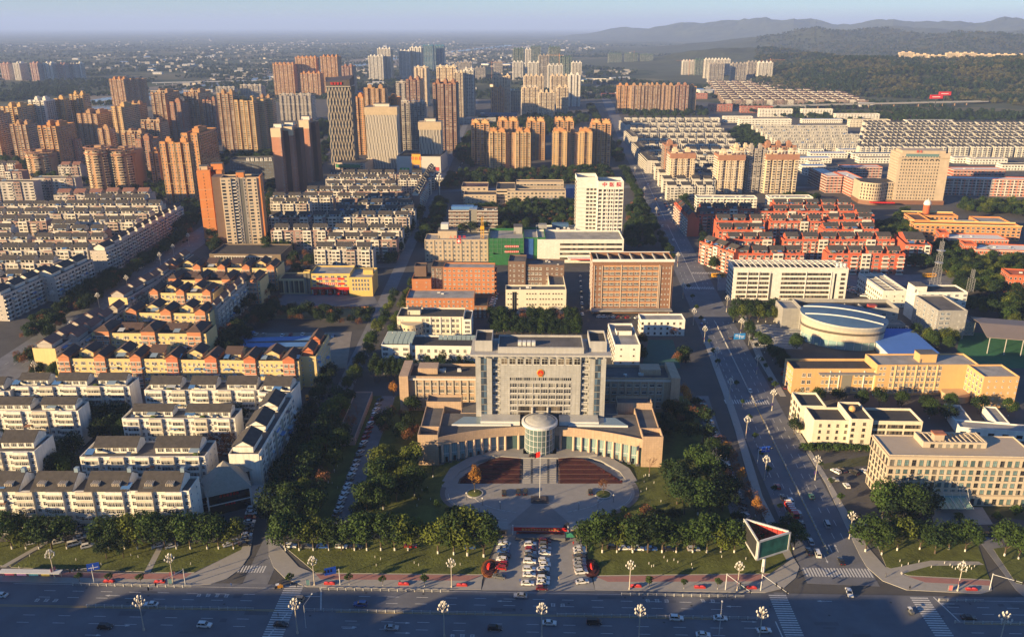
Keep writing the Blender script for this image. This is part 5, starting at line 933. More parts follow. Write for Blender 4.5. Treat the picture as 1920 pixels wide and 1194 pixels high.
    if ysided:
        for k in range(int(d / 5)):
            y = r.uniform(0, d - 5); z = f * r.randint(2, nf) - .3; w = r.uniform(2, 5); q = MB(); q.loft([[(W + .1, y, z), (W + 1.7, y, z - .5), (W + 1.7, y + w, z - .5), (W + .1, y + w, z)], [(W + .1, y, z + .08), (W + 1.7, y, z - .42), (W + 1.7, y + w, z - .42), (W + .1, y + w, z + .08)]]); b.part('window_canopy', q, r.choice(AWN))
    b.done(); return b
def dep(fl, h, py): return P(fl[0], py, h).y - P(fl[0], fl[1], h).y
A18 = 18
# bottom-left white compound
w1 = apart('long white block behind the front-left street trees, nearest the road', (-150, 920), (354, 920), 19, dep((200, 920), 19, 893), 'white', 'big', True, 9, right='.s,')
for xa, c_, s_ in ((P(148, 982).x, (.03, .06, .25), 4), (P(172, 982).x, (.35, .45, .04), 4)):
    q = MB(); x_ = xa - w1.o.location.x; q.box(x_, x_ + (7 if c_[2] > .1 else 9), -2.2, -1.6, 3.1, 4.6); w1.part('shop_sign', q, mat('shop_board_%d' % (c_[2] * 100), c_, .5, .05)); text('shop_lettering', s_, 1.1, WLET, w1.o, (x_ + 4, -2.22, 3.85), (R(90), 0, 0), .02)
apart('white block with blue terrace sheds, second back from the front road', (149, 856), (384, 855), 18, dep((200, 856), 18, 826), 'white', 'slope', True, 5, right='.s,')
apart('white block cut by the left picture edge with blank bluish end wall', (-190, 847), (64, 846), 18, dep((20, 847), 18, 815), 'white', 'slope', True, 5)
apart('white block with rooftop gardens at left, third back from the road', (-190, 770), (146, 770), 18, dep((60, 770), 18, 752), 'white', 'slope', True, 7)
apart('white block with two small dormers, right of the dark courtyard trees', (228, 784), (440, 784), 18, dep((300, 784), 18, 765), 'white', 'slope', True, 5)
apart('white block fronting the yellow rows, left of the pair', (20, 724), (242, 724), 18, dep((100, 724), 18, 707), 'white', 'slope', True, 5)
apart('white block fronting the yellow rows, right of the pair', (270, 731), (486, 731), 18, dep((350, 731), 18, 713), 'white', 'slope', True, 5)
apart('white and blue block at the left edge below the avenue', (-190, 735), (18, 733), 17, 12, 'white', 'slope', True, 5)
apart('tall white gable-ended block stretching back along the side street', (428, 851), (485, 851), 18, P(551, 741, 18).y - P(485, 851, 18).y, 'white', 'slope', True, 7, ysided=True, front='.')
apart('white corner block with crossed pitched roofs at the head of the side street', (484, 735), (545, 737), 18, 14, 'white', 'slope', True, 3)
# yellow and orange compound
apart('yellow row with three orange gabled fronts facing the white blocks', (104, 672), (305, 673), 17, dep((200, 672), 17, 652), 'yellow', 'gabley', True, 6)
apart('yellow row with red recessed bays and brown gables, beside the car ports', (305, 674), (560, 677), 17, dep((430, 674), 17, 655), 'redyel', 'gabley', True, 7)
apart('plain yellow gable-ended block at the corner of the left avenue', (62, 653), (103, 654), 17, 60, 'rust', 'slope', True, 5, ysided=True, front='.'); COL.objects[-1]
apart('orange and yellow corner block with white side flats by the side street', (562, 668), (592, 668), 18, 34, 'redyel', 'slope', True, 2, ysided=True, front='s,')
apart('yellow row with two orange hipped towers in the middle of the compound', (171, 624), (386, 626), 17, dep((280, 624), 17, 606), 'yellow', 'hip', True, 5)
apart('yellow row with two pale gables above glazed balconies', (231, 586), (392, 588), 17, dep((300, 586), 17, 570), 'yellow', 'gabley', True, 5)
apart('orange gable-ended block with pinkish flats stretching back beside the dark trees', (390, 580), (408, 580), 17, 70, 'rust', 'slope', True, 5, ysided=True, front='s', ); 
apart('yellow row partly hidden behind the two pale gables', (277, 549), (400, 550), 17, dep((330, 549), 17, 534), 'yellow', 'gabley', True, 5)
apart('yellow row with orange hipped towers and a cream end wall near the fire station', (312, 525), (487, 527), 17, dep((400, 525), 17, 511), 'yellow', 'hip', True, 7)
apart('orange gabled row directly below the brown podium', (312, 502), (519, 503), 17, dep((400, 502), 17, 489), 'yellow', 'gabley', True, 9)
apart('grey row with rust tiled penthouses along the left avenue, nearer part', (120, 640), (150, 640), 16, 66, 'rust', 'slope', False, 5, ysided=True, front='.')
apart('yellow gable-ended block on the left avenue, middle of the row', (204, 558), (238, 559), 17, 45, 'rust', 'slope', True, 4, ysided=True, front='.')
apart('grey row with rust tiled penthouses along the left avenue, farther part', (270, 525), (296, 525), 16, 70, 'rust', 'slope', False, 5, ysided=True, front='.')
# make the street ends of those rows yellow
for o in list(COL.objects):
    if o.get('label') in ('plain yellow gable-ended block at the corner of the left avenue', 'yellow gable-ended block on the left avenue, middle of the row'):
        q = MB(); W = 0
        for c in o.children:
            if c.name.startswith('wall'): W = max(v.co.x for v in c.data.vertices); Hh = max(v.co.z for v in c.data.vertices)
        q.box(-.25, W + .25, -.4, -.004, 0, Hh + .3); q.build('end_wall', YLW, o)
# left district of grey and pink rows
LD = [((118, 386), (302, 386), 'greyw'), ((-60, 387), (114, 387), 'greyw'), ((40, 401), (281, 401), 'greyw'), ((-60, 401), (36, 402), 'grey'), ((-60, 415), (86, 415), 'grey'), ((140, 417), (256, 417), 'greyw'), ((90, 434), (196, 434), 'grey'), ((-60, 432), (20, 432), 'greyw'), ((60, 450), (196, 450), 'grey'), ((-70, 450), (50, 450), 'greyw'), ((-70, 470), (164, 470), 'greyw'), ((-80, 494), (101, 494), 'greyw'), ((-90, 521), (42, 521), 'grey'), ((90, 424), (140, 425), 'greyw'), ((-90, 548), (-5, 549), 'grey')]
for i, (a, c, pl) in enumerate(LD): apart('grey roofed %s apartment row left of the left avenue, %s by distance' % ('off-white' if pl == 'greyw' else 'pink tiled', ordn(len(LD) - 1 - i)), a, c, 18, 12, pl, 'slope', False, group='left district rows')
for lab, a, c, d in (('long gable-ended row down the far side of the left avenue', (200, 458), (214, 458), 150), ('pink and white gable-ended block facing the left avenue', (65, 519), (102, 520), 48), ('shaded blue-roofed block at the left edge beside the left avenue', (-30, 553), (5, 554), 60), ('pink tiled gable end beside the avenue trees', (168, 470), (198, 471), 22)):
    apart(lab, a, c, 18, d, 'greyw', 'slope', False, max(3, int(d / 14)), ysided=True, front='s,')
# centre-left district
CD = [((588, 468), (699, 469), 'greyw'), ((608, 449), (743, 450), 'grey'), ((507, 432), (616, 432), 'grey'), ((624, 432), (754, 433), 'greyw'), ((502, 408), (610, 408), 'grey'), ((610, 407), (768, 408), 'greyw'), ((624, 396), (778, 396), 'greyw'), ((506, 382), (580, 382), 'greyw'), ((637, 384), (774, 384), 'grey'), ((506, 371), (624, 371), 'greyw'), ((630, 372), (769, 372), 'grey'), ((572, 359), (643, 359), 'grey'), ((650, 359), (754, 359), 'grey'), ((610, 348), (744, 348), 'greyw'), ((610, 336), (730, 336), 'greyw'), ((746, 338), (807, 338), 'greyw'), ((616, 327), (742, 327), 'greyw'), ((744, 328), (818, 328), 'grey')]
for i, (a, c, pl) in enumerate(CD): apart('%s apartment row with grey tiles, %s back between fire station and office towers' % ('off-white' if pl == 'greyw' else 'brick-pink', ordn(i)), a, c, 18, 12, pl, 'slope', False, group='centre-left district rows')
apart('brick-red gable-ended row along the side street behind the tall pole', (771, 367), (787, 367), 18, 190, 'grey', 'slope', False, 12, ysided=True, front='.')
# right red district
RD = [((1378, 475), (1508, 475)), ((1552, 475), (1698, 476)), ((1363, 449), (1454, 449)), ((1470, 449), (1678, 449)), ((1348, 431), (1435, 431)), ((1544, 430), (1648, 430)), ((1445, 415), (1547, 415)), ((1343, 414), (1435, 414)), ((1552, 412), (1640, 412)), ((1420, 396), (1602, 396)), ((1312, 392), (1414, 392)), ((1450, 384), (1602, 384)), ((1606, 403), (1640, 403)), ((1308, 402), (1345, 402))]
for i, (a, c) in enumerate(RD): apart('red brick apartment row with white bands, %s back from the long white office' % ordn(i), a, c, 17, 12, 'red', 'slope', False, group='red district rows')
apart('red and white corner block curving round the avenue junction', (1312, 452), (1376, 474), 18, 12, 'red', 'slope', False, 5); apart('red gable-ended block along the avenue', (1290, 408), (1312, 408), 18, 70, 'red', 'slope', False, 5, ysided=True, front='.', left='W.b'); apart('red brick block at the right end of the red rows', (1698, 458), (1748, 460), 18, 36, 'red', 'slope', False, 3)
for i, (a, c) in enumerate((((1307, 370), (1420, 371)), ((1443, 370), (1525, 370)))): simple('apartment_block', 'pale flat-roofed block with open terraces, %s of the pair behind the red rows' % ('left' if i == 0 else 'right'), a, c, 16, 14, WAP, FLATL, 'Wb', 'w', cat='apartment block', group='pale terrace blocks', units=5, seed=i)
# white district along the avenue
k = 0
for j in range(13):
    y = 222 + j * 9.2 + (j * j) * .12; xl = {0: 1160}.get(j, 1160 + (y - 222) * .62); xr = 1345 + (y - 222) * .95
    xr = min(xr, 1440)
    if y > 268: xr = min(xr, 1432)
    if y > 300: xr = min(xr, 1345)
    x = xl + 12
    while x < xr - 14:
        w = rnd.uniform(34, 58); x2 = min(x + w, xr); apart('white walled grey roofed flats beside the avenue, block %s of row %s' % (ordn(int((x - xl) // 40)), ordn(j)), (x, y), (x2 - 3, y), 16, 11, 'wht', 'wedge', False, group='white district blocks', deco=.3); x = x2
for i, (x, y) in enumerate(((1172, 236), (1183, 258), (1200, 284), (1212, 303))): apart('white stepped gable row fronting the avenue, %s from the far end' % ORD[i], (x, y), (x + 12 + i * 4, y), 16, 90, 'wht', 'wedge', False, 8, ysided=True, left='W.w', group='white avenue rows')
# white rows and saw-tooth roofed houses further right
for j in range(7):
    y = 236 + j * 5.6; apart('long white terrace row right of the dark tree belt, %s of seven' % ordn(j), (1412 + j * 9, y), (1612 if j > 2 else 1590, y), 15, 11, 'wht', 'plain', False, 9, group='long white terraces', deco=.5)
for j in range(9):
    y = 231 + j * 4.7 + j * j * .12; x = 1622 + (j % 2) * 8 - j * 1.2
    i = 0
    while x < 1940:
        apart('cream saw-tooth roofed block on the right, %s in row %s' % (ordn(i), ordn(j)), (x, y), (x + 38, y), 15, 13, 'wht', 'wedge', False, 4, group='saw-tooth roofed blocks', deco=0); x += 42; i += 1
# brown terraces by the overpass, far right
for j in range(10):
    y = 153 + j * 3.9; apart('brown terrace row in the far block beside the overpass, %s from the back' % ordn(j), (1330 + j * 3.0, y), (1530 + j * 11, y), 13, 14, 'brn', 'wedge', False, 14, group='far brown terraces', deco=0)
# low sheds with blue roofs
for i, (x0, x1, y, m) in enumerate(sorted(((1492, 1560, 296, BLUER), (1520, 1590, 287, BLUER), (1575, 1668, 281, BLUER), (1600, 1690, 288, STEELR), (1500, 1545, 280, FLATL), (1518, 1545, 303, FLATL), (1612, 1680, 296, FLAT), (1795, 1870, 284, STEELR), (1790, 1830, 296, FLATL), (1820, 1890, 298, FLATL), (1870, 1990, 277, STEELR), (1880, 1990, 309, FLATD), (1510, 1575, 318, FLAT), (1505, 1550, 311, BLUER), (1505, 1580, 224, BLUER), (1700, 1790, 226, STEELR)), key=lambda t: t[0])):
    b = Bld('workshop', 'low white workshop with %s roof among the terraces near the hotel, %s from left' % ({BLUER: 'blue', STEELR: 'grey-blue', FLATL: 'pale'}.get(m, 'dark'), ordn(i)), 'workshop', (x0, y), (x1, y), 8, 'low workshops'); b.box(0, b.W, 0, 16, 0, 8, WAP, m, .4, 'W.', 'w', fh=3.6); b.done()
for i, (x0, x1, y, m, h) in enumerate(sorted(((1425, 1487, 205, WAP, 17), (1505, 1562, 205, WAP, 17), (1387, 1485, 224, WAP, 15), (1568, 1650, 214, WAP, 16), (1595, 1670, 225, CREAM, 14), (1330, 1374, 196, PINKB, 16), (1390, 1450, 200, PINKB, 14), (1358, 1412, 219, WAP, 12), (1306, 1327, 176, PINKB, 14), (1380, 1430, 181, CREAM, 16), (1286, 1350, 222, WAP, 10), (1410, 1443, 149, WAP, 12), (1112, 1137, 148, WAP, 10), (1550, 1650, 153, FLATL, 10), (1128, 1160, 176, PINKB, 8), (900, 970, 213, STEELR, 14), (835, 930, 222, FLATL, 12)), key=lambda t: t[0])):
    simple('campus_block', '%s flat-roofed block in the scatter below the overpass, %s from left' % ({WAP: 'white', CREAM: 'cream'}.get(m, 'dull'), ordn(i)), (x0, y), (x1, y), h, 16, m, FLATL, 'W.w', 'w', group='northern campus blocks', seed=i)
# ------------------------------------------------------------------ high-rise towers
TM = {'gold': mat('golden_render', (.50, .325, .145), .85, .08, streak=.08), 'tan': mat('tan_render', (.37, .225, .125), .85, .1, streak=.1), 'orange': mat('orange_tower_render', (.46, .225, .09), .85, .1, streak=.08), 'deep': mat('bright_orange_tiles', (.60, .22, .07), .85, .06, streak=.04),
      'brown': mat('brown_tower_tiles', (.30, .155, .10), .85, .1, streak=.08), 'grey': mat('grey_tower_render', (.30, .265, .235), .85, .1, streak=.1), 'white': mat('white_tower_render', (.62, .59, .53), .85, .08, streak=.08), 'cream': mat('cream_tower_render', (.56, .44, .30), .85, .08, streak=.08), 'dark': mat('dark_tower_glass', (.06, .065, .075), .3, .1), 'net': mat('dull_green_net', (.055, .105, .085), .9, .2), 'blue': mat('blue_net', (.05, .17, .27), .9, .2), 'pinkw': mat('pink_tower_render', (.42, .25, .21), .85, .1)}
TRIM = {'gold': 'cream', 'tan': 'cream', 'orange': 'tan', 'brown': 'grey', 'grey': 'white', 'white': 'grey', 'cream': 'white', 'net': 'grey', 'blue': 'white', 'pinkw': 'white', 'deep': 'tan', 'dark': 'grey'}
def tower(label, x1, x2, xs, yt, yb, st, crown='flat', group='towers', top=None, wings=0, yaw=0):
    xc_ = (x1 + x2) / 2; h = hgt(xc_, yb, yt); a, c = P(x1, yt, h), P(x2, yt, h)
    d = 20
    if xs and abs(x2 - 960) > 60: d = max(9, min(60, a.y * ((x2 - 960) / (xs - 960) - 1)))
    m, tm = TM[st], TM[TRIM[st]]; b = Bld('apartment_tower', label, 'tower', (x1, yt), (x2, yt), h, group); W = b.W; nf = max(4, round(h / 3)); fz = (h - 1.2) / nf
    b.box(0, W, 0, d, 0, h, m, FLATD, 1.2); r = random.Random(int(x1 * 3 + yt))
    # projecting bays with glazed balconies on the front; flats on the sides
    nb = max(1, round(W / 13)); U = W / nb
    for k in range(nb):
        x0 = k * U; w = U * .34
        for xa, wm in ((x0 + U * .04, m), (x0 + U * .62, m)):
            q = MB(); q.box(xa, xa + w, -3.2, -.004, 0, h - (.02 if k % 2 else -1.2)); b.part('bay', q, wm); b.face('W' if w < 5 else ('w.w' if w < 8 else 'W.w'), (xa, -3.2), (1, 0), (0, -1), w, 0, nf, fz, m)
            if st in ('gold', 'tan', 'orange', 'deep'): b.jt.box(xa - .25, xa + .15, -3.5, -3.2, 0, h + .6); b.jt.box(xa + w - .15, xa + w + .25, -3.5, -3.2, 0, h + .6); b.tm = m if st != 'orange' else TM['gold']
        b.face('b', (x0 + U * .4, 0), (1, 0), (0, -1), U * .2, 0, nf, fz, m, tm)
    b.face('w.b', (W, 0), (0, 1), (1, 0), d, 0, nf, fz, m, tm)
    if x1 > 900: b.face('w.b', (0, d), (0, -1), (-1, 0), d, 0, nf, fz, m, tm)
    for z in (h * .33, h * .66): b.jt.box(-.15, W + .15, -3.35, d + .15, z, z + .35); b.tm = b.tm or tm
    if top: q = MB(); q.box(-.3, W + .3, -3.55, d + .3, h * .86, h + .02); b.part('crown_band', q, TM[top])
    for k in range(nb if crown != 'none' else 0):
        x0 = k * U + U * .3; q = MB(); q.box(x0, x0 + U * .4, d * .3, d * .75, h - 1.2, h + 3.6); q.box(x0 + U * .08, x0 + U * .3, d * .35, d * .6, h + 3.6, h + 5.6); b.part('roof_house', q, m)
        if crown == 'arch':
            q = MB(); q.box(k * U + U * .1, k * U + U * .9, -.2, 1.2, h - .02, h + 3.2); q.loft([[(k * U + U * .5 + s * U * .3, yy, h + 3.2) for s in (-1, 1)] + [(k * U + U * .5 + U * .12, yy, h + 5.4), (k * U + U * .5, yy, h + 6.6), (k * U + U * .5 - U * .12, yy, h + 5.4)] for yy in (-.2, 1.2)]); b.part('crown_arch', q, TM['orange' if st != 'orange' else 'gold'])
            for s in (0, 1): q = MB(); xx = k * U + (U * .06 if s == 0 else U * .7); q.hip = None; q.box(xx, xx + U * .24, d * .2, d * .6, h - .01, h + 3.4); q.loft([[(xx - .4, d * .2 - .4, h + 3.4), (xx + U * .24 + .4, d * .2 - .4, h + 3.4), (xx + U * .24 + .4, d * .6 + .4, h + 3.4), (xx - .4, d * .6 + .4, h + 3.4)], [(xx + U * .1, d * .35, h + 5.6), (xx + U * .14, d * .35, h + 5.6), (xx + U * .14, d * .45, h + 5.6), (xx + U * .1, d * .45, h + 5.6)]]); b.part('crown_turret', q, TM['orange'])
        if crown == 'frame':
            q = MB()
            for s in range(4): xx = k * U + U * (.05 + .3 * s); q.box(xx, xx + .5, -1.2, -.7, h - .01, h + 3.4)
            q.box(k * U, k * U + U, -1.2, -.7, h + 3.4, h + 4.0); b.part('roof_frame', q, tm)
    for j in range(wings):     # further stair-stepped wings behind, each catching a strip of sun
        x0 = W + j * 9 + .02; y0 = d * .45 + j * 14; q = MB(); q.box(x0, x0 + 9, y0, y0 + 18, 0, h + 1 - j); b.part('wing', q, m); b.face('w.w', (x0, y0), (1, 0), (0, -1), 9, 0, nf, fz, m); b.face('w.b', (x0 + 9, y0), (0, 1), (1, 0), 18, 0, nf, fz, m, tm)
    b.done(); return b
DESC = {'gold': 'golden', 'tan': 'tan', 'orange': 'orange-tan', 'brown': 'brown', 'grey': 'grey', 'white': 'white', 'cream': 'cream', 'net': 'green-netted', 'blue': 'blue-netted', 'pinkw': 'pinkish'}
def cluster(rows, where, group):
    rows = sorted(rows)
    for i, rw in enumerate(rows):
        x1, x2, xs, yt, yb, st = rw[:6]; cr = rw[6] if len(rw) > 6 else 'flat'; wg = rw[7] if len(rw) > 7 else 0; tp = rw[8] if len(rw) > 8 else None
        tower('%s tower, %s from the left %s' % (DESC[st], ordn(i), where), x1, x2, xs, yt, yb, st, cr, group, tp, wg)
cluster([(2, 34, 64, 201, 290, 'gold'), (54, 84, 104, 189, 282, 'white'), (102, 121, 130, 186, 276, 'gold'), (131, 156, 168, 178, 272, 'gold'), (72, 106, 141, 237, 330, 'orange'), (145, 183, 218, 214, 284, 'tan'), (209, 229, 285, 201, 284, 'gold'), (205, 232, 246, 149, 202, 'orange', 'flat', 3), (283, 310, 338, 175, 266, 'tan', 'frame'), (345, 372, 405, 174, 262, 'tan', 'frame'), (407, 437, 447, 176, 294, 'tan'), (439, 476, 490, 189, 294, 'gold', 'flat', 2), (228, 265, 285, 251, 306, 'tan', 'frame'), (265, 300, 315, 230, 300, 'tan', 'frame'), (300, 356, 362, 267, 381, 'orange'), (340, 372, 418, 251, 368, 'orange'), (281, 298, 304, 286, 350, 'orange'), (-40, -8, 20, 215, 300, 'tan'), (240, 262, 275, 196, 262, 'tan'), (318, 340, 352, 192, 268, 'brown'), (380, 404, 410, 188, 262, 'brown'), (482, 506, 515, 184, 262, 'tan'), (20, 50, 70, 234, 302, 'tan'), (118, 140, 152, 262, 322, 'brown'), (184, 206, 216, 242, 302, 'tan'), (255, 282, 300, 262, 330, 'brown')], 'in the left tower cluster', 'left tower cluster')
cluster([(511, 550, 556, 121, 178, 'orange', 'frame'), (553, 592, 598, 109, 176, 'orange', 'frame'), (600, 632, 640, 107, 178, 'orange'), (563, 600, 606, 138, 182, 'orange'), (523, 552, 556, 180, 226, 'grey', 'frame'), (554, 583, 590, 180, 226, 'grey', 'frame'), (640, 660, 668, 125, 182, 'brown'), (405, 440, 445, 166, 190, 'grey', 'frame'), (450, 490, 497, 162, 188, 'grey', 'frame')], 'in the group behind the left cluster', 'towers behind the left cluster')
cluster([(0, 14, 25, 120, 150, 'pinkw'), (24, 36, 52, 119, 151, 'white'), (56, 70, 80, 119, 152, 'pinkw'), (80, 96, 106, 119, 151, 'white'), (108, 120, 130, 121, 150, 'pinkw'), (128, 138, 146, 121, 149, 'grey'), (143, 150, 158, 119, 148, 'white')], 'in the far row across the river at left', 'far towers across the river')
cluster([(682, 722, 726, 166, 290, 'tan'), (663, 682, 690, 183, 290, 'orange'), (724, 745, 752, 185, 285, 'orange'), (761, 787, 807, 150, 240, 'brown'), (811, 855, 876, 157, 282, 'brown'), (818, 855, 862, 127, 215, 'cream', 'frame'), (868, 888, 894, 132, 218, 'white', 'frame'), (776, 800, 806, 128, 200, 'cream', 'frame'), (742, 760, 766, 157, 240, 'grey', 'frame'), (850, 868, 872, 137, 220, 'cream', 'frame')], 'in the dark group right of the office towers', 'towers right of the office towers')
cluster([(690, 718, 724, 106, 152, 'white'), (707, 732, 738, 92, 150, 'white'), (747, 768, 772, 96, 148, 'white'), (768, 790, 794, 90, 146, 'white'), (792, 812, 816, 86, 134, 'blue'), (814, 832, 836, 86, 132, 'blue'), (855, 885, 890, 118, 148, 'grey'), (891, 910, 914, 128, 150, 'grey'), (926, 942, 946, 117, 142, 'grey')], 'in the far white building site group', 'far building site towers')
cluster([(925, 957, None, 143, 213, 'cream'), (921, 944, None, 165, 214, 'orange'), (948, 975, None, 170, 208, 'cream'), (978, 1009, None, 165, 220, 'cream', 'frame'), (982, 1020, None, 143, 190, 'cream'), (1010, 1040, None, 174, 223, 'cream'), (1032, 1066, None, 143, 195, 'cream'), (1044, 1066, None, 164, 218, 'cream'), (1066, 1089, None, 141, 200, 'white'), (1072, 1091, None, 118, 160, 'white'), (1027, 1056, None, 123, 170, 'white', 'frame'), (990, 1012, None, 118, 165, 'white'), (1010, 1030, None, 105, 165, 'grey'), (962, 982, None, 92, 149, 'net'), (961, 981, None, 117, 150, 'white'), (985, 996, None, 93, 140, 'white'), (995, 1014, None, 88, 130, 'net'), (1029, 1051, None, 89, 135, 'net'), (1049, 1072, None, 107, 150, 'net')], 'in the pale cluster left of the avenue', 'pale cluster left of the avenue')
cluster([(1141, 1166, None, 101, 120, 'net'), (1172, 1196, None, 101, 120, 'net'), (1201, 1225, None, 103, 120, 'net')], 'in the far low row of netted blocks', 'far netted blocks')
cluster([(1158, 1182, None, 161, 212, 'orange'), (1184, 1208, None, 161, 213, 'tan'), (1210, 1238, None, 160, 213, 'tan'), (1240, 1266, None, 161, 213, 'tan'), (1268, 1292, None, 160, 213, 'brown'), (1292, 1306, None, 163, 212, 'orange')], 'in the brown slab row right of the avenue', 'brown slab row')
cluster([(883, 918, None, 232, 309, 'orange', 'arch'), (918, 948, None, 248, 319, 'gold', 'arch'), (967, 995, None, 248, 322, 'gold', 'arch'), (933, 972, None, 227, 298, 'orange', 'arch'), (988, 1022, None, 228, 300, 'orange', 'arch'), (1037, 1064, None, 248, 319, 'gold', 'arch'), (1086, 1111, None, 248, 318, 'gold', 'arch'), (1040, 1076, None, 227, 298, 'orange', 'arch'), (1109, 1146, None, 232, 314, 'orange', 'arch'), (946, 968, None, 250, 318, 'tan'), (1064, 1086, None, 250, 317, 'tan')], 'in the golden estate', 'golden estate towers')
cluster([(1257, 1304, None, 287, 356, 'cream', 'flat', 0, 'brown'), (1247, 1270, None, 272, 345, 'brown'), (1347, 1397, None, 290, 362, 'cream', 'frame', 0, 'brown'), (1376, 1410, None, 279, 350, 'cream'), (1405, 1437, None, 280, 360, 'grey'), (1437, 1498, None, 289, 362, 'cream', 'frame', 0, 'brown'), (1434, 1493, None, 274, 345, 'brown')], 'in the cream group above the red rows', 'cream towers above the red rows')
cluster([(1280, 1303, None, 115, 143, 'white'), (1322, 1340, None, 112, 150, 'white'), (1330, 1359, None, 120, 156, 'grey'), (1372, 1401, None, 120, 155, 'grey'), (1402, 1422, None, 117, 152, 'grey'), (1422, 1450, None, 118, 155, 'white'), (1304, 1322, None, 112, 145, 'net'), (1340, 1370, None, 112, 148, 'white')], 'in the far building site right of the avenue', 'far building site right of the avenue')
# round corner towers
for i, (x1, x2, yt, yb) in enumerate(((36, 85, 290, 338), (148, 196, 283, 362), (193, 241, 285, 360))):
    h = hgt((x1 + x2) / 2, yb, yt); a, c = P(x1, yt, h), P(x2, yt, h); rr = (c.x - a.x) / 2; t = thing('round_tower', 'round-fronted tan tower with ring balconies, %s of three' % ('leftmost', 'middle', 'rightmost')[i], 'tower', ((a.x + c.x) / 2, a.y + rr, 0), 0, 'round towers')
    q = MB(); q.cyl(0, 0, 0, h, rr - 1, None, 28); q.box(-rr * .9, rr * .95, 0, rr * 1.8, 0, h - .5); q.build('wall', TM['tan'], t); nf = round(h / 3)
    w = MB(); bl = MB()
    for k in range(nf):
        z = k * h / nf
        for j in range(16):
            t0 = R(185 + j * 10.6)
            if j % 4 != 3: w.face([((rr - .9) * math.cos(t0 + s), (rr - .9) * math.sin(t0 + s), zz) for s, zz in ((0, z + .9), (.14, z + .9), (.14, z + 2.6), (0, z + 2.6))], 0)
            if j % 4 in (0, 1): bl.loft([[(r_ * math.cos(t0 + s), r_ * math.sin(t0 + s), zz) for r_, s in ((rr - .95, -.02), (rr + .3, -.02), (rr + .3, .16), (rr - .95, .16))] for zz in (z, z + .9)])
    w.build('windows', GLASS, t, None, 0, 'stuff'); bl.build('balconies', TM['cream'], t, None, 0, 'stuff')
    q = MB(); q.loft([[(r_ * math.cos(6.2832 * k / 28), r_ * math.sin(6.2832 * k / 28), z) for k in range(28)] for r_, z in ((rr - .9, h - 5), (rr + .8, h - 4.6), (rr + .8, h - 3.4), (rr - .9, h - 3.2))], 0, False, False); q.build('cornice', TM['brown'], t)
    q = MB(); q.loft([[(r_ * math.cos(6.2832 * k / 28), r_ * math.sin(6.2832 * k / 28), z) for k in range(28)] for r_, z in ((rr - .5, h + 2.4), (rr + .9, h + 2.6), (rr + .9, h + 3.2), (rr - 2.2, h + 3.2))], 0, False, False)
    for k in range(12): q.tube(((rr - .4) * math.cos(6.2832 * k / 12), (rr - .4) * math.sin(6.2832 * k / 12), h - .1), ((rr - .4) * math.cos(6.2832 * k / 12), (rr - .4) * math.sin(6.2832 * k / 12), h + 2.5), .3, None, 5)
    q.build('roof_pergola', TM['brown'], t); q = MB(); q.box(-4, 4, 0, 8, h, h + 4); q.build('roof_house', TM['tan'], t)
# low tan rows at the foot of the left cluster
for i, (x1, x2, yt, h) in enumerate(((-40, 62, 341, 26), (60, 140, 334, 26), (6, 40, 322, 24), (100, 190, 366, 17), (192, 280, 364, 18), (150, 270, 376, 17), (108, 150, 313, 20), (240, 285, 300, 16), (-40, 28, 310, 16))):
    apart('low tan apartment row at the foot of the left towers, %s of nine' % ORD[i], (x1, yt), (x2, yt), h, 15, 'grey' if i % 3 == 2 else 'rust', 'slope' if h < 22 else 'plain', False, group='tan rows under the left towers')
# the orange tower with cream balconies
b = Bld('apartment_tower', 'orange and cream twin-slab tower above the brown podium', 'tower', (412, 334), (485, 332), 62, None, False); W = b.W; O = TM['deep']; nf = 21; fz = 61 / 21
b.box(0, W, 0, 17, 0, 62, TM['cream'], FLATD, 1.2); q = MB(); q.box(W + .01, W + 1.2, -1, 17.5, 0, 62.6); b.part('end_wall', q, O)
for x0, w in ((.5, W * .26), (W * .68, W * .26)): q = MB(); q.box(x0, x0 + w, -1.6, -.004, 0, 61.5); b.part('bay', q, TM['cream']); b.face('wB' if 0 else 'W.w', (x0, -1.6), (1, 0), (0, -1), w, 0, nf, fz, TM['cream'])
b.face('b', (W * .28, 0), (1, 0), (0, -1), W * .12, 0, nf, fz, TM['cream'], OFFW); b.face('w', (W * .41, -.4), (1, 0), (0, -1), W * .06, 0, nf, fz, O); b.face('w', (W * .59, -.4), (1, 0), (0, -1), W * .06, 0, nf, fz, O)
for xa in (.40, .58): q = MB(); q.box(W * xa, W * (xa + .08), -.4, -.003, 0, 62); b.part('pier', q, TM['grey'])
q = MB(); q.box(W * .48, W * .58, -.1, -.003, 1, 61); b.part('stair_glass', q, GLASS)
q = MB(); q.box(-8, -.02, 6, 22, 0, 62); b.part('link', q, BROWND); lx = b.along(368, 322, 62); ly = b.depth(368, 322, 62)
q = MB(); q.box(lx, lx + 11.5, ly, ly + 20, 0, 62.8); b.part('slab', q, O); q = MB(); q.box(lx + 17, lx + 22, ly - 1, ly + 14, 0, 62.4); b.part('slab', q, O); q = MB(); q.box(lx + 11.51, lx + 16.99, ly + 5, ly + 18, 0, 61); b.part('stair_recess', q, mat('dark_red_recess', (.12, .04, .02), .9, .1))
for k in range(20): q = MB(); z = 2 + k * 3; q.box(lx + 5.4, lx + 6.1, ly - .05, ly - .004, z, z + 1); b.part('slit_window', q, GLASS)
for z in (9.5, 18.5, 27.5, 36.5, 45.5): q = MB(); q.box(lx - .05, lx + 11.55, ly - .06, ly - .005, z, z + .25); b.part('joint_line', q, TM['cream'])
house(b, W * .4, W * .6, 4, 12, 61, 5, O); house(b, lx + 12, lx + 22, ly + 6, ly + 14, 62.4, 5.5, O); house(b, lx + 2, lx + 9, ly + 4, ly + 12, 62.8, 3.4, TM['cream']); b.done()
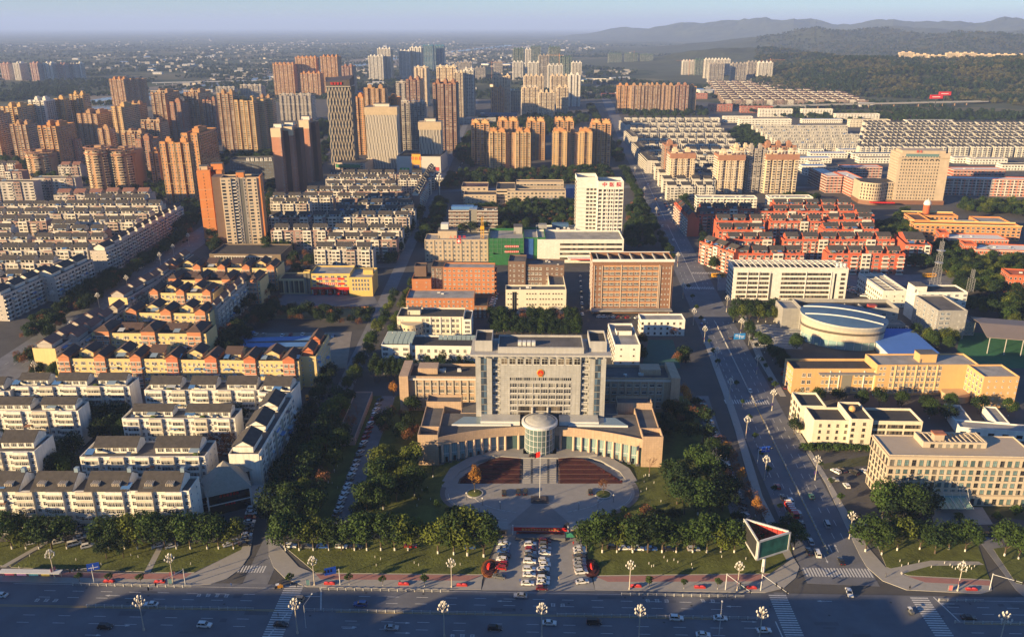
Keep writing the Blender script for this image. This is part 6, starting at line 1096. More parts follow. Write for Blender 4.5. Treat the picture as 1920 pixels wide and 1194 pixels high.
# brown comb-plan tower
for i, (x1, x2, yt, yb) in enumerate(((507, 525, 241, 364), (528, 547, 238, 361), (560, 578, 226, 352))):
    h = hgt(515, 364, 241) + i * .5; b = Bld('apartment_tower', 'narrow brown slab with cream cap, %s of the comb-plan trio' % ('left', 'middle', 'right')[i], 'tower', (x1, yt), (x2, yt), h, 'comb-plan trio'); W = b.W
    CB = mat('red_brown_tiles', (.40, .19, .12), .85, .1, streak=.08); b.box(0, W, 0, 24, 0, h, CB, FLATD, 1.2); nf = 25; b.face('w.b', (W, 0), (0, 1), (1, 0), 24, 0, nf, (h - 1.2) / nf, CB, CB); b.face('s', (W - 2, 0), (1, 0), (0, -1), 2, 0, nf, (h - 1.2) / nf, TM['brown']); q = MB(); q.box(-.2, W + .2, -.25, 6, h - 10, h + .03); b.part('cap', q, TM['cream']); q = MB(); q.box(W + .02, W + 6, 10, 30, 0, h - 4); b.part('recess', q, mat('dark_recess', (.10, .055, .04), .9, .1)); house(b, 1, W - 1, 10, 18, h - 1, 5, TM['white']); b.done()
# finned office towers
FIN = mat('pale_fins', (.52, .47, .40), .6, .08); FING = mat('tower_curtain_glass', (.035, .045, .06), .15, .2, spec=.6)
def fintower(label, x1, x2, yt, yb, d, wav, nfin, cap=0):
    h = hgt((x1 + x2) / 2, yb, yt); b = Bld('office_tower', label, 'tower', (x1, yt), (x2, yt), h, 'finned office towers'); W = b.W; cr = 5 if wav else 1
    def ring(o): return [(cr, -o), (W - cr, -o), (W + o, cr), (W + o, d - cr), (W - cr, d + o), (cr, d + o), (-o, d - cr), (-o, cr)]
    q = MB(); q.loft([[(p[0], p[1], z) for p in ring(0)] for z in (0, h)]); b.part('curtain_wall', q, FING)
    q = MB(); n = 36
    for f in range(nfin):
        for side in (0, 1):
            L = (W if side == 0 else d); u = (f + .5) / nfin * L
            if side == 1 and f % 2: continue
            pts = []
            for k in range(n + 1):
                z = 1 + (h - 2) * k / n; off = (L / nfin) * (.40 * math.sin(z * .33 + f * 3.1416) if wav else .22 * math.sin(f * 2.1 + math.floor(z / 9) * 1.7)); uu = min(max(u + off, .4), L - .4); pts.append((uu, z))
            for (ua, za), (ub, zb) in zip(pts, pts[1:]):
                w = .42 if wav else .36
                if side == 0: q.loft([[(ua - w, -.7, za), (ua + w, -.7, za), (ua + w, 0, za), (ua - w, 0, za)], [(ub - w, -.7, zb), (ub + w, -.7, zb), (ub + w, 0, zb), (ub - w, 0, zb)]], 0, False, False)
                else: q.loft([[(W, ua - w, za), (W + .7, ua - w, za), (W + .7, ua + w, za), (W, ua + w, za)], [(W, ub - w, zb), (W + .7, ub - w, zb), (W + .7, ub + w, zb), (W, ub + w, zb)]], 0, False, False)
    b.part('fins', q, FIN if not wav else mat('bronze_fins', (.33, .28, .22), .6, .1), 'stuff')
    q = MB(); q.box(-.9, W + .9, -.9, d + .9, h - (9 if cap else 2), h + 1.2, 0, None, 'b') if cap != 2 else q.box(-.5, W + .5, -.5, d + .5, h, h + .6); b.part('crown', q, mat('crown_lattice', (.42, .33, .22), .7, .2, scale=.5) if cap != 2 else FIN); house(b, W * .25, W * .75, d * .3, d * .7, h + 1.2 if cap != 2 else h + .6, 4, FIN); b.done(); return b
b = fintower('tall dark office tower with rippling pale fins', 611, 656, 163, 320, 34, True, 15, 2); q = MB(); h = b.h; q.loft([[(0, 0, h + .61), (b.W, 0, h + .61), (b.W, 34, h + .61), (0, 34, h + .61)], [(0, 0, h + 6), (b.W, 0, h + 9), (b.W, 34, h + 13), (0, 34, h + 10)]]); b.part('slanted_crown', q, mat('dark_crown', (.06, .05, .05), .6, .1)); text('sign', 4, 4.0, REDP, b.o, (b.W * .45, -.9, h + 4.2), (R(90), 0, 0), .3)
fintower('broad office slab with pale vertical fins beside the mall', 684, 743, 203, 318, 24, False, 34, 1); fintower('shorter finned office tower with stepped crown at the mall corner', 785, 826, 231, 318, 24, False, 20, 1)
tower('grey white gridded tower behind the shorter finned tower', 752, 797, None, 194, 300, 'grey', 'frame', None)
b = Bld('shopping_mall', 'pale mall podium with green shop sign and tall orange poster', 'building', (743, 293), (826, 294), 22, None); W = b.W; b.box(0, W, 0, 60, 0, 22, mat('mall_panels', (.46, .44, .40), .7, .06), FLATD, 1)
q = MB(); q.box(W * .35, W * .55, -.4, -.02, 4, 25); b.part('poster', q, mat('orange_poster', (.62, .30, .04), .6, .12, scale=.15)); text('poster_text', 3, 5, REDP, b.o, (W * .45, -.5, 19.5), (R(90), 0, 0), .05); q = MB(); q.box(W * .38, W * .52, -.5, -.4, 6, 11); b.part('poster_print', q, mat('poster_blue', (.04, .07, .16), .6, .3, scale=.8))
q = MB(); q.box(W * .07, W * .28, -.4, -.02, 1.5, 6.5); b.part('green_sign', q, mat('green_sign', (.04, .36, .06), .6, .05)); text('sign_text', 2, 4, WLET, b.o, (W * .18, -.45, 4), (R(90), 0, 0), .05); q = MB(); q.box(W * .86, W * .96, -.4, -.02, 3, 8); b.part('red_sign', q, mat('dull_red_sign', (.4, .05, .05), .6, .2)); b.done()
b = Bld('shopping_mall', 'low mall wing with green glazed gallery left of the finned slab', 'building', (628, 305), (684, 306), 15, None); b.box(0, b.W, 0, 40, 0, 15, mat('mall_pink', (.45, .35, .28), .7, .06), FLATD, 1, 'W,'); q = MB(); q.box(2, b.W - 6, -3, -.02, 9, 13); b.part('glazed_gallery', q, mat('gallery_green', (.05, .20, .10), .3, .1)); b.done()
b = Bld('hotel_block', 'long dark office block with white roof lettering left of the comb-plan towers', 'building', (430, 300), (512, 299), 25, None, gl=3); b.box(0, b.W, 0, 30, 0, 25, mat('dark_office', (.10, .10, .10), .7, .1), FLATD, 1.2, 'w.', right='w.', fh=3.6); text('roof_lettering', 6, 5.5, WLET, b.o, (b.W * .68, -.3, 25), (R(90), 0, 0), .3); b.done()
# apartments on the hill: placed with the terrain
# ------------------------------------------------------------------ river, hills, far plain
RIV = mat('river_water', (.22, .25, .28), .25, .15, spec=.6, scale=.01); SAND = mat('river_sand', (.17, .145, .115), .95, .25, scale=.006)
def ribbon(name, pts, ws, z, m):
    q = MB(); W_ = [P(*p) for p in pts]; L = []; Rr = []
    for i, p in enumerate(W_):
        d = (W_[min(i + 1, len(W_) - 1)] - W_[max(i - 1, 0)]).normalized(); s = Vector((-d.y, d.x, 0)) * ws[i] / 2; L.append(p + s); Rr.append(p - s)
    q.prism([(p.x, p.y) for p in L] + [(p.x, p.y) for p in Rr[::-1]], z - .02, z); q.build(name, m, kind='structure')
ribbon('river_bank', [(-300, 300), (0, 252), (130, 212), (230, 188), (380, 164), (500, 147), (640, 128), (760, 108), (900, 94), (960, 86)], [300, 320, 330, 340, 340, 380, 420, 460, 480, 500], .06, SAND)
ribbon('river', [(-300, 305), (0, 256), (110, 222), (215, 196), (360, 170), (480, 152), (640, 128), (760, 106), (900, 92), (960, 85)], [70, 75, 60, 70, 60, 95, 80, 90, 120, 140], .09, RIV); ribbon('river', [(150, 194), (210, 184), (300, 172), (400, 158), (515, 144), (600, 134)], [40, 50, 30, 40, 70, 30], .092, RIV)
BUMPS = []
for px, yt, Y, sx, sy in ((1760, 108, 3300, 620, 520), (1620, 116, 3150, 420, 420), (1500, 104, 3900, 420, 420), (1890, 112, 3200, 520, 560), (1400, 92, 4700, 560, 480), (1990, 110, 2700, 420, 600), (1830, 132, 2650, 400, 300), (1700, 142, 2650, 340, 260), (1560, 62, 6800, 800, 600), (1640, 60, 7000, 700, 600), (1740, 70, 6200, 900, 700), (1850, 72, 5600, 800, 700), (1960, 66, 5600, 800, 800), (1450, 70, 7400, 800, 700),
                         (1285, 44, 13500, 800, 900), (1380, 41, 13000, 1000, 900), (1460, 39, 12500, 900, 900), (1540, 43, 12500, 900, 900), (1680, 44, 11500, 1100, 900), (1780, 44, 11000, 900, 900), (1900, 43, 10500, 900, 900), (2050, 42, 10500, 1200, 900), (1190, 52, 15000, 900, 900), (2000, 48, 8000, 900, 900), (1700, 48, 9000, 900, 700)):
    dd = Y * CT; x = -(yt - 597) / FPX; t = Y / (CT + x * ST); z = CAMH + t * (-ST + x * CT); BUMPS.append(((px - 960) / FPX * t, Y, z, sx, sy))
def hill(x, y):
    z = 0
    for bx, by, bz, sx, sy in BUMPS:
        e = math.exp(-((x - bx) / sx) ** 2 - ((y - by) / sy) ** 2)
        z = max(z, bz * e) + .12 * min(z, bz * e)
    n_ = noise.fractal(Vector((x / 420, y / 420, 1.7)), 1.0, 2.0, 5)
    return z * (1 + .2 * n_) + (min(z, 40) * .25 * n_) - 4
FORM = mat('forest_floor', (.042, .052, .026), .95, .45, scale=.006, bump=1.)
q = MB(); NX, NY = 150, 170; idx = {}
for j in range(NY):
    y = 1750 * (16500 / 1750) ** (j / (NY - 1))
    for i in range(NX): x = lerp(-.02, .92, i / (NX - 1)) * y; q.v.append((x, y, hill(x, y)))
for j in range(NY - 1):
    for i in range(NX - 1):
        a = j * NX + i; f = (a, a + 1, a + NX + 1, a + NX)
        if max(q.v[k][2] for k in f) > -1.5: q.f.append(f); q.m.append(0)
q.build('hills', FORM, kind='structure')
# ------------------------------------------------------------------ trees
BARK = mat('bark', (.09, .068, .05), .95, .2); WTRK = mat('whitewashed_trunk', (.55, .54, .50), .9, .05)
def leafmat(n_, c, tr=.25): return mat(n_, c, .75, .0, island=.45, objvar=.22, spec=.25, trans=tr)
LEAF = {'camphor': leafmat('camphor_leaves', (.034, .064, .012)), 'dark': leafmat('dark_leaves', (.019, .040, .011)), 'light': leafmat('yellow_green_leaves', (.082, .105, .014)), 'ginkgo': leafmat('orange_leaves', (.36, .17, .03)), 'rust': leafmat('rusty_leaves', (.17, .075, .035)), 'shrub': leafmat('shrub_leaves', (.04, .075, .014)), 'redshrub': leafmat('red_shrub_leaves', (.12, .025, .025))}
def crown(seed, rx, rz, n, leaf, lobes, cz, flat=1.):
    r = random.Random(seed); q = MB(); C = []
    for k in range(lobes):
        t, p = r.uniform(0, 6.283), r.uniform(-.5, 1); s = math.sqrt(max(0, 1 - p * p)) * .62; C.append((Vector((s * rx * math.cos(t), s * rx * math.sin(t), cz + p * rz * .55)), r.uniform(.34, .55)))
    C.append((Vector((0, 0, cz)), .72))
    for k in range(n):
        c, s = r.choice(C); d = Vector((r.gauss(0, 1), r.gauss(0, 1), r.gauss(.25, .9))).normalized(); rad = r.uniform(.72, 1.06) if r.random() < .85 else r.uniform(.3, .8)
        p = c + Vector((d.x * rx * s * rad, d.y * rx * s * rad, d.z * rz * s * rad * flat)); nn = (d + Vector((r.gauss(0, .5), r.gauss(0, .5), r.gauss(0, .5)))).normalized(); u = nn.orthogonal().normalized(); u.rotate(Matrix.Rotation(r.uniform(0, 6.28), 3, nn)); w = nn.cross(u); L = leaf * r.uniform(.6, 1.25)
        q.face([p - u * L, p - w * L * .55, p + u * L, p + w * L * .55])
    return q
def trunkmesh(h, rad, seed, white=False, spread=1.6):
    r = random.Random(seed); q = MB(); q.tube((0, 0, 0), (0, 0, min(1.1, h * .3)), rad * 1.15, rad, 7, 1 if white else 0); q.tube((0, 0, min(1.1, h * .3)), (0, 0, h), rad, rad * .7, 7)
    for k in range(5): t = k * 1.26 + r.uniform(-.3, .3); q.tube((0, 0, h * .8), (spread * math.cos(t), spread * math.sin(t), h * 1.0 + spread * 1.1), rad * .5, rad * .2, 5)
    return q.mesh('trunk', [BARK, WTRK])
TREES = {}
def reg(kind, cm, leafk, tm): TREES.setdefault(kind, []).append((cm.mesh('crown', LEAF[leafk]), tm))
for s in range(4): reg('camphor', crown(s, 4.5, 4.8, 1700, .40, 14, 6.0), 'camphor', trunkmesh(2.8, .22, s, True))
for s in range(2): reg('light', crown(20 + s, 4.3, 4.9, 1500, .40, 12, 6.1), 'light', trunkmesh(2.8, .22, s, True))
for s in range(3): reg('dark', crown(30 + s, 4.6, 4.2, 1300, .42, 12, 6.2), 'dark', trunkmesh(3.2, .22, s))
for s in range(2): reg('poplar', crown(40 + s, 2.6, 5.6, 1000, .38, 14, 7.4), 'dark', trunkmesh(3, .18, s))
for s in range(2): reg('ginkgo', crown(50 + s, 2.4, 4.0, 700, .30, 12, 6.0), 'ginkgo', trunkmesh(3.4, .14, s, True, 1.0))
for s in range(2): reg('rust', crown(60 + s, 3.0, 3.4, 420, .30, 12, 5.6), 'rust', trunkmesh(3.4, .16, s, False, 1.6))
reg('street', crown(70, 1.5, 1.6, 420, .26, 7, 3.6), 'camphor', trunkmesh(2.4, .09, 1, True, .6)); reg('bush', crown(80, 1.5, 1.3, 420, .24, 8, 1.1), 'shrub', trunkmesh(.5, .08, 2, False, .3)); reg('redbush', crown(81, .9, .8, 260, .18, 6, .7), 'redshrub', trunkmesh(.3, .06, 2, False, .2))
def baremesh(seed):
    r = random.Random(seed); q = MB()
    def br(p, d, L, rad, lev):
        e = p + d * L; q.tube(p, e, rad, rad * .65, 5 if lev < 2 else 3)
        if lev < 4:
            for k in range(3 if lev < 3 else 4): nd = (d + Vector((r.gauss(0, .45), r.gauss(0, .45), r.uniform(-.05, .35)))).normalized(); br(p.lerp(e, r.uniform(.6, 1)), nd, L * r.uniform(.6, .8), rad * .6, lev + 1)
    br(Vector((0, 0, 1.8)), Vector((0, 0, 1)), 2.4, .15, 0); return q
for s in (1, 2):
    t = MB(); t.tube((0, 0, 0), (0, 0, 1.0), .2, .18, 7, 1); t.tube((0, 0, 1.0), (0, 0, 1.85), .18, .16, 7); TREES.setdefault('bare', []).append((baremesh(s).mesh('branches', mat('bare_twigs', (.16, .085, .06), .9, .1)), t.mesh('trunk', [BARK, WTRK])))
NT = [0]; SPEC = {'camphor': 'camphor_tree', 'light': 'camphor_tree', 'dark': 'broadleaf_tree', 'poplar': 'poplar_tree', 'ginkgo': 'ginkgo_tree', 'rust': 'autumn_tree', 'street': 'street_tree', 'bush': 'shrub', 'redbush': 'shrub', 'bare': 'bare_tree'}
def tree(kind, loc, sc, label, group):
    cm, tm = TREES[kind][rnd.randrange(len(TREES[kind]))]; NT[0] += 1
    o = thing(SPEC[kind], label, 'shrub' if 'bush' in kind else 'tree', (loc[0], loc[1], loc[2] if len(loc) > 2 else .1), rnd.uniform(0, 6.28), group); o.scale = (sc * rnd.uniform(.92, 1.08), sc * rnd.uniform(.92, 1.08), sc * rnd.uniform(.92, 1.1))
    put('trunk', tm, o); put('branches' if kind == 'bare' else 'crown', cm, o); return o
LOOK = {'camphor': 'round dark green camphor tree', 'light': 'yellow-green rounded tree', 'dark': 'dark spreading broadleaf tree', 'poplar': 'slim dark upright tree', 'ginkgo': 'orange autumn ginkgo tree', 'rust': 'thin rusty leaved tree', 'street': 'small round clipped street tree', 'bush': 'rounded green shrub', 'redbush': 'small dark red shrub', 'bare': 'bare reddish twigged tree'}
def row(pts, kinds, sc, where, group, jit=0.):
    for i, (x, y) in enumerate(pts):
        k = kinds[i % len(kinds)]; p = P(x + rnd.uniform(-jit, jit), y); p.z = .15; tree(k, p, sc * rnd.uniform(.88, 1.12), '%s, %s %s' % (LOOK[k], ordn(i), where), group)
def line(a, b, n_): return [(lerp(a[0], b[0], k / (n_ - 1)), lerp(a[1], b[1], k / (n_ - 1))) for k in range(n_)]
CM = ['camphor', 'camphor', 'light', 'camphor', 'dark', 'camphor', 'camphor']
row([(x, 1029) for x in (-8, 22, 48, 74, 98, 124)], CM, 1.4, 'from left before the long white block', 'front left street trees', 3)
row([(x, 1029) for x in (203, 232, 258, 284, 310, 334, 360, 386, 412, 436)], CM, 1.35, 'right of the shop gap before the white block', 'front left street trees', 3)
row([(200, 1047), (232, 1046)], ['dark'], .9, 'of two low trees on the left lawn', 'front left street trees')
row([(x, 1032) for x in (536, 562, 588, 614, 640, 664, 690, 716, 742, 768)], CM, 1.38, 'from the side street in the left front row', 'front row left of the gate', 3)
row([(820, 1038), (850, 1040), (876, 1042), (905, 1044)], ['light', 'camphor'], 1.6, 'of four tall lit trees left of the gate', 'front row left of the gate', 2)
row([(x, 1036) for x in (1102, 1128, 1156, 1184, 1212, 1240, 1268, 1296, 1322, 1350, 1378, 1404)], CM, 1.4, 'from the gate in the right front row', 'front row right of the gate', 3)
row([(1432, 1034), (1455, 1022), (1475, 1010), (1488, 1030)], ['dark', 'camphor'], .95, 'behind the triangular billboard', 'front row right of the gate')
row([(1625, 1034), (1650, 1040), (1680, 1032), (1725, 1030), (1752, 1038), (1780, 1030), (1808, 1034), (1880, 1042), (1912, 1048)], CM, 1.3, 'in the lawn row before the beige office', 'office lawn trees', 3)
row([(1668, 985), (1700, 978), (1712, 990), (1652, 975), (1735, 968)], ['dark', 'camphor'], 1.5, 'beside the beige office drive', 'office garden trees', 3); row([(1795, 975), (1870, 975), (1690, 955), (1905, 965)], ['bush'], 1.6, 'by the beige office forecourt', 'office garden shrubs')
row([(712, 915), (735, 905), (702, 945), (722, 955), (762, 915), (690, 964), (712, 885), (745, 940), (775, 930), (730, 880), (712, 968), (775, 890)], ['camphor', 'light', 'dark', 'camphor', 'light'], 1.3, 'in the left garden clump', 'left garden clump', 4)
row([(1290, 930), (1322, 910), (1268, 945), (1342, 935), (1305, 965), (1262, 910), (1352, 958), (1300, 895), (1330, 965), (1283, 965)], ['dark', 'camphor', 'dark'], 1.4, 'in the right garden clump', 'right garden clump', 4)
row([(890, 925)], ['ginkgo'], 1.1, 'in a round planter left on the plaza', 'plaza trees'); row([(1131, 928)], ['rust'], .95, 'in a round planter right on the plaza', 'plaza trees'); row([(812, 895), (1217, 893)], ['bare'], 1.15, 'of two beside the peach podium', 'plaza trees')
row(line((1352, 845), (1428, 985), 9), ['rust', 'ginkgo', 'rust'], 1.0, 'along the right drive from the building', 'autumn trees along the right drive', 3); row([(1281, 752), (738, 748), (1287, 765)], ['ginkgo'], 1.0, 'beside the office wings', 'autumn trees at the wings')
row(line((545, 985), (640, 765), 12), ['dark', 'camphor', 'light', 'dark'], 1.35, 'up the bank beside the side street', 'bank trees', 6); row(line((585, 975), (668, 790), 9), ['camphor', 'dark', 'rust', 'bare', 'light'], .0 + 1.2, 'up the inner bank by the drive lane', 'bank trees', 6)
row(line((500, 985), (618, 715), 13), ['dark'], 1.15, 'along the shaded white block', 'side street trees', 3); row(line((655, 735), (742, 562), 14), ['camphor', 'dark', 'light'], .95, 'up the left of the side street', 'side street trees', 4); row(line((722, 680), (770, 545), 10), ['light', 'camphor'], .95, 'up the right of the side street', 'side street trees', 4)
row(line((700, 716), (885, 716), 15), ['poplar'], 1.05, 'in the front poplar screen', 'poplar screen', 2); row(line((706, 706), (880, 706), 12), ['poplar', 'dark'], 1.05, 'in the rear poplar screen', 'poplar screen', 2)
for j in range(4): row(line((932 - j * 2, 632 - j * 11), (1080, 634 - j * 11), 10), ['dark', 'camphor', 'dark', 'rust' if j > 1 else 'dark'], .95, 'in courtyard wood line %s' % ORD[j], 'courtyard wood', 4)
row(line((1372, 605), (1500, 603), 9), ['camphor', 'light'], 1.05, 'in the row before the white office', 'trees before the white office', 3); row(line((1378, 590), (1500, 588), 8), ['dark'], 1.05, 'in the rear row before the white office', 'trees before the white office', 3)
row(line((1400, 625), (1492, 720), 14), ['dark', 'camphor'], .9, 'along the avenue left of the rotunda', 'avenue trees by the rotunda', 5); row([(1500, 760), (1530, 762), (1570, 757), (1610, 762), (1650, 764), (1690, 766), (1730, 770), (1745, 785), (1770, 790), (1500, 800), (1492, 815), (1780, 770), (1830, 775), (1890, 780)], ['dark', 'camphor'], .95, 'between the apricot school and cream office', 'school front trees', 4)
row(line((1505, 845), (1630, 846), 14), ['bush'], 1.5, 'in the hedge before the cream office', 'cream office hedge', 1)
row([(180, 815), (200, 800), (218, 820), (190, 835), (228, 802), (175, 795), (210, 780), (240, 835), (130, 890), (118, 870), (105, 895), (140, 860)], ['dark'], 1.3, 'in the dark court between white blocks', 'white block courts', 4); row([(400, 850), (415, 830), (425, 860), (395, 815), (430, 800), (460, 790), (410, 880)], ['rust', 'dark'], 1.35, 'in the brown court behind the white gable', 'white block courts', 4)
row(line((150, 1093), (265, 1096), 3) + [(545, 1097)], ['street'], .95, 'on the left front pavement', 'pavement trees'); row([(655, 1097), (718, 1099), (796, 1100), (1217, 1104), (1282, 1104), (1345, 1105)], ['street'], .95, 'on the pavement by the gate', 'pavement trees')
row(line((1612, 1010), (1500, 815), 7), ['street'], .95, 'up the right avenue pavement', 'avenue street trees'); row(line((1462, 960), (1380, 730), 8), ['street'], .95, 'up the left avenue pavement', 'avenue street trees'); row(line((1452, 735), (1392, 600), 8), ['street', 'bush'], 1.1, 'beyond the avenue crossing', 'avenue street trees'); row(line((1345, 690), (1290, 545), 8), ['street'], 1.05, 'up the far left avenue pavement', 'avenue street trees')
row(line((868, 905), (935, 867), 7), ['redbush'], 1.0, 'round the left flower bed', 'bed edge shrubs'); row(line((1090, 868), (1165, 905), 8), ['redbush'], 1.0, 'round the right flower bed', 'bed edge shrubs'); row([(790, 905), (800, 925), (785, 935), (820, 950), (840, 962), (870, 965), (880, 975), (1170, 960), (1200, 962), (1225, 955), (1140, 980), (1150, 965), (1240, 975)], ['bush'], 1.1, 'on the garden lawn round the plaza', 'garden shrubs')
# wooded masses: trees too many to tell apart, one object for each wood
def scatter(name, pts, proto, label, cat):
    me = bpy.data.meshes.new(name); me.from_pydata([p[:3] for p in pts], [], []); a = me.attributes.new('scl', 'FLOAT', 'POINT'); a.data.foreach_set('value', [p[3] for p in pts]); a = me.attributes.new('rot', 'FLOAT_VECTOR', 'POINT'); a.data.foreach_set('vector', [c for p in pts for c in (0, 0, rnd.uniform(0, 6.28))])
    o = put(name, me, kind='stuff'); tag(o, label, cat); g = bpy.data.node_groups.new(name, 'GeometryNodeTree'); g.interface.new_socket('Geometry', in_out='INPUT', socket_type='NodeSocketGeometry'); g.interface.new_socket('Geometry', in_out='OUTPUT', socket_type='NodeSocketGeometry')
    n = g.nodes; i = n.new('NodeGroupInput'); ou = n.new('NodeGroupOutput'); ip = n.new('GeometryNodeInstanceOnPoints'); oi = n.new('GeometryNodeObjectInfo'); oi.inputs[0].default_value = proto; oi.inputs['As Instance'].default_value = True
    at = n.new('GeometryNodeInputNamedAttribute'); at.data_type = 'FLOAT'; at.inputs[0].default_value = 'scl'; ar = n.new('GeometryNodeInputNamedAttribute'); ar.data_type = 'FLOAT_VECTOR'; ar.inputs[0].default_value = 'rot'
    l = g.links; l.new(i.outputs[0], ip.inputs['Points']); l.new(oi.outputs['Geometry'], ip.inputs['Instance']); l.new(at.outputs[0], ip.inputs['Scale']); l.new(ar.outputs[0], ip.inputs['Rotation']); l.new(ip.outputs[0], ou.inputs[0])
    o.modifiers.new('scatter', 'NODES').node_group = g; return o
def proto(kind, i=0): return [o for o in COL.objects if o.type == 'MESH' and o.data == TREES[kind][i][0]][0]
def inpoly(x, y, pl):
    c = False; j = len(pl) - 1
    for i in range(len(pl)):
        if (pl[i][1] > y) != (pl[j][1] > y) and x < (pl[j][0] - pl[i][0]) * (y - pl[i][1]) / (pl[j][1] - pl[i][1]) + pl[i][0]: c = not c
        j = i
    return c
def wood(pls, den, sc, kinds, name, label):
    buckets = {}
    for pl in pls:
        w = [P(*p)[:2] for p in pl]; x0, x1 = min(p[0] for p in w), max(p[0] for p in w); y0, y1 = min(p[1] for p in w), max(p[1] for p in w)
        for k in range(int((x1 - x0) * (y1 - y0) * den)):
            x, y = rnd.uniform(x0, x1), rnd.uniform(y0, y1)
            if inpoly(x, y, w): buckets.setdefault(rnd.choice(kinds), []).append((x, y, .0, sc * rnd.uniform(.7, 1.2)))
    for i, (k, pts) in enumerate(buckets.items()): scatter(name, pts, proto(k, 0), label + (' (%s trees)' % LOOK[k].split(' tree')[0] if len(buckets) > 1 else ''), 'wood')
wood([[(1690, 500), (1760, 470), (1920, 490), (1920, 560), (1800, 555), (1760, 510)], [(1800, 580), (1990, 545), (1990, 640), (1850, 600)], [(1640, 445), (1700, 400), (1720, 460), (1660, 470)], [(1795, 390), (1990, 385), (1990, 415), (1800, 400)], [(1500, 640), (1480, 660), (1490, 690)], [(1690, 640), (1760, 665), (1790, 650), (1740, 630)]], .03, 1.0, ['dark', 'camphor', 'light'], 'school_woods', 'dense trees round the schools on the right')
wood([[(860, 438), (880, 395), (1085, 385), (1080, 440), (1010, 430), (940, 440)], [(820, 360), (850, 330), (1140, 322), (1150, 345), (890, 350)], [(780, 460), (820, 380), (840, 385), (810, 470)], [(1175, 470), (1172, 400), (1200, 380), (1225, 470)], [(850, 300), (880, 250), (890, 320)], [(1148, 300), (1160, 270), (1170, 310)]], .03, 1.0, ['dark', 'rust', 'camphor'], 'hospital_woods', 'trees between the hospital, clinic and golden estate')
wood([[(400, 690), (410, 640), (520, 560), (540, 580), (470, 640), (430, 690)], [(490, 600), (560, 590), (700, 600), (690, 618), (560, 612)], [(430, 550), (480, 520), (520, 550), (440, 600)], [(540, 495), (590, 470), (590, 510), (540, 540)], [(240, 705), (60, 712), (50, 700)], [(20, 690), (60, 660), (70, 700)], [(545, 985), (672, 745), (650, 745), (522, 985)], [(1395, 985), (1310, 745), (1290, 745), (1340, 900), (1370, 985)], [(905, 990), (780, 985), (660, 975), (660, 985), (905, 1000)], [(1100, 990), (1360, 975), (1365, 985), (1100, 1000)], [(1200, 690), (1210, 640), (1200, 640), (1190, 690)], [(1262, 690), (1290, 690), (1262, 640)], [(700, 800), (780, 770), (785, 830), (740, 850)], [(1245, 830), (1250, 770), (1300, 770), (1310, 830)]], .03, .95, ['dark', 'rust'], 'estate_woods', 'dark trees between the yellow rows and fire station')
wood([[(60, 640), (230, 520), (345, 440), (360, 445), (250, 520), (90, 640)], [(310, 420), (355, 385), (390, 400), (350, 450)], [(388, 470), (402, 445), (420, 450), (402, 480)], [(490, 470), (505, 345), (515, 345), (505, 470)], [(30, 640), (210, 520), (225, 520), (60, 645)]], .06, .95, ['dark', 'dark', 'rust'], 'left_avenue_woods', 'dark street trees down the left avenue')
wood([[(0, 560), (60, 520), (30, 570)], [(0, 500), (300, 400), (300, 405), (0, 520)], [(500, 470), (790, 420), (790, 425), (500, 485)], [(1310, 500), (1700, 420), (1700, 425), (1330, 512)], [(700, 500), (770, 400), (795, 400), (735, 500)], [(60, 760), (250, 765), (230, 775), (60, 770)], [(0, 830), (150, 905), (140, 915), (0, 900)], [(160, 905), (400, 905), (400, 898), (160, 898)], [(270, 775), (430, 780), (430, 790), (240, 800)], [(100, 712), (560, 716), (560, 722), (100, 720)], [(170, 660), (390, 664), (390, 668), (170, 664)], [(240, 622), (400, 626), (400, 632), (240, 628)]], .024, .95, ['dark', 'camphor'], 'courtyard_woods', 'trees in the courts between apartment rows')
wood([[(1163, 320), (1258, 500), (1266, 500), (1176, 320)], [(1256, 335), (1332, 500), (1340, 498), (1266, 335)], [(1100, 200), (1158, 310), (1168, 310), (1112, 200)], [(1345, 265), (1400, 235), (1440, 275), (1430, 285)], [(1440, 375), (1530, 370), (1540, 385), (1440, 390)], [(1310, 350), (1345, 300), (1348, 365)]], .03, .8, ['dark', 'camphor'], 'avenue_woods', 'street trees along the far avenue')
wood([[(0, 330), (300, 385), (500, 330), (500, 300), (0, 270)], [(440, 330), (610, 320), (620, 280), (440, 285)], [(880, 300), (900, 225), (1110, 215), (1110, 230)], [(590, 300), (690, 280), (820, 225), (600, 230)], [(1190, 230), (1150, 205), (1320, 205), (1330, 220)], [(1480, 225), (1330, 200), (1900, 228), (1600, 232)]], .006, 1.0, ['dark', 'camphor'], 'tower_woods', 'trees among the tower estates')
# hill forest and plain copses from a coarser tree
q = crown(90, 4.5, 4.5, 150, 1.35, 7, 4.0); FARC = q.mesh('crown', LEAF['dark']); q = crown(91, 4.5, 4.0, 150, 1.35, 7, 4.0); FARC2 = q.mesh('crown', leafmat('hill_leaves', (.072, .072, .026)))
def fartree(me, px, py, lab): p = P(px, py); o = thing('broadleaf_tree', lab, 'tree', p, 0, 'lone trees by the overpass'); put('trunk', TREES['dark'][0][1], o); return put('crown', me, o)
fp1 = fartree(FARC, 1655, 206, 'lone dark tree beside the overpass piers'); fp2 = fartree(FARC2, 1700, 208, 'lone olive tree beside the overpass piers')
pts = [[], []]
while len(pts[0]) + len(pts[1]) < 24000:
    y = rnd.uniform(1800, 8000); x = rnd.uniform(.28, .78) * y; z = hill(x, y)
    if z > 3 and rnd.random() < 3000 / y: pts[0 if noise.noise(Vector((x / 130, y / 130, 3))) + rnd.gauss(0, .25) < .12 else 1].append((x, y, z - .5, rnd.uniform(.8, 1.7)))
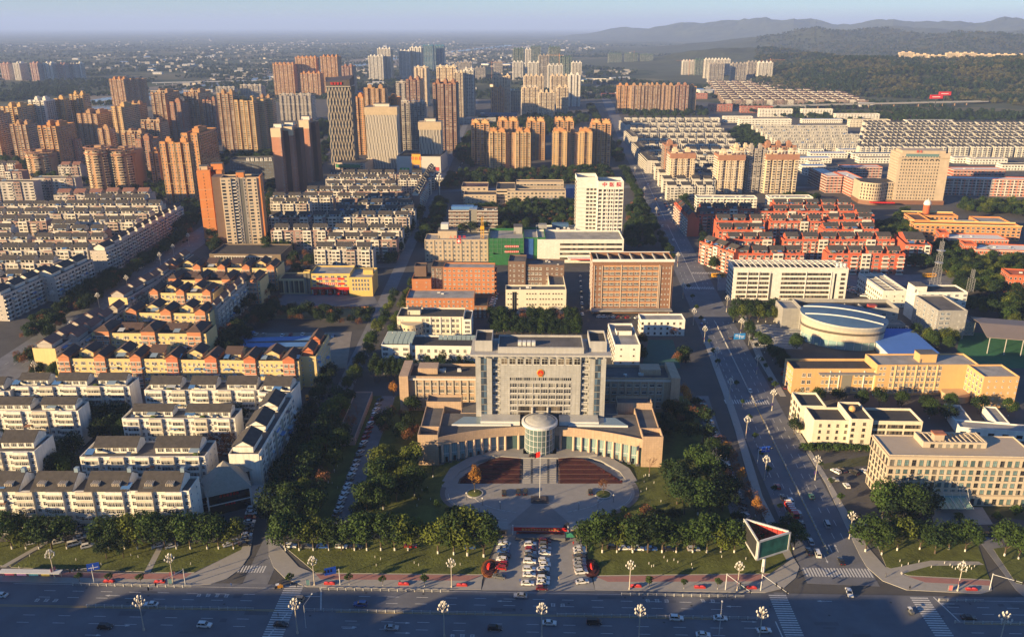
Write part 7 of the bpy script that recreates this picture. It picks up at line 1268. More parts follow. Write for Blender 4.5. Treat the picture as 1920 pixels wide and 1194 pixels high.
scatter('hill_forest', pts[0], fp1, 'dark evergreen forest covering the near hills', 'forest'); scatter('hill_forest', pts[1], fp2, 'olive brown woodland patches on the near hills', 'forest')
pts = []
while len(pts) < 14000:
    y = 1700 * (5.6 ** rnd.random()); x = rnd.uniform(-.72, .62) * y
    if hill(x, y) > -2 or (y < 2300 and -1000 < x < 700): continue
    if noise.fractal(Vector((x / 330, y / 260, 8)), 1, 2, 4) > .02 + rnd.gauss(0, .08): pts.append((x, y, -.3, rnd.uniform(.7, 1.5)))
scatter('plain_copses', pts, fp1, 'dark copses and tree lines scattered over the far plain', 'woodland')
# farmhouses and sheds of the plain
HM = []
for s, (wl, rf) in enumerate(((GAP_, TILE), (GAP_, FLATL), (CREAM, TILEB), (mat('plain_grey_wall', (.42, .42, .41), .9, .1), mat('pale_sheet_roof', (.42, .43, .44), .7, .1)), (WAP, BLUER))):
    q = MB(); w, d, h = (14, 9, 7) if s < 3 else (38, 18, 7); q.box(-w / 2, w / 2, -d / 2, d / 2, -.5, h); q.loft([[(-w / 2 - .6, -d / 2 - .6, h), (w / 2 + .6, -d / 2 - .6, h), (w / 2 + .6, d / 2 + .6, h), (-w / 2 - .6, d / 2 + .6, h)], [(-w / 2 - .4, -.3, h + 2.6), (w / 2 + .4, -.3, h + 2.6), (w / 2 + .4, .3, h + 2.6), (-w / 2 - .4, .3, h + 2.6)]], 1)
    for k in range(4):
        for r_ in range(2): x = -w / 2 + w * (k + .5) / 4; q.box(x - .7, x + .7, -d / 2 - .08, -d / 2, 1.2 + r_ * 3, 2.8 + r_ * 3, 2)
    HM.append(q.mesh('farmhouse', [wl, rf, GLASS]))
allq = [MB() for _ in range(1)]; n_ = 0; cl = [(rnd.uniform(-.62, .5), rnd.uniform(0, 1)) for _ in range(46)]
def plainspot():
    while True:
        a, t = rnd.choice(cl); y = 2100 * (4.2 ** t) * rnd.uniform(.93, 1.07); x = a * y + rnd.gauss(0, 170)
        if hill(x, y) < -2 and not (y < 2400 and -1000 < x < 600): return x, y
SIDE = lambda x, y: 'left' if x < -.3 * y else ('middle left' if x < -.08 * y else ('centre' if x < .15 * y else 'right'))
cnt = {}
for k in range(170):
    x, y = plainspot(); s = rnd.choice((0, 0, 1, 2, 3, 3, 4)); sd = SIDE(x, y); cnt[sd] = cnt.get(sd, 0) + 1; nm = 'farmhouse' if s < 3 else 'plain_shed'
    tag(put(nm, HM[s], None, (x, y, 0), rnd.uniform(-.5, .5)), 'tiny %s on the far plain, %s' % ('pale house' if s < 3 else ('grey shed' if s == 3 else 'blue roofed shed'), sd), 'house' if s < 3 else 'shed', 'tiny houses on the far plain'); COL.objects[-1].scale = (1, 1, 1)
q = MB()
for k in range(800):
    x, y = plainspot(); y *= rnd.uniform(.95, 1.5); x *= 1.1
    if hill(x, y) > -2: continue
    w, d, h = rnd.uniform(8, 26), rnd.uniform(7, 12), rnd.uniform(4, 12); q.box(x - w / 2, x + w / 2, y - d / 2, y + d / 2, 0, h, 0, 1, 'b')
tag(q.build('distant_houses', [mat('distant_wall', (.24, .235, .23), .9, .0, island=.4), mat('distant_roof', (.20, .19, .19), .9, .0, island=.5)], kind='stuff'), 'scattered pale houses across the hazy plain', 'houses')
for i, px in enumerate((1684, 1712, 1740, 1772, 1800, 1832, 1862, 1890, 1915, 1940)):
    Y = 3200 - i * 25; t = Y / CT; x = (px - 960) / FPX * (Y * CT + 130 * ST); z = hill(x, Y); h = 27 - (i % 3) * 3; b = Bld('hill_apartments', 'cream apartment block on the wooded hilltop, %s from left' % ORD[i], 'apartment block', (x, Y, 0), (x + 52, Y - 6, 0), None, 'hilltop apartment blocks', base=z - 6); b.box(0, b.W, 0, 18, 0, h, TM['cream'], FLATL, 1, 'Wb', 'w.'); house(b, 10, 18, 4, 12, h - 1, 5, TM['cream']); house(b, 34, 42, 4, 12, h - 1, 5, TM['cream']); b.done()
# overpass with piers, red billboards, viaduct, river bridge
A, B = P(1440, 199, 9), P(1850, 190, 9); t = thing('overpass', 'concrete road overpass on paired piers below the hills', 'bridge', (A.x, A.y, 0), math.atan2(B.y - A.y, B.x - A.x)); L = (B - A).length; q = MB(); q.box(0, L, -7, 7, 7.6, 9.2); q.build('deck', CONC, t)
for s in (-7, 6.6): q = MB(); q.box(0, L, s, s + .4, 9.2, 10.3); q.build('parapet', CONC, t)
for k in range(15):
    x = L * (.1 + .8 * k / 14)
    for s in (-4.6, 3.2): q = MB(); q.box(x - 1, x + 1, s, s + 1.6, 0, 7.6); q.build('pier', TM['tan'], t)
for px, py, lab in ((1752, 205, 'nearer'), (1768, 198, 'farther')):
    p = P(px, py); t = thing('billboard', 'red roadside billboard on a dark post, the %s of two' % lab, 'billboard', p, R(8)); q = MB(); q.tube((0, 0, 0), (0, 0, 26), 1.0, .8, 8); q.build('post', mat('dark_steel', (.05, .05, .05), .6, .1), t); q = MB(); q.box(-16, 16, -1.2, 1.2, 24, 33); q.build('panel', REDP, t); q = MB(); q.box(-11, 9, -1.3, -1.21, 27.6, 29); q.build('print', WLET, t)
for nm, a, c, z, np_, lab in (('viaduct', (430, 84), (700, 80), 16, 30, 'pale railway viaduct on many piers across the far plain'), ('river_bridge', (285, 155), (520, 150), 8, 16, 'low white bridge crossing the river at left')):
    A, B = P(*a, z), P(*c, z); t = thing(nm, lab, 'bridge', (A.x, A.y, 0), math.atan2(B.y - A.y, B.x - A.x)); L = (B - A).length; q = MB(); q.box(0, L, -6, 6, z - 2.5, z); q.build('deck', mat('pale_concrete', (.5, .49, .47), .85, .05), t)
    for k in range(np_): q = MB(); x = L * (k + .5) / np_; q.box(x - 1.5, x + 1.5, -4, 4, 0, z - 2.5); q.build('pier', MATS['pale_concrete'], t)
slab('running_track', [(1610, 226), (1640, 211), (1720, 211), (1730, 225)], .06, .12, mat('track_red', (.25, .07, .06), .9, .1)); slab('track_field', [(1640, 223), (1655, 214), (1700, 214), (1712, 223)], .1, .16, LAWN)
for i, (px, py, h, rz) in enumerate(((1350, 148, 62, 20), (1425, 152, 66, 10), (1441, 151, 70, 0), (786, 145, 75, 30), (922, 150, 60, 0), (1048, 150, 85, 160), (1188, 120, 60, 30), (1291, 145, 60, 180))): tower_crane(P(px, py), h, 52, R(rz), 'slim orange tower crane over the far sites, %s of eight' % ORD[i], mat('crane_orange', (.45, .20, .06), .6, .1))
# ------------------------------------------------------------------ vehicles
TYRE = mat('tyre_rubber', (.02, .02, .02), .9, .05); HUB = mat('alloy_wheel', (.4, .4, .4), .4, .05, metal=.5); CARGL = mat('car_glass', (.012, .014, .016), .08, 0, spec=.6); LAMPM = mat('headlamp', (.6, .6, .58), .2, 0); TAILM = mat('tail_lamp', (.35, .01, .01), .3, 0)
PAINTS = {'white': (.66, .66, .65), 'black': (.012, .012, .014), 'silver': (.34, .35, .36), 'red': (.30, .012, .012), 'blue': (.02, .07, .25), 'grey': (.10, .105, .11), 'orange': (.55, .25, .02), 'green': (.03, .12, .10), 'maroon': (.12, .012, .02), 'tan': (.34, .27, .18)}
CPM = {k: mat('car_paint_' + k, v, .35, 0, coat=.6, spec=.4) for k, v in PAINTS.items()}
def prof(q, pts, hw, m=0, taper=.06):
    n = len(pts); q.loft([[(x, -hw + (taper if z > .8 else 0), z) for x, z in pts], [(x, hw - (taper if z > .8 else 0), z) for x, z in pts]][::-1], m)
def carmesh(L, Hb, Hr, cab, hw=.92):
    q = MB(); h = L / 2; prof(q, [(-h + .05, .32), (h - .05, .32), (h, .55), (h - .08, Hb * .82), (cab[3], Hb), (cab[0], Hb), (-h + .05, Hb * .95), (-h, .6)], hw)
    z0, z1 = Hb, Hr; x0, x1, x2, x3 = cab
    ring0 = [(x0, -hw + .1, z0), (x3, -hw + .1, z0), (x3, hw - .1, z0), (x0, hw - .1, z0)]; ring1 = [(x1, -hw + .24, z1), (x2, -hw + .24, z1), (x2, hw - .24, z1), (x1, hw - .24, z1)]
    g = MB(); g.loft([ring0, ring1], 0); r1 = [(x1 - .03, -hw + .21, z1 - .02), (x2 + .03, -hw + .21, z1 - .02), (x2 + .03, hw - .21, z1 - .02), (x1 - .03, hw - .21, z1 - .02)]
    q.loft([r1, [(p[0], p[1], z1 + .06) for p in r1]])
    for s in (-1, 1):
        for (xa, xb) in ((x0, x1), (x3, x2), ((x0 + x3) / 2 - .2, (x1 + x2) / 2 - .2)): q.tube((xa, s * (hw - .1), z0), (xb, s * (hw - .24), z1), .05, None, 4)
    return q.mesh('body', CPM['white']), g.mesh('window_glass', CARGL)
WH = MB(); WH.tube((0, -.12, 0), (0, .12, 0), .33, None, 12); WH = WH.mesh('wheel', TYRE); RIM = MB(); RIM.tube((0, -.125, 0), (0, .125, 0), .19, None, 8); RIM = RIM.mesh('rim', HUB)
HL = MB(); HL.box(-.05, .05, -.2, .2, -.08, .08); HLM = HL.mesh('headlight', LAMPM); TLM = HL.mesh('tail_light', TAILM)
KIND = {'sedan': (4.7, .92, 1.42, (-1.75, -1.0, .35, 1.15)), 'suv': (4.7, 1.05, 1.68, (-2.15, -1.85, .35, 1.1)), 'van': (5.0, 1.1, 1.95, (-2.4, -2.3, 1.0, 1.8)), 'hatch': (4.1, .95, 1.5, (-1.85, -1.5, .3, 1.05))}
CMESH = {k: carmesh(*v) for k, v in KIND.items()}; CN = {}
def car(loc, rz, kind, col, where, detail=True, group='cars'):
    key = (kind, col, where); CN[key] = CN.get(key, 0) + 1
    nm = {'sedan': 'car', 'suv': 'car', 'van': 'van', 'hatch': 'car'}[kind]; kd = {'sedan': 'saloon', 'suv': 'off-roader', 'van': 'van', 'hatch': 'hatchback'}[kind]
    o = thing(nm, '%s %s %s' % (col, kd, where), nm, loc, rz, group); L = KIND[kind][0]
    b = put('body', CMESH[kind][0], o); b.material_slots[0].link = 'OBJECT'; b.material_slots[0].material = CPM[col]; put('window_glass', CMESH[kind][1], o)
    if detail:
        for x in (-L * .3, L * .31):
            for s in (-1, 1): put('rim', RIM, put('wheel', WH, o, (x, s * .82, .33)))
        for s in (-1, 1): put('headlight', HLM, o, (L / 2 - .03, s * .62, .7)); put('tail_light', TLM, o, (-L / 2 + .02, s * .62, .78))
    return o
CW = ['white', 'white', 'silver', 'white', 'black', 'white', 'grey', 'red', 'white', 'blue', 'silver', 'black']
def cars(pts, rz, where, zz=.22, kinds=('sedan', 'suv', 'sedan', 'hatch'), cols=None, detail=True, group=None, jit=4):
    for i, p in enumerate(pts):
        w = P(p[0], p[1]); c = p[2] if len(p) > 2 else (cols or CW)[rnd.randrange(len(cols or CW))]; k = p[3] if len(p) > 3 else rnd.choice(kinds); r = p[4] if len(p) > 4 else rz
        car((w.x, w.y, zz), R(r + rnd.uniform(-jit, jit)) + FY, k, c, '%s %s' % (ordn(i), where), detail, group or 'cars ' + where[-28:])
# the gate forecourt
cars([(1052 - 58, 1023, 'white'), (995, 1032, 'red', 'hatch'), (994, 1040, 'silver'), (995, 1046, 'grey'), (993, 1055, 'white'), (992, 1070, 'white', 'suv'), (992, 1080, 'white'), (989, 1096, 'white')], 0, 'down the left file of the gate drive')
cars([(1022, 1017, 'maroon', 'suv'), (1022, 1024, 'grey'), (1022, 1031, 'silver'), (1021, 1039, 'white'), (1020, 1053, 'white'), (1022, 1061, 'white'), (1018, 1070, 'white'), (1019, 1078, 'black'), (1019, 1087, 'white', 'suv'), (1018, 1095, 'white'), (1016, 1105, 'maroon')], 0, 'down the right file of the gate drive')
cars([(946, 1022, 'white'), (943, 1030, 'silver'), (944, 1036, 'blue'), (946, 1044, 'black'), (941, 1051, 'white'), (941, 1060, 'red'), (940, 1067, 'red'), (936, 1083, 'grey')], 170, 'against the left flower border of the drive'); cars([(1086, 1031, 'white'), (1087, 1037, 'white'), (1086, 1045, 'grey'), (1086, 1053, 'silver'), (1087, 1060, 'silver'), (1088, 1068, 'silver', 'suv'), (1090, 1075, 'white', 'suv'), (1091, 1093, 'white')], 10, 'against the right flower border of the drive')
cars([(945, 927, 'black', 'suv'), (972, 925, 'black', 'suv'), (985, 925, 'black', 'suv'), (1107, 925, 'black', 'sedan'), (1066, 989, 'black', 'suv', 50)], 90, 'on the plaza paving', .25); cars([(1002, 864, 'black', 'sedan')], 0, 'on the entrance terrace', 2.25)
# moving traffic on the front road
for i, (x, y, c, k, r) in enumerate(((284, 1135, 'white', 'sedan', 180), (198, 1177, 'black', 'suv', 0), (384, 1174, 'white', 'suv', 0), (558, 1126, 'tan', 'suv', 180), (527, 1173, 'black', 'sedan', 0), (676, 1135, 'blue', 'suv', 180), (734, 1179, 'silver', 'sedan', 0), (976, 1119, 'silver', 'sedan', 180), (928, 1180, 'black', 'suv', 0), (1030, 1170, 'white', 'sedan', 0), (1114, 1169, 'black', 'van', 0), (1268, 1161, 'white', 'suv', 0), (1350, 1161, 'white', 'sedan', 0), (1432, 1184, 'white', 'sedan', 0), (1592, 1113, 'white', 'sedan', 265), (1815, 1160, 'black', 'sedan', 0), (2, 1118, 'white', 'sedan', 180), (1318, 1192, 'white', 'sedan', 0))):
    w = P(x, y); car((w.x, w.y, .115), R(r + rnd.uniform(-3, 3)) + FY, k, c, 'driving on the front road, %s from left' % ordn(sorted([284, 198, 384, 558, 527, 676, 734, 976, 928, 1030, 1114, 1268, 1350, 1432, 1592, 1815, 2, 1318]).index(x)), True, 'cars on the front road')
# avenue traffic
AVC = [(1425, 844, 'blue', 'hatch'), (1458, 914, 'red', 'hatch'), (1468, 935, 'black', 'sedan'), (1483, 941, 'white', 'sedan'), (1497, 965, 'silver', 'suv'), (1521, 932, 'green', 'sedan'), (1550, 985, 'silver', 'van'), (1517, 1036, 'black', 'sedan'), (1532, 1040, 'white', 'van'), (1577, 1054, 'black', 'sedan'), (1520, 1018, 'silver', 'sedan'), (1504, 985, 'black', 'sedan'), (1406, 734, 'white', 'sedan'), (1320, 603, 'white', 'hatch'), (1315, 610, 'blue', 'hatch'), (1369, 635, 'grey', 'hatch'), (1242, 425, 'white', 'sedan'), (1235, 403, 'red', 'sedan'), (1262, 452, 'white', 'hatch'), (1215, 348, 'blue', 'van'), (1230, 375, 'orange', 'van'), (1200, 300, 'white', 'hatch')]
cars([(x, y, c, k) for x, y, c, k in AVC], 88, 'on the right avenue counting from the school end', .11, group='cars on the avenue', jit=2)
# parked lines
cars(line((632, 965), (712, 752), 25), 64, 'parked up the left drive lane', .22, jit=3); cars(line((1315, 752), (1398, 968), 22), 118, 'parked down the right drive lane', .22, jit=3)
cars(line((460, 1022), (478, 930), 12), 8, 'nose-in beside the glass shop', .12); cars([(150, 1010, 'white'), (172, 1015, 'black'), (140, 1022, 'white', 'van'), (165, 1026, 'white'), (205, 1012), (300, 1024), (322, 1026), (110, 1018), (60, 1020), (430, 1023, 'white'), (445, 1018, 'silver')], 30, 'parked under the front left trees', .22)
cars([(545, 1026), (575, 1027), (605, 1027), (640, 1027), (668, 1028), (770, 1026), (880, 1028), (1170, 1030), (1195, 1031), (1220, 1031), (1255, 1032), (1300, 1032), (1150, 1029)], 0, 'behind the front tree rows', .22)
cars([(1567, 886, 'white', 'suv', 120), (1578, 884, 'black', 'sedan', 120), (1601, 888, 'black', 'suv', 120), (1621, 886, 'white', 'sedan', 110), (1562, 902, 'silver', 'sedan', 0), (1587, 913, 'white', 'hatch', 95), (1600, 972, 'maroon', 'suv', 20), (1612, 986, 'white', 'sedan', 20), (1851, 1004, 'black', 'sedan', 0), (1866, 1004, 'white', 'sedan', 0)], 90, 'in the beige office car park', .2)
cars([(1468, 702, 'red', 'van'), (1473, 728, 'maroon', 'sedan'), (1480, 715, 'white', 'hatch')] + [(x, 740) for x in (1655, 1690, 1640)], 60, 'beside the apricot school', .12, detail=False); cars(line((1690, 612), (1755, 655), 11), 150, 'along the blue hall', .12, detail=False); cars(line((1590, 540), (1625, 548), 8) + line((1592, 546), (1618, 556), 6), 170, 'in the lot behind the white office', .12, detail=False)
cars(line((1125, 595), (1195, 597), 9), 30, 'in front of the brown office', .12, detail=False); cars(line((1088, 520), (1092, 590), 8), 90, 'down the lane left of the brown office', .12, detail=False); cars(line((922, 575), (930, 553), 6), 0, 'beside the terracotta block', .12, detail=False)
cars([(480, 628), (495, 629), (530, 630), (545, 629), (568, 628), (600, 632), (610, 630), (625, 631), (505, 558), (515, 562), (520, 556)], 90, 'in the car port yard', .14, detail=False); cars([(553, 755, 'white'), (576, 748, 'orange', 'van'), (592, 748, 'white'), (603, 746, 'blue'), (617, 743, 'black')], 110, 'at the head of the side street', .12, detail=False)
cars([(312, 494), (318, 490), (265, 503), (272, 498), (287, 492), (297, 487), (345, 455), (352, 452)], 92, 'on the left avenue', .12, detail=False); cars([(686, 640), (690, 632), (700, 622), (684, 652), (725, 700), (735, 690)], 85, 'on the side street', .12, detail=False); cars(line((860, 320), (876, 290), 8), 80, 'parked by the golden estate', .12, detail=False); cars(line((1240, 372), (1262, 405), 7) + line((1250, 370), (1275, 408), 6), 60, 'parked beside the far avenue', .12, detail=False)
# buses and the red flatbed
def bus(px, py, rz, lab, m, L=10):
    w = P(px, py); o = thing('bus', lab, 'bus', (w.x, w.y, .12), R(rz)); q = MB(); q.box(-L / 2, L / 2, -1.22, 1.22, .45, 3.0); q.box(-L / 2 + .2, L / 2 - .2, -1.1, 1.1, 3.0, 3.15); q.build('body', m, o)
    for s in (-1, 1):
        for k in range(5): q = MB(); x = -L / 2 + .8 + k * (L - 1.4) / 5; q.box(x, x + (L - 2.4) / 5, s * 1.23 - .01, s * 1.23 + .01, 1.5, 2.6); q.build('window', CARGL, o)
        for x in (-L * .3, L * .3): q = MB(); q.tube((x, s * 1.0, .5), (x, s * 1.25, .5), .48, None, 10); q.build('wheel', TYRE, o)
    q = MB(); q.box(L / 2, L / 2 + .02, -1.1, 1.1, 1.3, 2.7); q.build('windscreen', CARGL, o)
YB = mat('school_bus_yellow', (.62, .30, .02), .4, .03, coat=.4); bus(1346, 520, 0, 'yellow bus turning by the avenue junction', YB); bus(1778, 512, 80, 'yellow bus on the road below the red classrooms', YB); bus(1742, 520, 5, 'yellow bus parked beside the radio mast', YB)
w = P(1484, 962); o = thing('flatbed_truck', 'red lorry queuing at the avenue lights', 'truck', (w.x, w.y, .12), R(273)); q = MB(); q.box(-5.5, 2.6, -1.2, 1.2, .9, 2.6); q.build('cargo_bed', mat('truck_red', (.55, .03, .02), .6, .2, scale=.8), o); q = MB(); q.box(2.8, 5, -1.15, 1.15, .5, 2.8); q.build('cab', mat('cab_red', (.4, .02, .02), .35, .02, coat=.4), o); q = MB(); q.box(5.0, 5.03, -1, 1, 1.6, 2.6); q.build('windscreen', CARGL, o)
for k in range(6): q = MB(); x = -5.2 + k * 1.5; q.box(x - .1, x + .1, -1.25, 1.25, 2.6, 3.1); q.build('stake', WLET, o)
for x in (-4, -2.6, 3.6):
    for s in (-1, 1): q = MB(); q.tube((x, s * .95, .5), (x, s * 1.2, .5), .5, None, 10); q.build('wheel', TYRE, o)
for px, py, rz, lab in ((523, 1103, 200, 'small orange three-wheeled cart at the left crossing'), (1706, 1149, 100, 'small dark three-wheeled cart crossing the junction')):
    w = P(px, py); o = thing('tricycle', lab, 'tricycle', (w.x, w.y, .115), R(rz)); q = MB(); q.box(-1.4, .4, -.6, .6, .5, 1.3); q.build('cargo_box', CPM['orange' if 'orange' in lab else 'grey'], o); q = MB(); q.box(.4, 1.3, -.3, .3, .5, .9); q.tube((1.2, 0, .5), (1.0, 0, 1.3), .05, None, 5); q.tube((1.0, -.35, 1.3), (1.0, .35, 1.3), .04, None, 5); q.build('frame', CPM['black'], o); q = MB(); q.box(-.2, 1.0, -.55, .55, 1.75, 1.82); q.tube((-.2, -.5, 1.2), (-.2, -.5, 1.8), .03, None, 4); q.tube((-.2, .5, 1.2), (-.2, .5, 1.8), .03, None, 4); q.build('canopy', CPM['white'], o)
    for x, y in ((-.9, -.62), (-.9, .62), (1.2, 0)): q = MB(); q.tube((x, y - .05, .3), (x, y + .05, .3), .3, None, 10); q.build('wheel', TYRE, o)
# ------------------------------------------------------------------ street furniture
LAMPW = mat('lamp_globe', (.50, .49, .46), .35, 0); POLEM = mat('lamp_post_cream', (.46, .42, .35), .6, .08)
PM = MB(); PM.tube((0, 0, 0), (0, 0, .8), .38, .3, 10); PM.tube((0, 0, .8), (0, 0, 10.2), .2, .13, 8)
ARMS = [(r_, z, n_) for r_, z, n_ in ((1.75, 10.9, 6), (1.0, 12.3, 5))]
for r_, z, n_ in ARMS:
    for k in range(n_): t = 6.2832 * k / n_ + z; PM.tube((0, 0, z - 1.9), (r_ * math.cos(t), r_ * math.sin(t), z - .3), .07, None, 5)
PM.tube((0, 0, 10.2), (0, 0, 12.8), .1, .08, 6); PM = PM.mesh('post', POLEM)
BULB = MB(); BULB.loft([[(r_ * math.cos(6.2832 * k / 8), r_ * math.sin(6.2832 * k / 8), z) for k in range(8)] for r_, z in ((.1, -.3), (.27, -.1), (.32, .2), (.23, .5), (.05, .75))]); BULB = BULB.mesh('lamp_globe', LAMPW)
BAN = MB(); BAN.box(.25, 1.0, -.03, .03, 3.2, 5.0); BANR = BAN.mesh('banner', mat('pink_banner', (.5, .16, .16), .7, .2, scale=.7)); BANP = BAN.mesh('banner', mat('purple_banner', (.16, .07, .35), .7, .2, scale=.7))
def lamp(px, py, lab, group, sc=1., ban=None, z=.2):
    w = P(px, py); o = thing('street_lamp', lab, 'street lamp', (w.x, w.y, z), rnd.uniform(0, 1), group); o.scale = (sc * .88,) * 3; put('post', PM, o)
    for r_, zz, n_ in ARMS:
        for k in range(n_): t = 6.2832 * k / n_ + zz; put('lamp_globe', BULB, o, (r_ * math.cos(t), r_ * math.sin(t), zz))
    put('lamp_globe', BULB, o, (0, 0, 13.1))
    if ban: put('banner', ban, o, (0, 0, 0), R(20)); put('banner', ban, o, (0, 0, 0), R(200))
xs_ = [(103, 1084), (325, 1092), (590, 1097), (847, 1101), (1180, 1105), (1382, 1107), (1795, 1108)]
for i, (x, y) in enumerate(xs_): lamp(x, y, 'cluster globe lamp on the near pavement, %s from left' % ORD[i], 'front pavement lamps', 1, BANR if i in (0, 1, 5, 6) else None)
for i, (x, b_) in enumerate(((232, 0), (537, 0), (826, 0), (1016, 0), (1204, 0), (1436, 0), (1893, 0))):
    a = FA(x, 1240); w = FR(a, -24.5); pr = w; o = thing('street_lamp', 'cluster globe lamp beyond the road median at the lower edge, %s from left' % ORD[i], 'street lamp', (w.x, w.y, .1), 0, 'lower edge lamps'); put('post', PM, o)
    for r_, zz, n_ in ARMS:
        for k in range(n_): t = 6.2832 * k / n_ + zz; put('lamp_globe', BULB, o, (r_ * math.cos(t), r_ * math.sin(t), zz))
    put('lamp_globe', BULB, o, (0, 0, 13.1))
for i, (x, y) in enumerate(((1592, 1010), (1528, 900), (1447, 770), (1418, 702), (1388, 630), (1362, 585), (1346, 545))): lamp(x, y, 'cluster globe lamp on the right of the avenue, %s from the front road' % ORD[i], 'avenue lamps right', 1, BANP)
for i, (x, y) in enumerate(((1433, 900), (1398, 822), (1367, 748), (1342, 688), (1320, 645), (1300, 610), (1280, 560), (1270, 500), (1230, 410), (1208, 370), (1190, 330))): lamp(x, y, 'cluster globe lamp on the left of the avenue, %s from the front road' % ORD[i], 'avenue lamps left', 1, BANR)
for i, (x, y) in enumerate(sorted(((70, 715), (138, 635), (187, 580), (240, 545), (302, 500), (327, 484), (355, 462), (160, 545), (255, 485), (292, 460), (325, 435), (103, 575)))): lamp(x, y, 'cluster globe lamp on the left avenue, %s from the left picture edge' % ORD[i], 'left avenue lamps', 1)
lamp(825, 378, 'tall pale pole lamp behind the clinic block', 'tall lamps', 2.6)
# flag
o = thing('flagpole', 'tall white flagpole with a red flag on the plaza', 'flagpole', P(1012, 938), 0); q = MB(); q.box(-3.6, 3.6, -2.4, 2.4, .2, .75); q.box(-2.6, 2.6, -1.6, 1.6, .75, 1.2); q.build('base', mat('brown_granite_base', (.10, .075, .065), .6, .15), o); q = MB(); q.tube((0, 0, 1.2), (0, 0, 24), .13, .07, 8); q.build('pole', METALW, o); zb = 24 - 1.0
q = MB()
for k in range(8):
    a, c = k / 8, (k + 1) / 8; f = lambda t: (-2.3 * t, -.35 * math.sin(t * 7) * t, -1.1 * t)
    A, C = f(a), f(c); q.loft([[(A[0], A[1], zb + A[2] - 2.4), (C[0], C[1], zb + C[2] - 2.4), (C[0], C[1], zb + C[2]), (A[0], A[1], zb + A[2])], [(A[0], A[1] + .03, zb + A[2] - 2.4), (C[0], C[1] + .03, zb + C[2] - 2.4), (C[0], C[1] + .03, zb + C[2]), (A[0], A[1] + .03, zb + A[2])]])
q.build('flag', mat('flag_red', (.62, .015, .01), .7, 0), o)
for px, py, lab in ((890, 926, 'left'), (1131, 928, 'right')):
    o = thing('round_planter', 'round grassy planter ring %s of the flagpole' % lab, 'planter', P(px, py)); q = MB(); q.cyl(0, 0, .2, .6, 3.6, None, 24); q.build('rim', KERB, o); q = MB(); q.ball((0, 0, .45), 3.3, 3.3, .5, 20, 6); q.build('grass', LAWN, o)
# gate: slogan board, guard houses, barriers
o = thing('slogan_board', 'wide red slogan board with dark planter wall at the gate', 'sign', P(1013, 1004), FY); q = MB(); q.box(-11, 11, -.2, .2, 2.2, 3.6); q.build('board', REDP, o); text('slogan', 13, 1.1, mat('gold_letters', (.7, .5, .15), .5, 0), o, (0, -.22, 2.9), (R(90), 0, 0), .02)
for x in (-10.6, 10.6): q = MB(); q.box(x - .25, x + .25, -.3, .3, .2, 4.6); q.build('post', METALW, o)
q = MB(); q.box(-9.5, 9.5, -3.6, -1.0, .2, 1.5); q.build('plinth', PLAZAD, o); text('plinth_text', 5, 1.0, mat('gold_letters2', (.6, .45, .15), .4, 0), o, (0, -3.62, .9), (R(90), 0, 0), .02); q = MB(); q.box(-9.2, 9.2, -1.0, -.3, .2, 2.1); q.build('hedge', LEAF['redshrub'], o)
for px, py, lab in ((940, 1006, 'left'), (1080, 1006, 'right')):
    o = thing('guard_house', 'small peach guard house on the %s of the gate' % lab, 'guard house', P(px, py), FY); q = MB(); q.box(-2, 2, 0, 4, .2, 3.4); q.build('wall', PEACH, o); q = MB(); q.box(-2.6, 2.6, -.6, 4.6, 3.4, 3.8); q.build('roof', FLATL, o); q = MB(); q.box(-1.4, 1.4, -.04, 0, 1.2, 2.6); q.build('window', GLASS, o)
o = thing('parasol', 'green square parasol beside the right guard house', 'parasol', P(1070, 1012)); q = MB(); q.tube((0, 0, .2), (0, 0, 2.7), .05, None, 6); q.build('pole', STEEL, o); q = MB(); q.loft([[(-1.8, -1.8, 2.4), (1.8, -1.8, 2.4), (1.8, 1.8, 2.4), (-1.8, 1.8, 2.4)], [(-.05, -.05, 3.1), (.05, -.05, 3.1), (.05, .05, 3.1), (-.05, .05, 3.1)]]); q.build('canopy', mat('green_canvas', (.04, .22, .12), .8, .05), o)
# red flower sculptures and flower borders each side of the drive
for px, lab, s in ((918, 'left', 1), (1108, 'right', -1)):
    o = thing('flower_border', 'curved flower border with a red sculpture %s of the parked cars' % lab, 'flower bed', P(px, 1066), FY); o.scale = (.75, .8, .8); q = MB(); q.loft([[(r_ * 4.2 * math.cos(t * .5236), r_ * 7 * math.sin(t * .5236), z) for t in range(12)] for r_, z in ((1, .2), (.97, .55), (.6, .7))]); q.build('border', mat('orange_flowers', (.22, .07, .015), .9, .4, scale=2.5, bump=1.) if s > 0 else BED, o)
    q = MB(); q.loft([[(r_ * 3.2 * math.cos(t * .5236), r_ * 5.6 * math.sin(t * .5236), z) for t in range(12)] for r_, z in ((1, .6), (.8, .95), (.3, 1.0))]); q.build('planting', BED, o); q = MB(); q.loft([[(w_ * math.cos(t * .785) - s * .8 + s * z * .28, 2.6 * w_ * math.sin(t * .785), z) for t in range(8)] for w_, z in ((.7, .8), (.95, 1.3), (.75, 2.0), (.3, 2.7))]); q.build('sculpture', mat('sculpture_red', (.62, .02, .015), .5, .03), o)
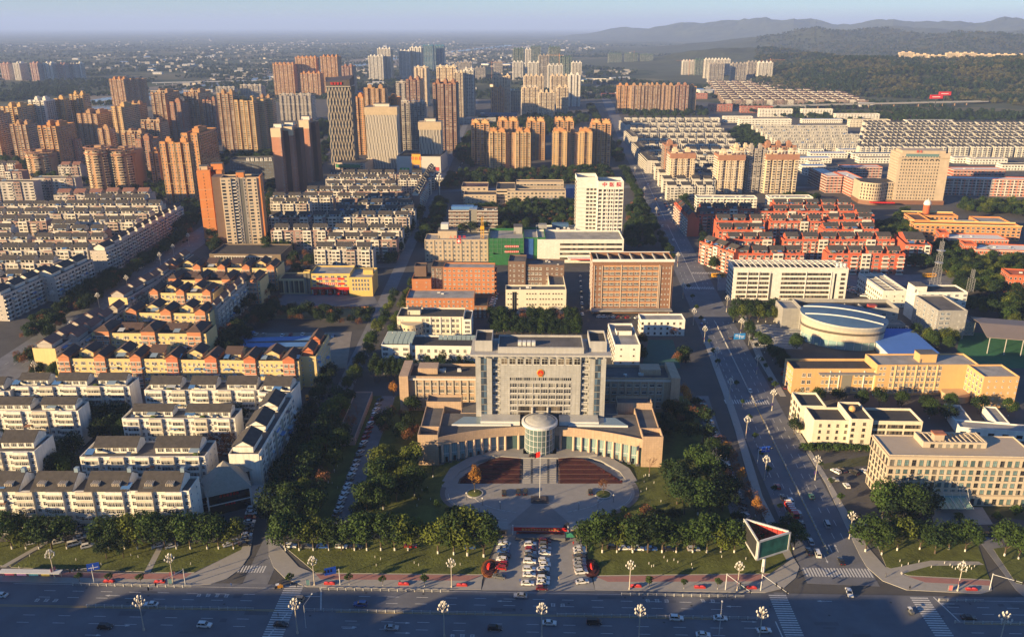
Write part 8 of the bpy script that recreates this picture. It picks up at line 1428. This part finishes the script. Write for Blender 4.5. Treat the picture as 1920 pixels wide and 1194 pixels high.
# red planter boxes and sign boards on the pavement
for i, (px, py) in enumerate(((205, 1091), (300, 1092), (618, 1095), (757, 1096), (866, 1098), (1192, 1100), (1312, 1102), (1408, 1103), (1821, 1106))):
    o = thing('planter_box', 'long red planter box on the front pavement, %s from left' % ORD[i], 'planter', P(px, py), FY, 'red planter boxes'); q = MB(); q.box(-1.9, 1.9, -.5, .5, .22, .85); q.build('trough', mat('planter_red', (.34, .03, .025), .6, .1), o); q = MB(); q.ball((-.9, 0, .85), .95, .45, .35, 8, 4); q.ball((.9, 0, .85), .95, .45, .35, 8, 4); q.build('flowers', mat('pink_flowers', (.45, .05, .07), .9, .4, scale=4), o)
for i, (px, py, m_, lab) in enumerate(((320, 1096, 'steel_teal', 'left crossing'), (578, 1098, 'steel_teal', 'corner of the side street'), (1390, 1106, 'steel_teal', 'right front lawn'), (1781, 1108, 'pink_banner', 'far right lawn'))):
    o = thing('info_panel', 'upright street poster panel by the %s' % lab, 'sign', P(px, py), FY); q = MB(); q.box(-.7, .7, -.1, .1, .5, 2.5); q.build('panel', mat('steel_teal', (.08, .16, .19), .4, .1) if m_ == 'steel_teal' else MATS['pink_banner'], o); q = MB(); q.box(-.75, -.6, -.12, .12, .2, 2.6); q.box(.6, .75, -.12, .12, .2, 2.6); q.build('frame', STEEL, o)
# bus shelter
o = thing('bus_shelter', 'long bus shelter with colourful poster panels on the left pavement', 'bus shelter', P(60, 1084), FY); q = MB(); q.box(-11, 11, -1.2, 1.2, 2.9, 3.1); q.build('roof', METALW, o)
for k in range(6): q = MB(); x = -10.5 + 4.2 * k; q.tube((x, .6, .2), (x, .6, 2.9), .09, None, 6); q.build('post', STEEL, o)
for k, c in enumerate(((.45, .12, .2), (.4, .25, .5), (.1, .35, .5), (.5, .4, .1))): q = MB(); x = -8.4 + 4.4 * k; q.box(x - 1.7, x + 1.7, .62, .7, .6, 2.5); q.build('poster', mat('poster_%d' % k, c, .5, .4, scale=.9), o)
# road signs and signal gantries
def gantry(px, py, L, rz, lab, sign=None, hh=6.6):
    o = thing('signal_gantry', lab, 'traffic signal', P(px, py), R(rz), 'signal gantries'); q = MB(); q.tube((0, 0, .1), (0, 0, hh + .4), .16, .12, 8); q.build('post', METALW, o); q = MB(); q.tube((0, 0, hh), (L, 0, hh + .5), .1, .06, 6); q.build('arm', METALW, o)
    for f in (.55, .75, .95): q = MB(); q.box(L * f - .25, L * f + .25, -.15, .15, hh - .2, hh + 1.0); q.build('signal_head', CPM['black'], o)
    if sign: q = MB(); q.box(L * .2, L * .2 + 4, -.1, .1, hh - 1.2, hh + 1.6); q.build('sign_panel', mat('road_sign_blue', (.015, .07, .42), .4, .02), o); q = MB(); q.box(L * .2 + .4, L * .2 + 3.6, -.13, -.1, hh - .2, hh); q.box(L * .2 + 1.9, L * .2 + 2.1, -.14, -.11, hh - .9, hh + 1.2); q.build('sign_print', WLET, o)
gantry(177, 1093, -7, 20, 'post with a tilted blue direction sign on the left pavement', True); gantry(348, 1097, -14, 55, 'signal arm reaching over the left crossing', None); gantry(638, 1097, 5, 200, 'blue direction sign near the gate pavement', True); gantry(1360, 1106, 12, -62, 'signal arm over the lanes right of the gate'); gantry(1426, 1107, 12, -62, 'signal arm beside the right crossing'); gantry(1855, 1106, 12, -35, 'signal arm at the far right corner'); gantry(1420, 868, 7, 10, 'gantry arm with a pale sign over the avenue', True)
for i, (px, py) in enumerate(((565, 1188), (1350, 1180))):
    w = FR(FA(px, 1200), -22); o = thing('camera_pole', 'slim white traffic camera pole at the lower edge, %s' % ('left' if i == 0 else 'right'), 'pole', (w.x, w.y, .1)); q = MB(); q.tube((0, 0, 0), (0, 0, 9), .1, .07, 6); q.build('post', METALW, o); q = MB(); q.tube((0, 0, 9), (1.5, 5, 9.4), .06, None, 5); q.build('arm', METALW, o); q = MB(); q.box(1.3, 1.7, 4.8, 5.4, 9.3, 9.6); q.build('camera_head', METALW, o)
w = P(1452, 690); o = thing('direction_sign', 'large blue and white direction sign over the avenue', 'sign', P(1392, 648), R(8)); q = MB(); q.tube((4, 0, 0), (4, 0, 8), .18, .14, 8); q.build('post', STEEL, o); q = MB(); q.box(-6, 1.2, -.12, .12, 4.4, 8.2); q.build('panel', mat('sign_panel_blue', (.03, .22, .55), .4, .02), o); q = MB(); q.box(-5.4, .6, -.15, -.12, 6.2, 6.5); q.box(-2.6, -2.3, -.16, -.13, 4.8, 7.8); q.box(-5.2, -3.4, -.16, -.13, 7.1, 7.5); q.box(-1.6, .2, -.16, -.13, 5.3, 5.7); q.build('print', WLET, o)
# white railings: road separators, median fence
RLM = MB(); RLM.tube((0, 0, .95), (3, 0, .95), .06, None, 4); RLM.tube((0, 0, .4), (3, 0, .4), .05, None, 4)
for k in range(7): RLM.tube((k * .45 + .1, 0, 0), (k * .45 + .1, 0, .95), .03, None, 4)
RLM.box(-.15, .15, -.2, .2, 0, 1.05); RLM = RLM.mesh('rail_panel', mat('white_railing', (.42, .42, .41), .5, .05))
def railing(a0, a1, b_, lab):
    w = FR(a0, b_); o = thing('road_railing', lab, 'railing', (w.x, w.y, .11), FY, 'white road railings')
    for k in range(int((a1 - a0) / 3)): put('rail_panel', RLM, o, (k * 3, 0, 0))
railing(FA(130, 1106), FA(365, 1108), -2.6, 'white railing along the left front lanes'); railing(FA(600, 1108), FA(850, 1110), -2.6, 'white railing left of the gate lanes'); railing(FA(1165, 1112), FA(1405, 1116), -2.6, 'white railing right of the gate lanes'); railing(FA(1755, 1119), FA(1850, 1120), -2.6, 'white railing at the far right lanes')
railing(FA(150, 1155), FA(485, 1155), -13.7, 'median railing on the left stretch of road'); railing(FA(568, 1158), FA(945, 1162), -13.7, 'median railing in the middle stretch of road'); railing(FA(1045, 1162), FA(1445, 1160), -13.7, 'median railing right of the gate axis'); railing(FA(1800, 1182), FA(1960, 1182), -13.7, 'median railing at the right picture edge')
d = (AV1 - AV0).normalized(); rza = math.atan2(d.y, d.x)
for i, (t0, t1) in enumerate(((20, 128), (150, 275))):
    w = AVP(t0, 0, .1); o = thing('road_railing', 'low median railing along the avenue, %s stretch' % ('near' if i == 0 else 'far'), 'railing', w, rza, 'white road railings')
    for k in range(int((t1 - t0) / 3)): put('rail_panel', RLM, o, (k * 3, 0, 0))
# triangular screen tower
o = thing('led_billboard', 'three-sided framed screen billboard on a white post by the junction', 'billboard', P(1430, 1072), 0); o.scale = (.8, .8, .84); q = MB(); q.tube((0, 0, .1), (0, 0, 8), .8, .7, 12); q.build('post', METALW, o)
A, B, C = Vector((-4.5, -3, 0)), Vector((12, 4.5, 0)), Vector((-6, 15, 0)); z0, z1 = 8.0, 17.5; FRM = mat('billboard_frame', (.48, .48, .47), .5, .08)
for nm, a, c, m_ in (('front', A, B, mat('dark_screen', (.02, .10, .075), .3, .8, scale=.22)), ('left', C, A, mat('dark_grey_screen', (.035, .035, .035), .4, .3)), ('back', B, C, mat('red_back_panel', (.30, .035, .03), .7, .2))):
    d = (c - a); L = d.length; q = MB(); t_ = .8; q.box(0, L, -.35, .35, z0, z0 + t_); q.box(0, L, -.35, .35, z1 - t_, z1); q.box(0, t_, -.36, .36, z0, z1); q.box(L - t_, L, -.36, .36, z0, z1); q.build('frame', FRM, o, a, math.atan2(d.y, d.x)); q = MB(); q.box(t_, L - t_, -.15, .15, z0 + t_, z1 - t_); q.build('screen', m_, o, a, math.atan2(d.y, d.x)); q = MB()
    for k in range(9): x = L * (k + .5) / 9; q.tube((x, .4, z0 + .5), (x, .4, z1 - .5), .12, None, 4)
    q.build('bracing', mat('red_steel', (.33, .05, .04), .6, .1), o, a, math.atan2(d.y, d.x), 'stuff')
# compound lamps, white garden bollards
for i, (px, py) in enumerate(((875, 938), (905, 948), (938, 955), (1085, 957), (1121, 952), (1150, 942))):
    o = thing('garden_lamp', 'short dark globe lamp round the plaza edge, %s from left' % ORD[i], 'lamp', P(px, py), 0, 'plaza globe lamps'); q = MB(); q.tube((0, 0, .2), (0, 0, 3.2), .09, .07, 6); q.build('post', CPM['black'], o); q = MB(); q.ball((0, 0, 3.6), .4, .4, .4, 8, 6); q.build('globe', LAMPW, o)
LBM = MB(); LBM.tube((0, 0, 0), (0, 0, 1.0), .12, None, 6); LBM = LBM.mesh('bollard', LAMPW)
for i in range(70):
    while True:
        x, y = rnd.choice(((rnd.uniform(30, 440), rnd.uniform(1036, 1066)), (rnd.uniform(560, 890), rnd.uniform(1045, 1068)), (rnd.uniform(1130, 1440), rnd.uniform(1045, 1068)), (rnd.uniform(1680, 1840), rnd.uniform(1050, 1080)), (rnd.uniform(590, 640), rnd.uniform(860, 960)), (rnd.uniform(780, 830), rnd.uniform(885, 950)), (rnd.uniform(1200, 1240), rnd.uniform(885, 950))))
        break
    tag(put('bollard_light', LBM, None, P(x, y) + Vector((0, 0, .15))), 'short white bollard light on the %s' % ('left front lawn' if x < 450 and y > 1000 else 'lawn left of the gate' if x < 900 and y > 1000 else 'lawn right of the gate' if x < 1450 and y > 1000 else 'right office lawn' if y > 1000 else 'garden beside the plaza'), 'bollard light', 'white lawn bollard lights')
# people on the pavements: one continuous body each
SK = {}
def person(px, py, rz, cols, lab, z=.22):
    w = P(px, py); me = bpy.data.meshes.new('body'); J = [(0, 0, .95), (0, 0, 1.2), (0, 0, 1.42), (0, 0, 1.53), (.02, 0, 1.68), (0, .2, 1.4), (.05, .27, 1.12), (.12, .26, .86), (0, -.2, 1.4), (-.05, -.27, 1.12), (.02, -.28, .86), (.02, .1, .9), (.14, .11, .5), (.05, .11, .08), (.2, .12, .04), (0, -.1, .9), (-.04, -.11, .5), (-.22, -.11, .08), (-.08, -.12, .04)]
    E_ = [(0, 1), (1, 2), (2, 3), (3, 4), (2, 5), (5, 6), (6, 7), (2, 8), (8, 9), (9, 10), (0, 11), (11, 12), (12, 13), (13, 14), (0, 15), (15, 16), (16, 17), (17, 18)]; RD_ = [.15, .14, .15, .055, .105, .07, .05, .035, .07, .05, .035, .1, .07, .05, .04, .1, .07, .05, .04]
    me.from_pydata(J, E_, []); o = thing('person', lab, 'person', (w.x, w.y, z), R(rz), 'people on foot'); b = put('body', me, o); s = b.modifiers.new('skin', 'SKIN'); 
    lay = me.skin_vertices[0] if me.skin_vertices else None
    if lay is None:
        bpy.context.view_layer.objects.active = b; bpy.ops.object.select_all(action='DESELECT'); b.select_set(True); bpy.ops.mesh.customdata_skin_add(); lay = me.skin_vertices[0]
    for i, r_ in enumerate(RD_): lay.data[i].radius = (r_, r_ * (1 if i else 1.2))
    lay.data[0].use_root = True; b.modifiers.new('smooth', 'SUBSURF').levels = 1; b.modifiers[-1].render_levels = 1; me.materials.append(cols[0])
    q = MB(); q.ball((-.01, 0, 1.74), .12, .115, .1, 8, 5); q.build('hair', CPM['black'], o); q = MB(); q.loft([[(.2 * math.cos(t * .785), .21 * math.sin(t * .785), zz) for t in range(8)] for zz in (.9, 1.2, 1.44)]); q.build('jacket', cols[0], o); q = MB(); q.ball((.1, 0, 1.66), .045, .07, .09, 6, 4); q.build('face', mat('skin', (.42, .26, .18), .6, 0), o)
for i, (px, py, c) in enumerate(((1048, 1088, 'tan'), (905, 1087, 'grey'), (556, 1102, 'black'), (1705, 1106, 'black'), (1075, 1022, 'red'), (434, 1100, 'blue'), (522, 1157, 'black'), (1660, 1083, 'grey'), (750, 1095, 'black'), (975, 1092, 'blue'))): person(px, py, rnd.uniform(0, 360), (CPM[c],), 'person in a %s coat walking %s' % (c, ('on the gate drive', 'by the left flower border', 'over the left crossing', 'on the right corner', 'near the parasol', 'by the left kerb', 'on the zebra crossing', 'at the avenue corner', 'past the planter boxes', 'between parked cars')[i]))
# buildings across the front road, below the frame: they shade the carriageway
for i, (x0, x1, y0, h) in enumerate(((-420, -325, 116, 49), (-300, -212, 112, 46), (-185, -110, 114, 45), (-92, -30, 114, 44), (-12, 60, 112, 46), (80, 150, 114, 43))):
    b = Bld('office_block', 'street block facing the office from across the front road, %s from the left' % ORD[i], 'building', (x0, y0, 0), (x1, y0, 0), None, 'blocks across the front road'); b.box(0, b.W, 0, 22, 0, h, BEI2, FLAT, 1, 'W.w', 'w.', 'w.', 'W.w'); b.done()
# ------------------------------------------------------------------ haze
hz = MB(); hz.box(-40000, 40000, -1500, 59000, -1.5, 560)
hm = bpy.data.materials.new('haze_air'); hm.use_nodes = True; n = hm.node_tree.nodes; n.remove(n['Principled BSDF'])
pv = n.new('ShaderNodeVolumePrincipled'); pv.inputs['Color'].default_value = (.42, .58, 1.0, 1); pv.inputs['Density'].default_value = .000062; pv.inputs['Anisotropy'].default_value = 0.
hm.node_tree.links.new(pv.outputs[0], n['Material Output'].inputs['Volume']); hz.build('haze', hm, kind='stuff')
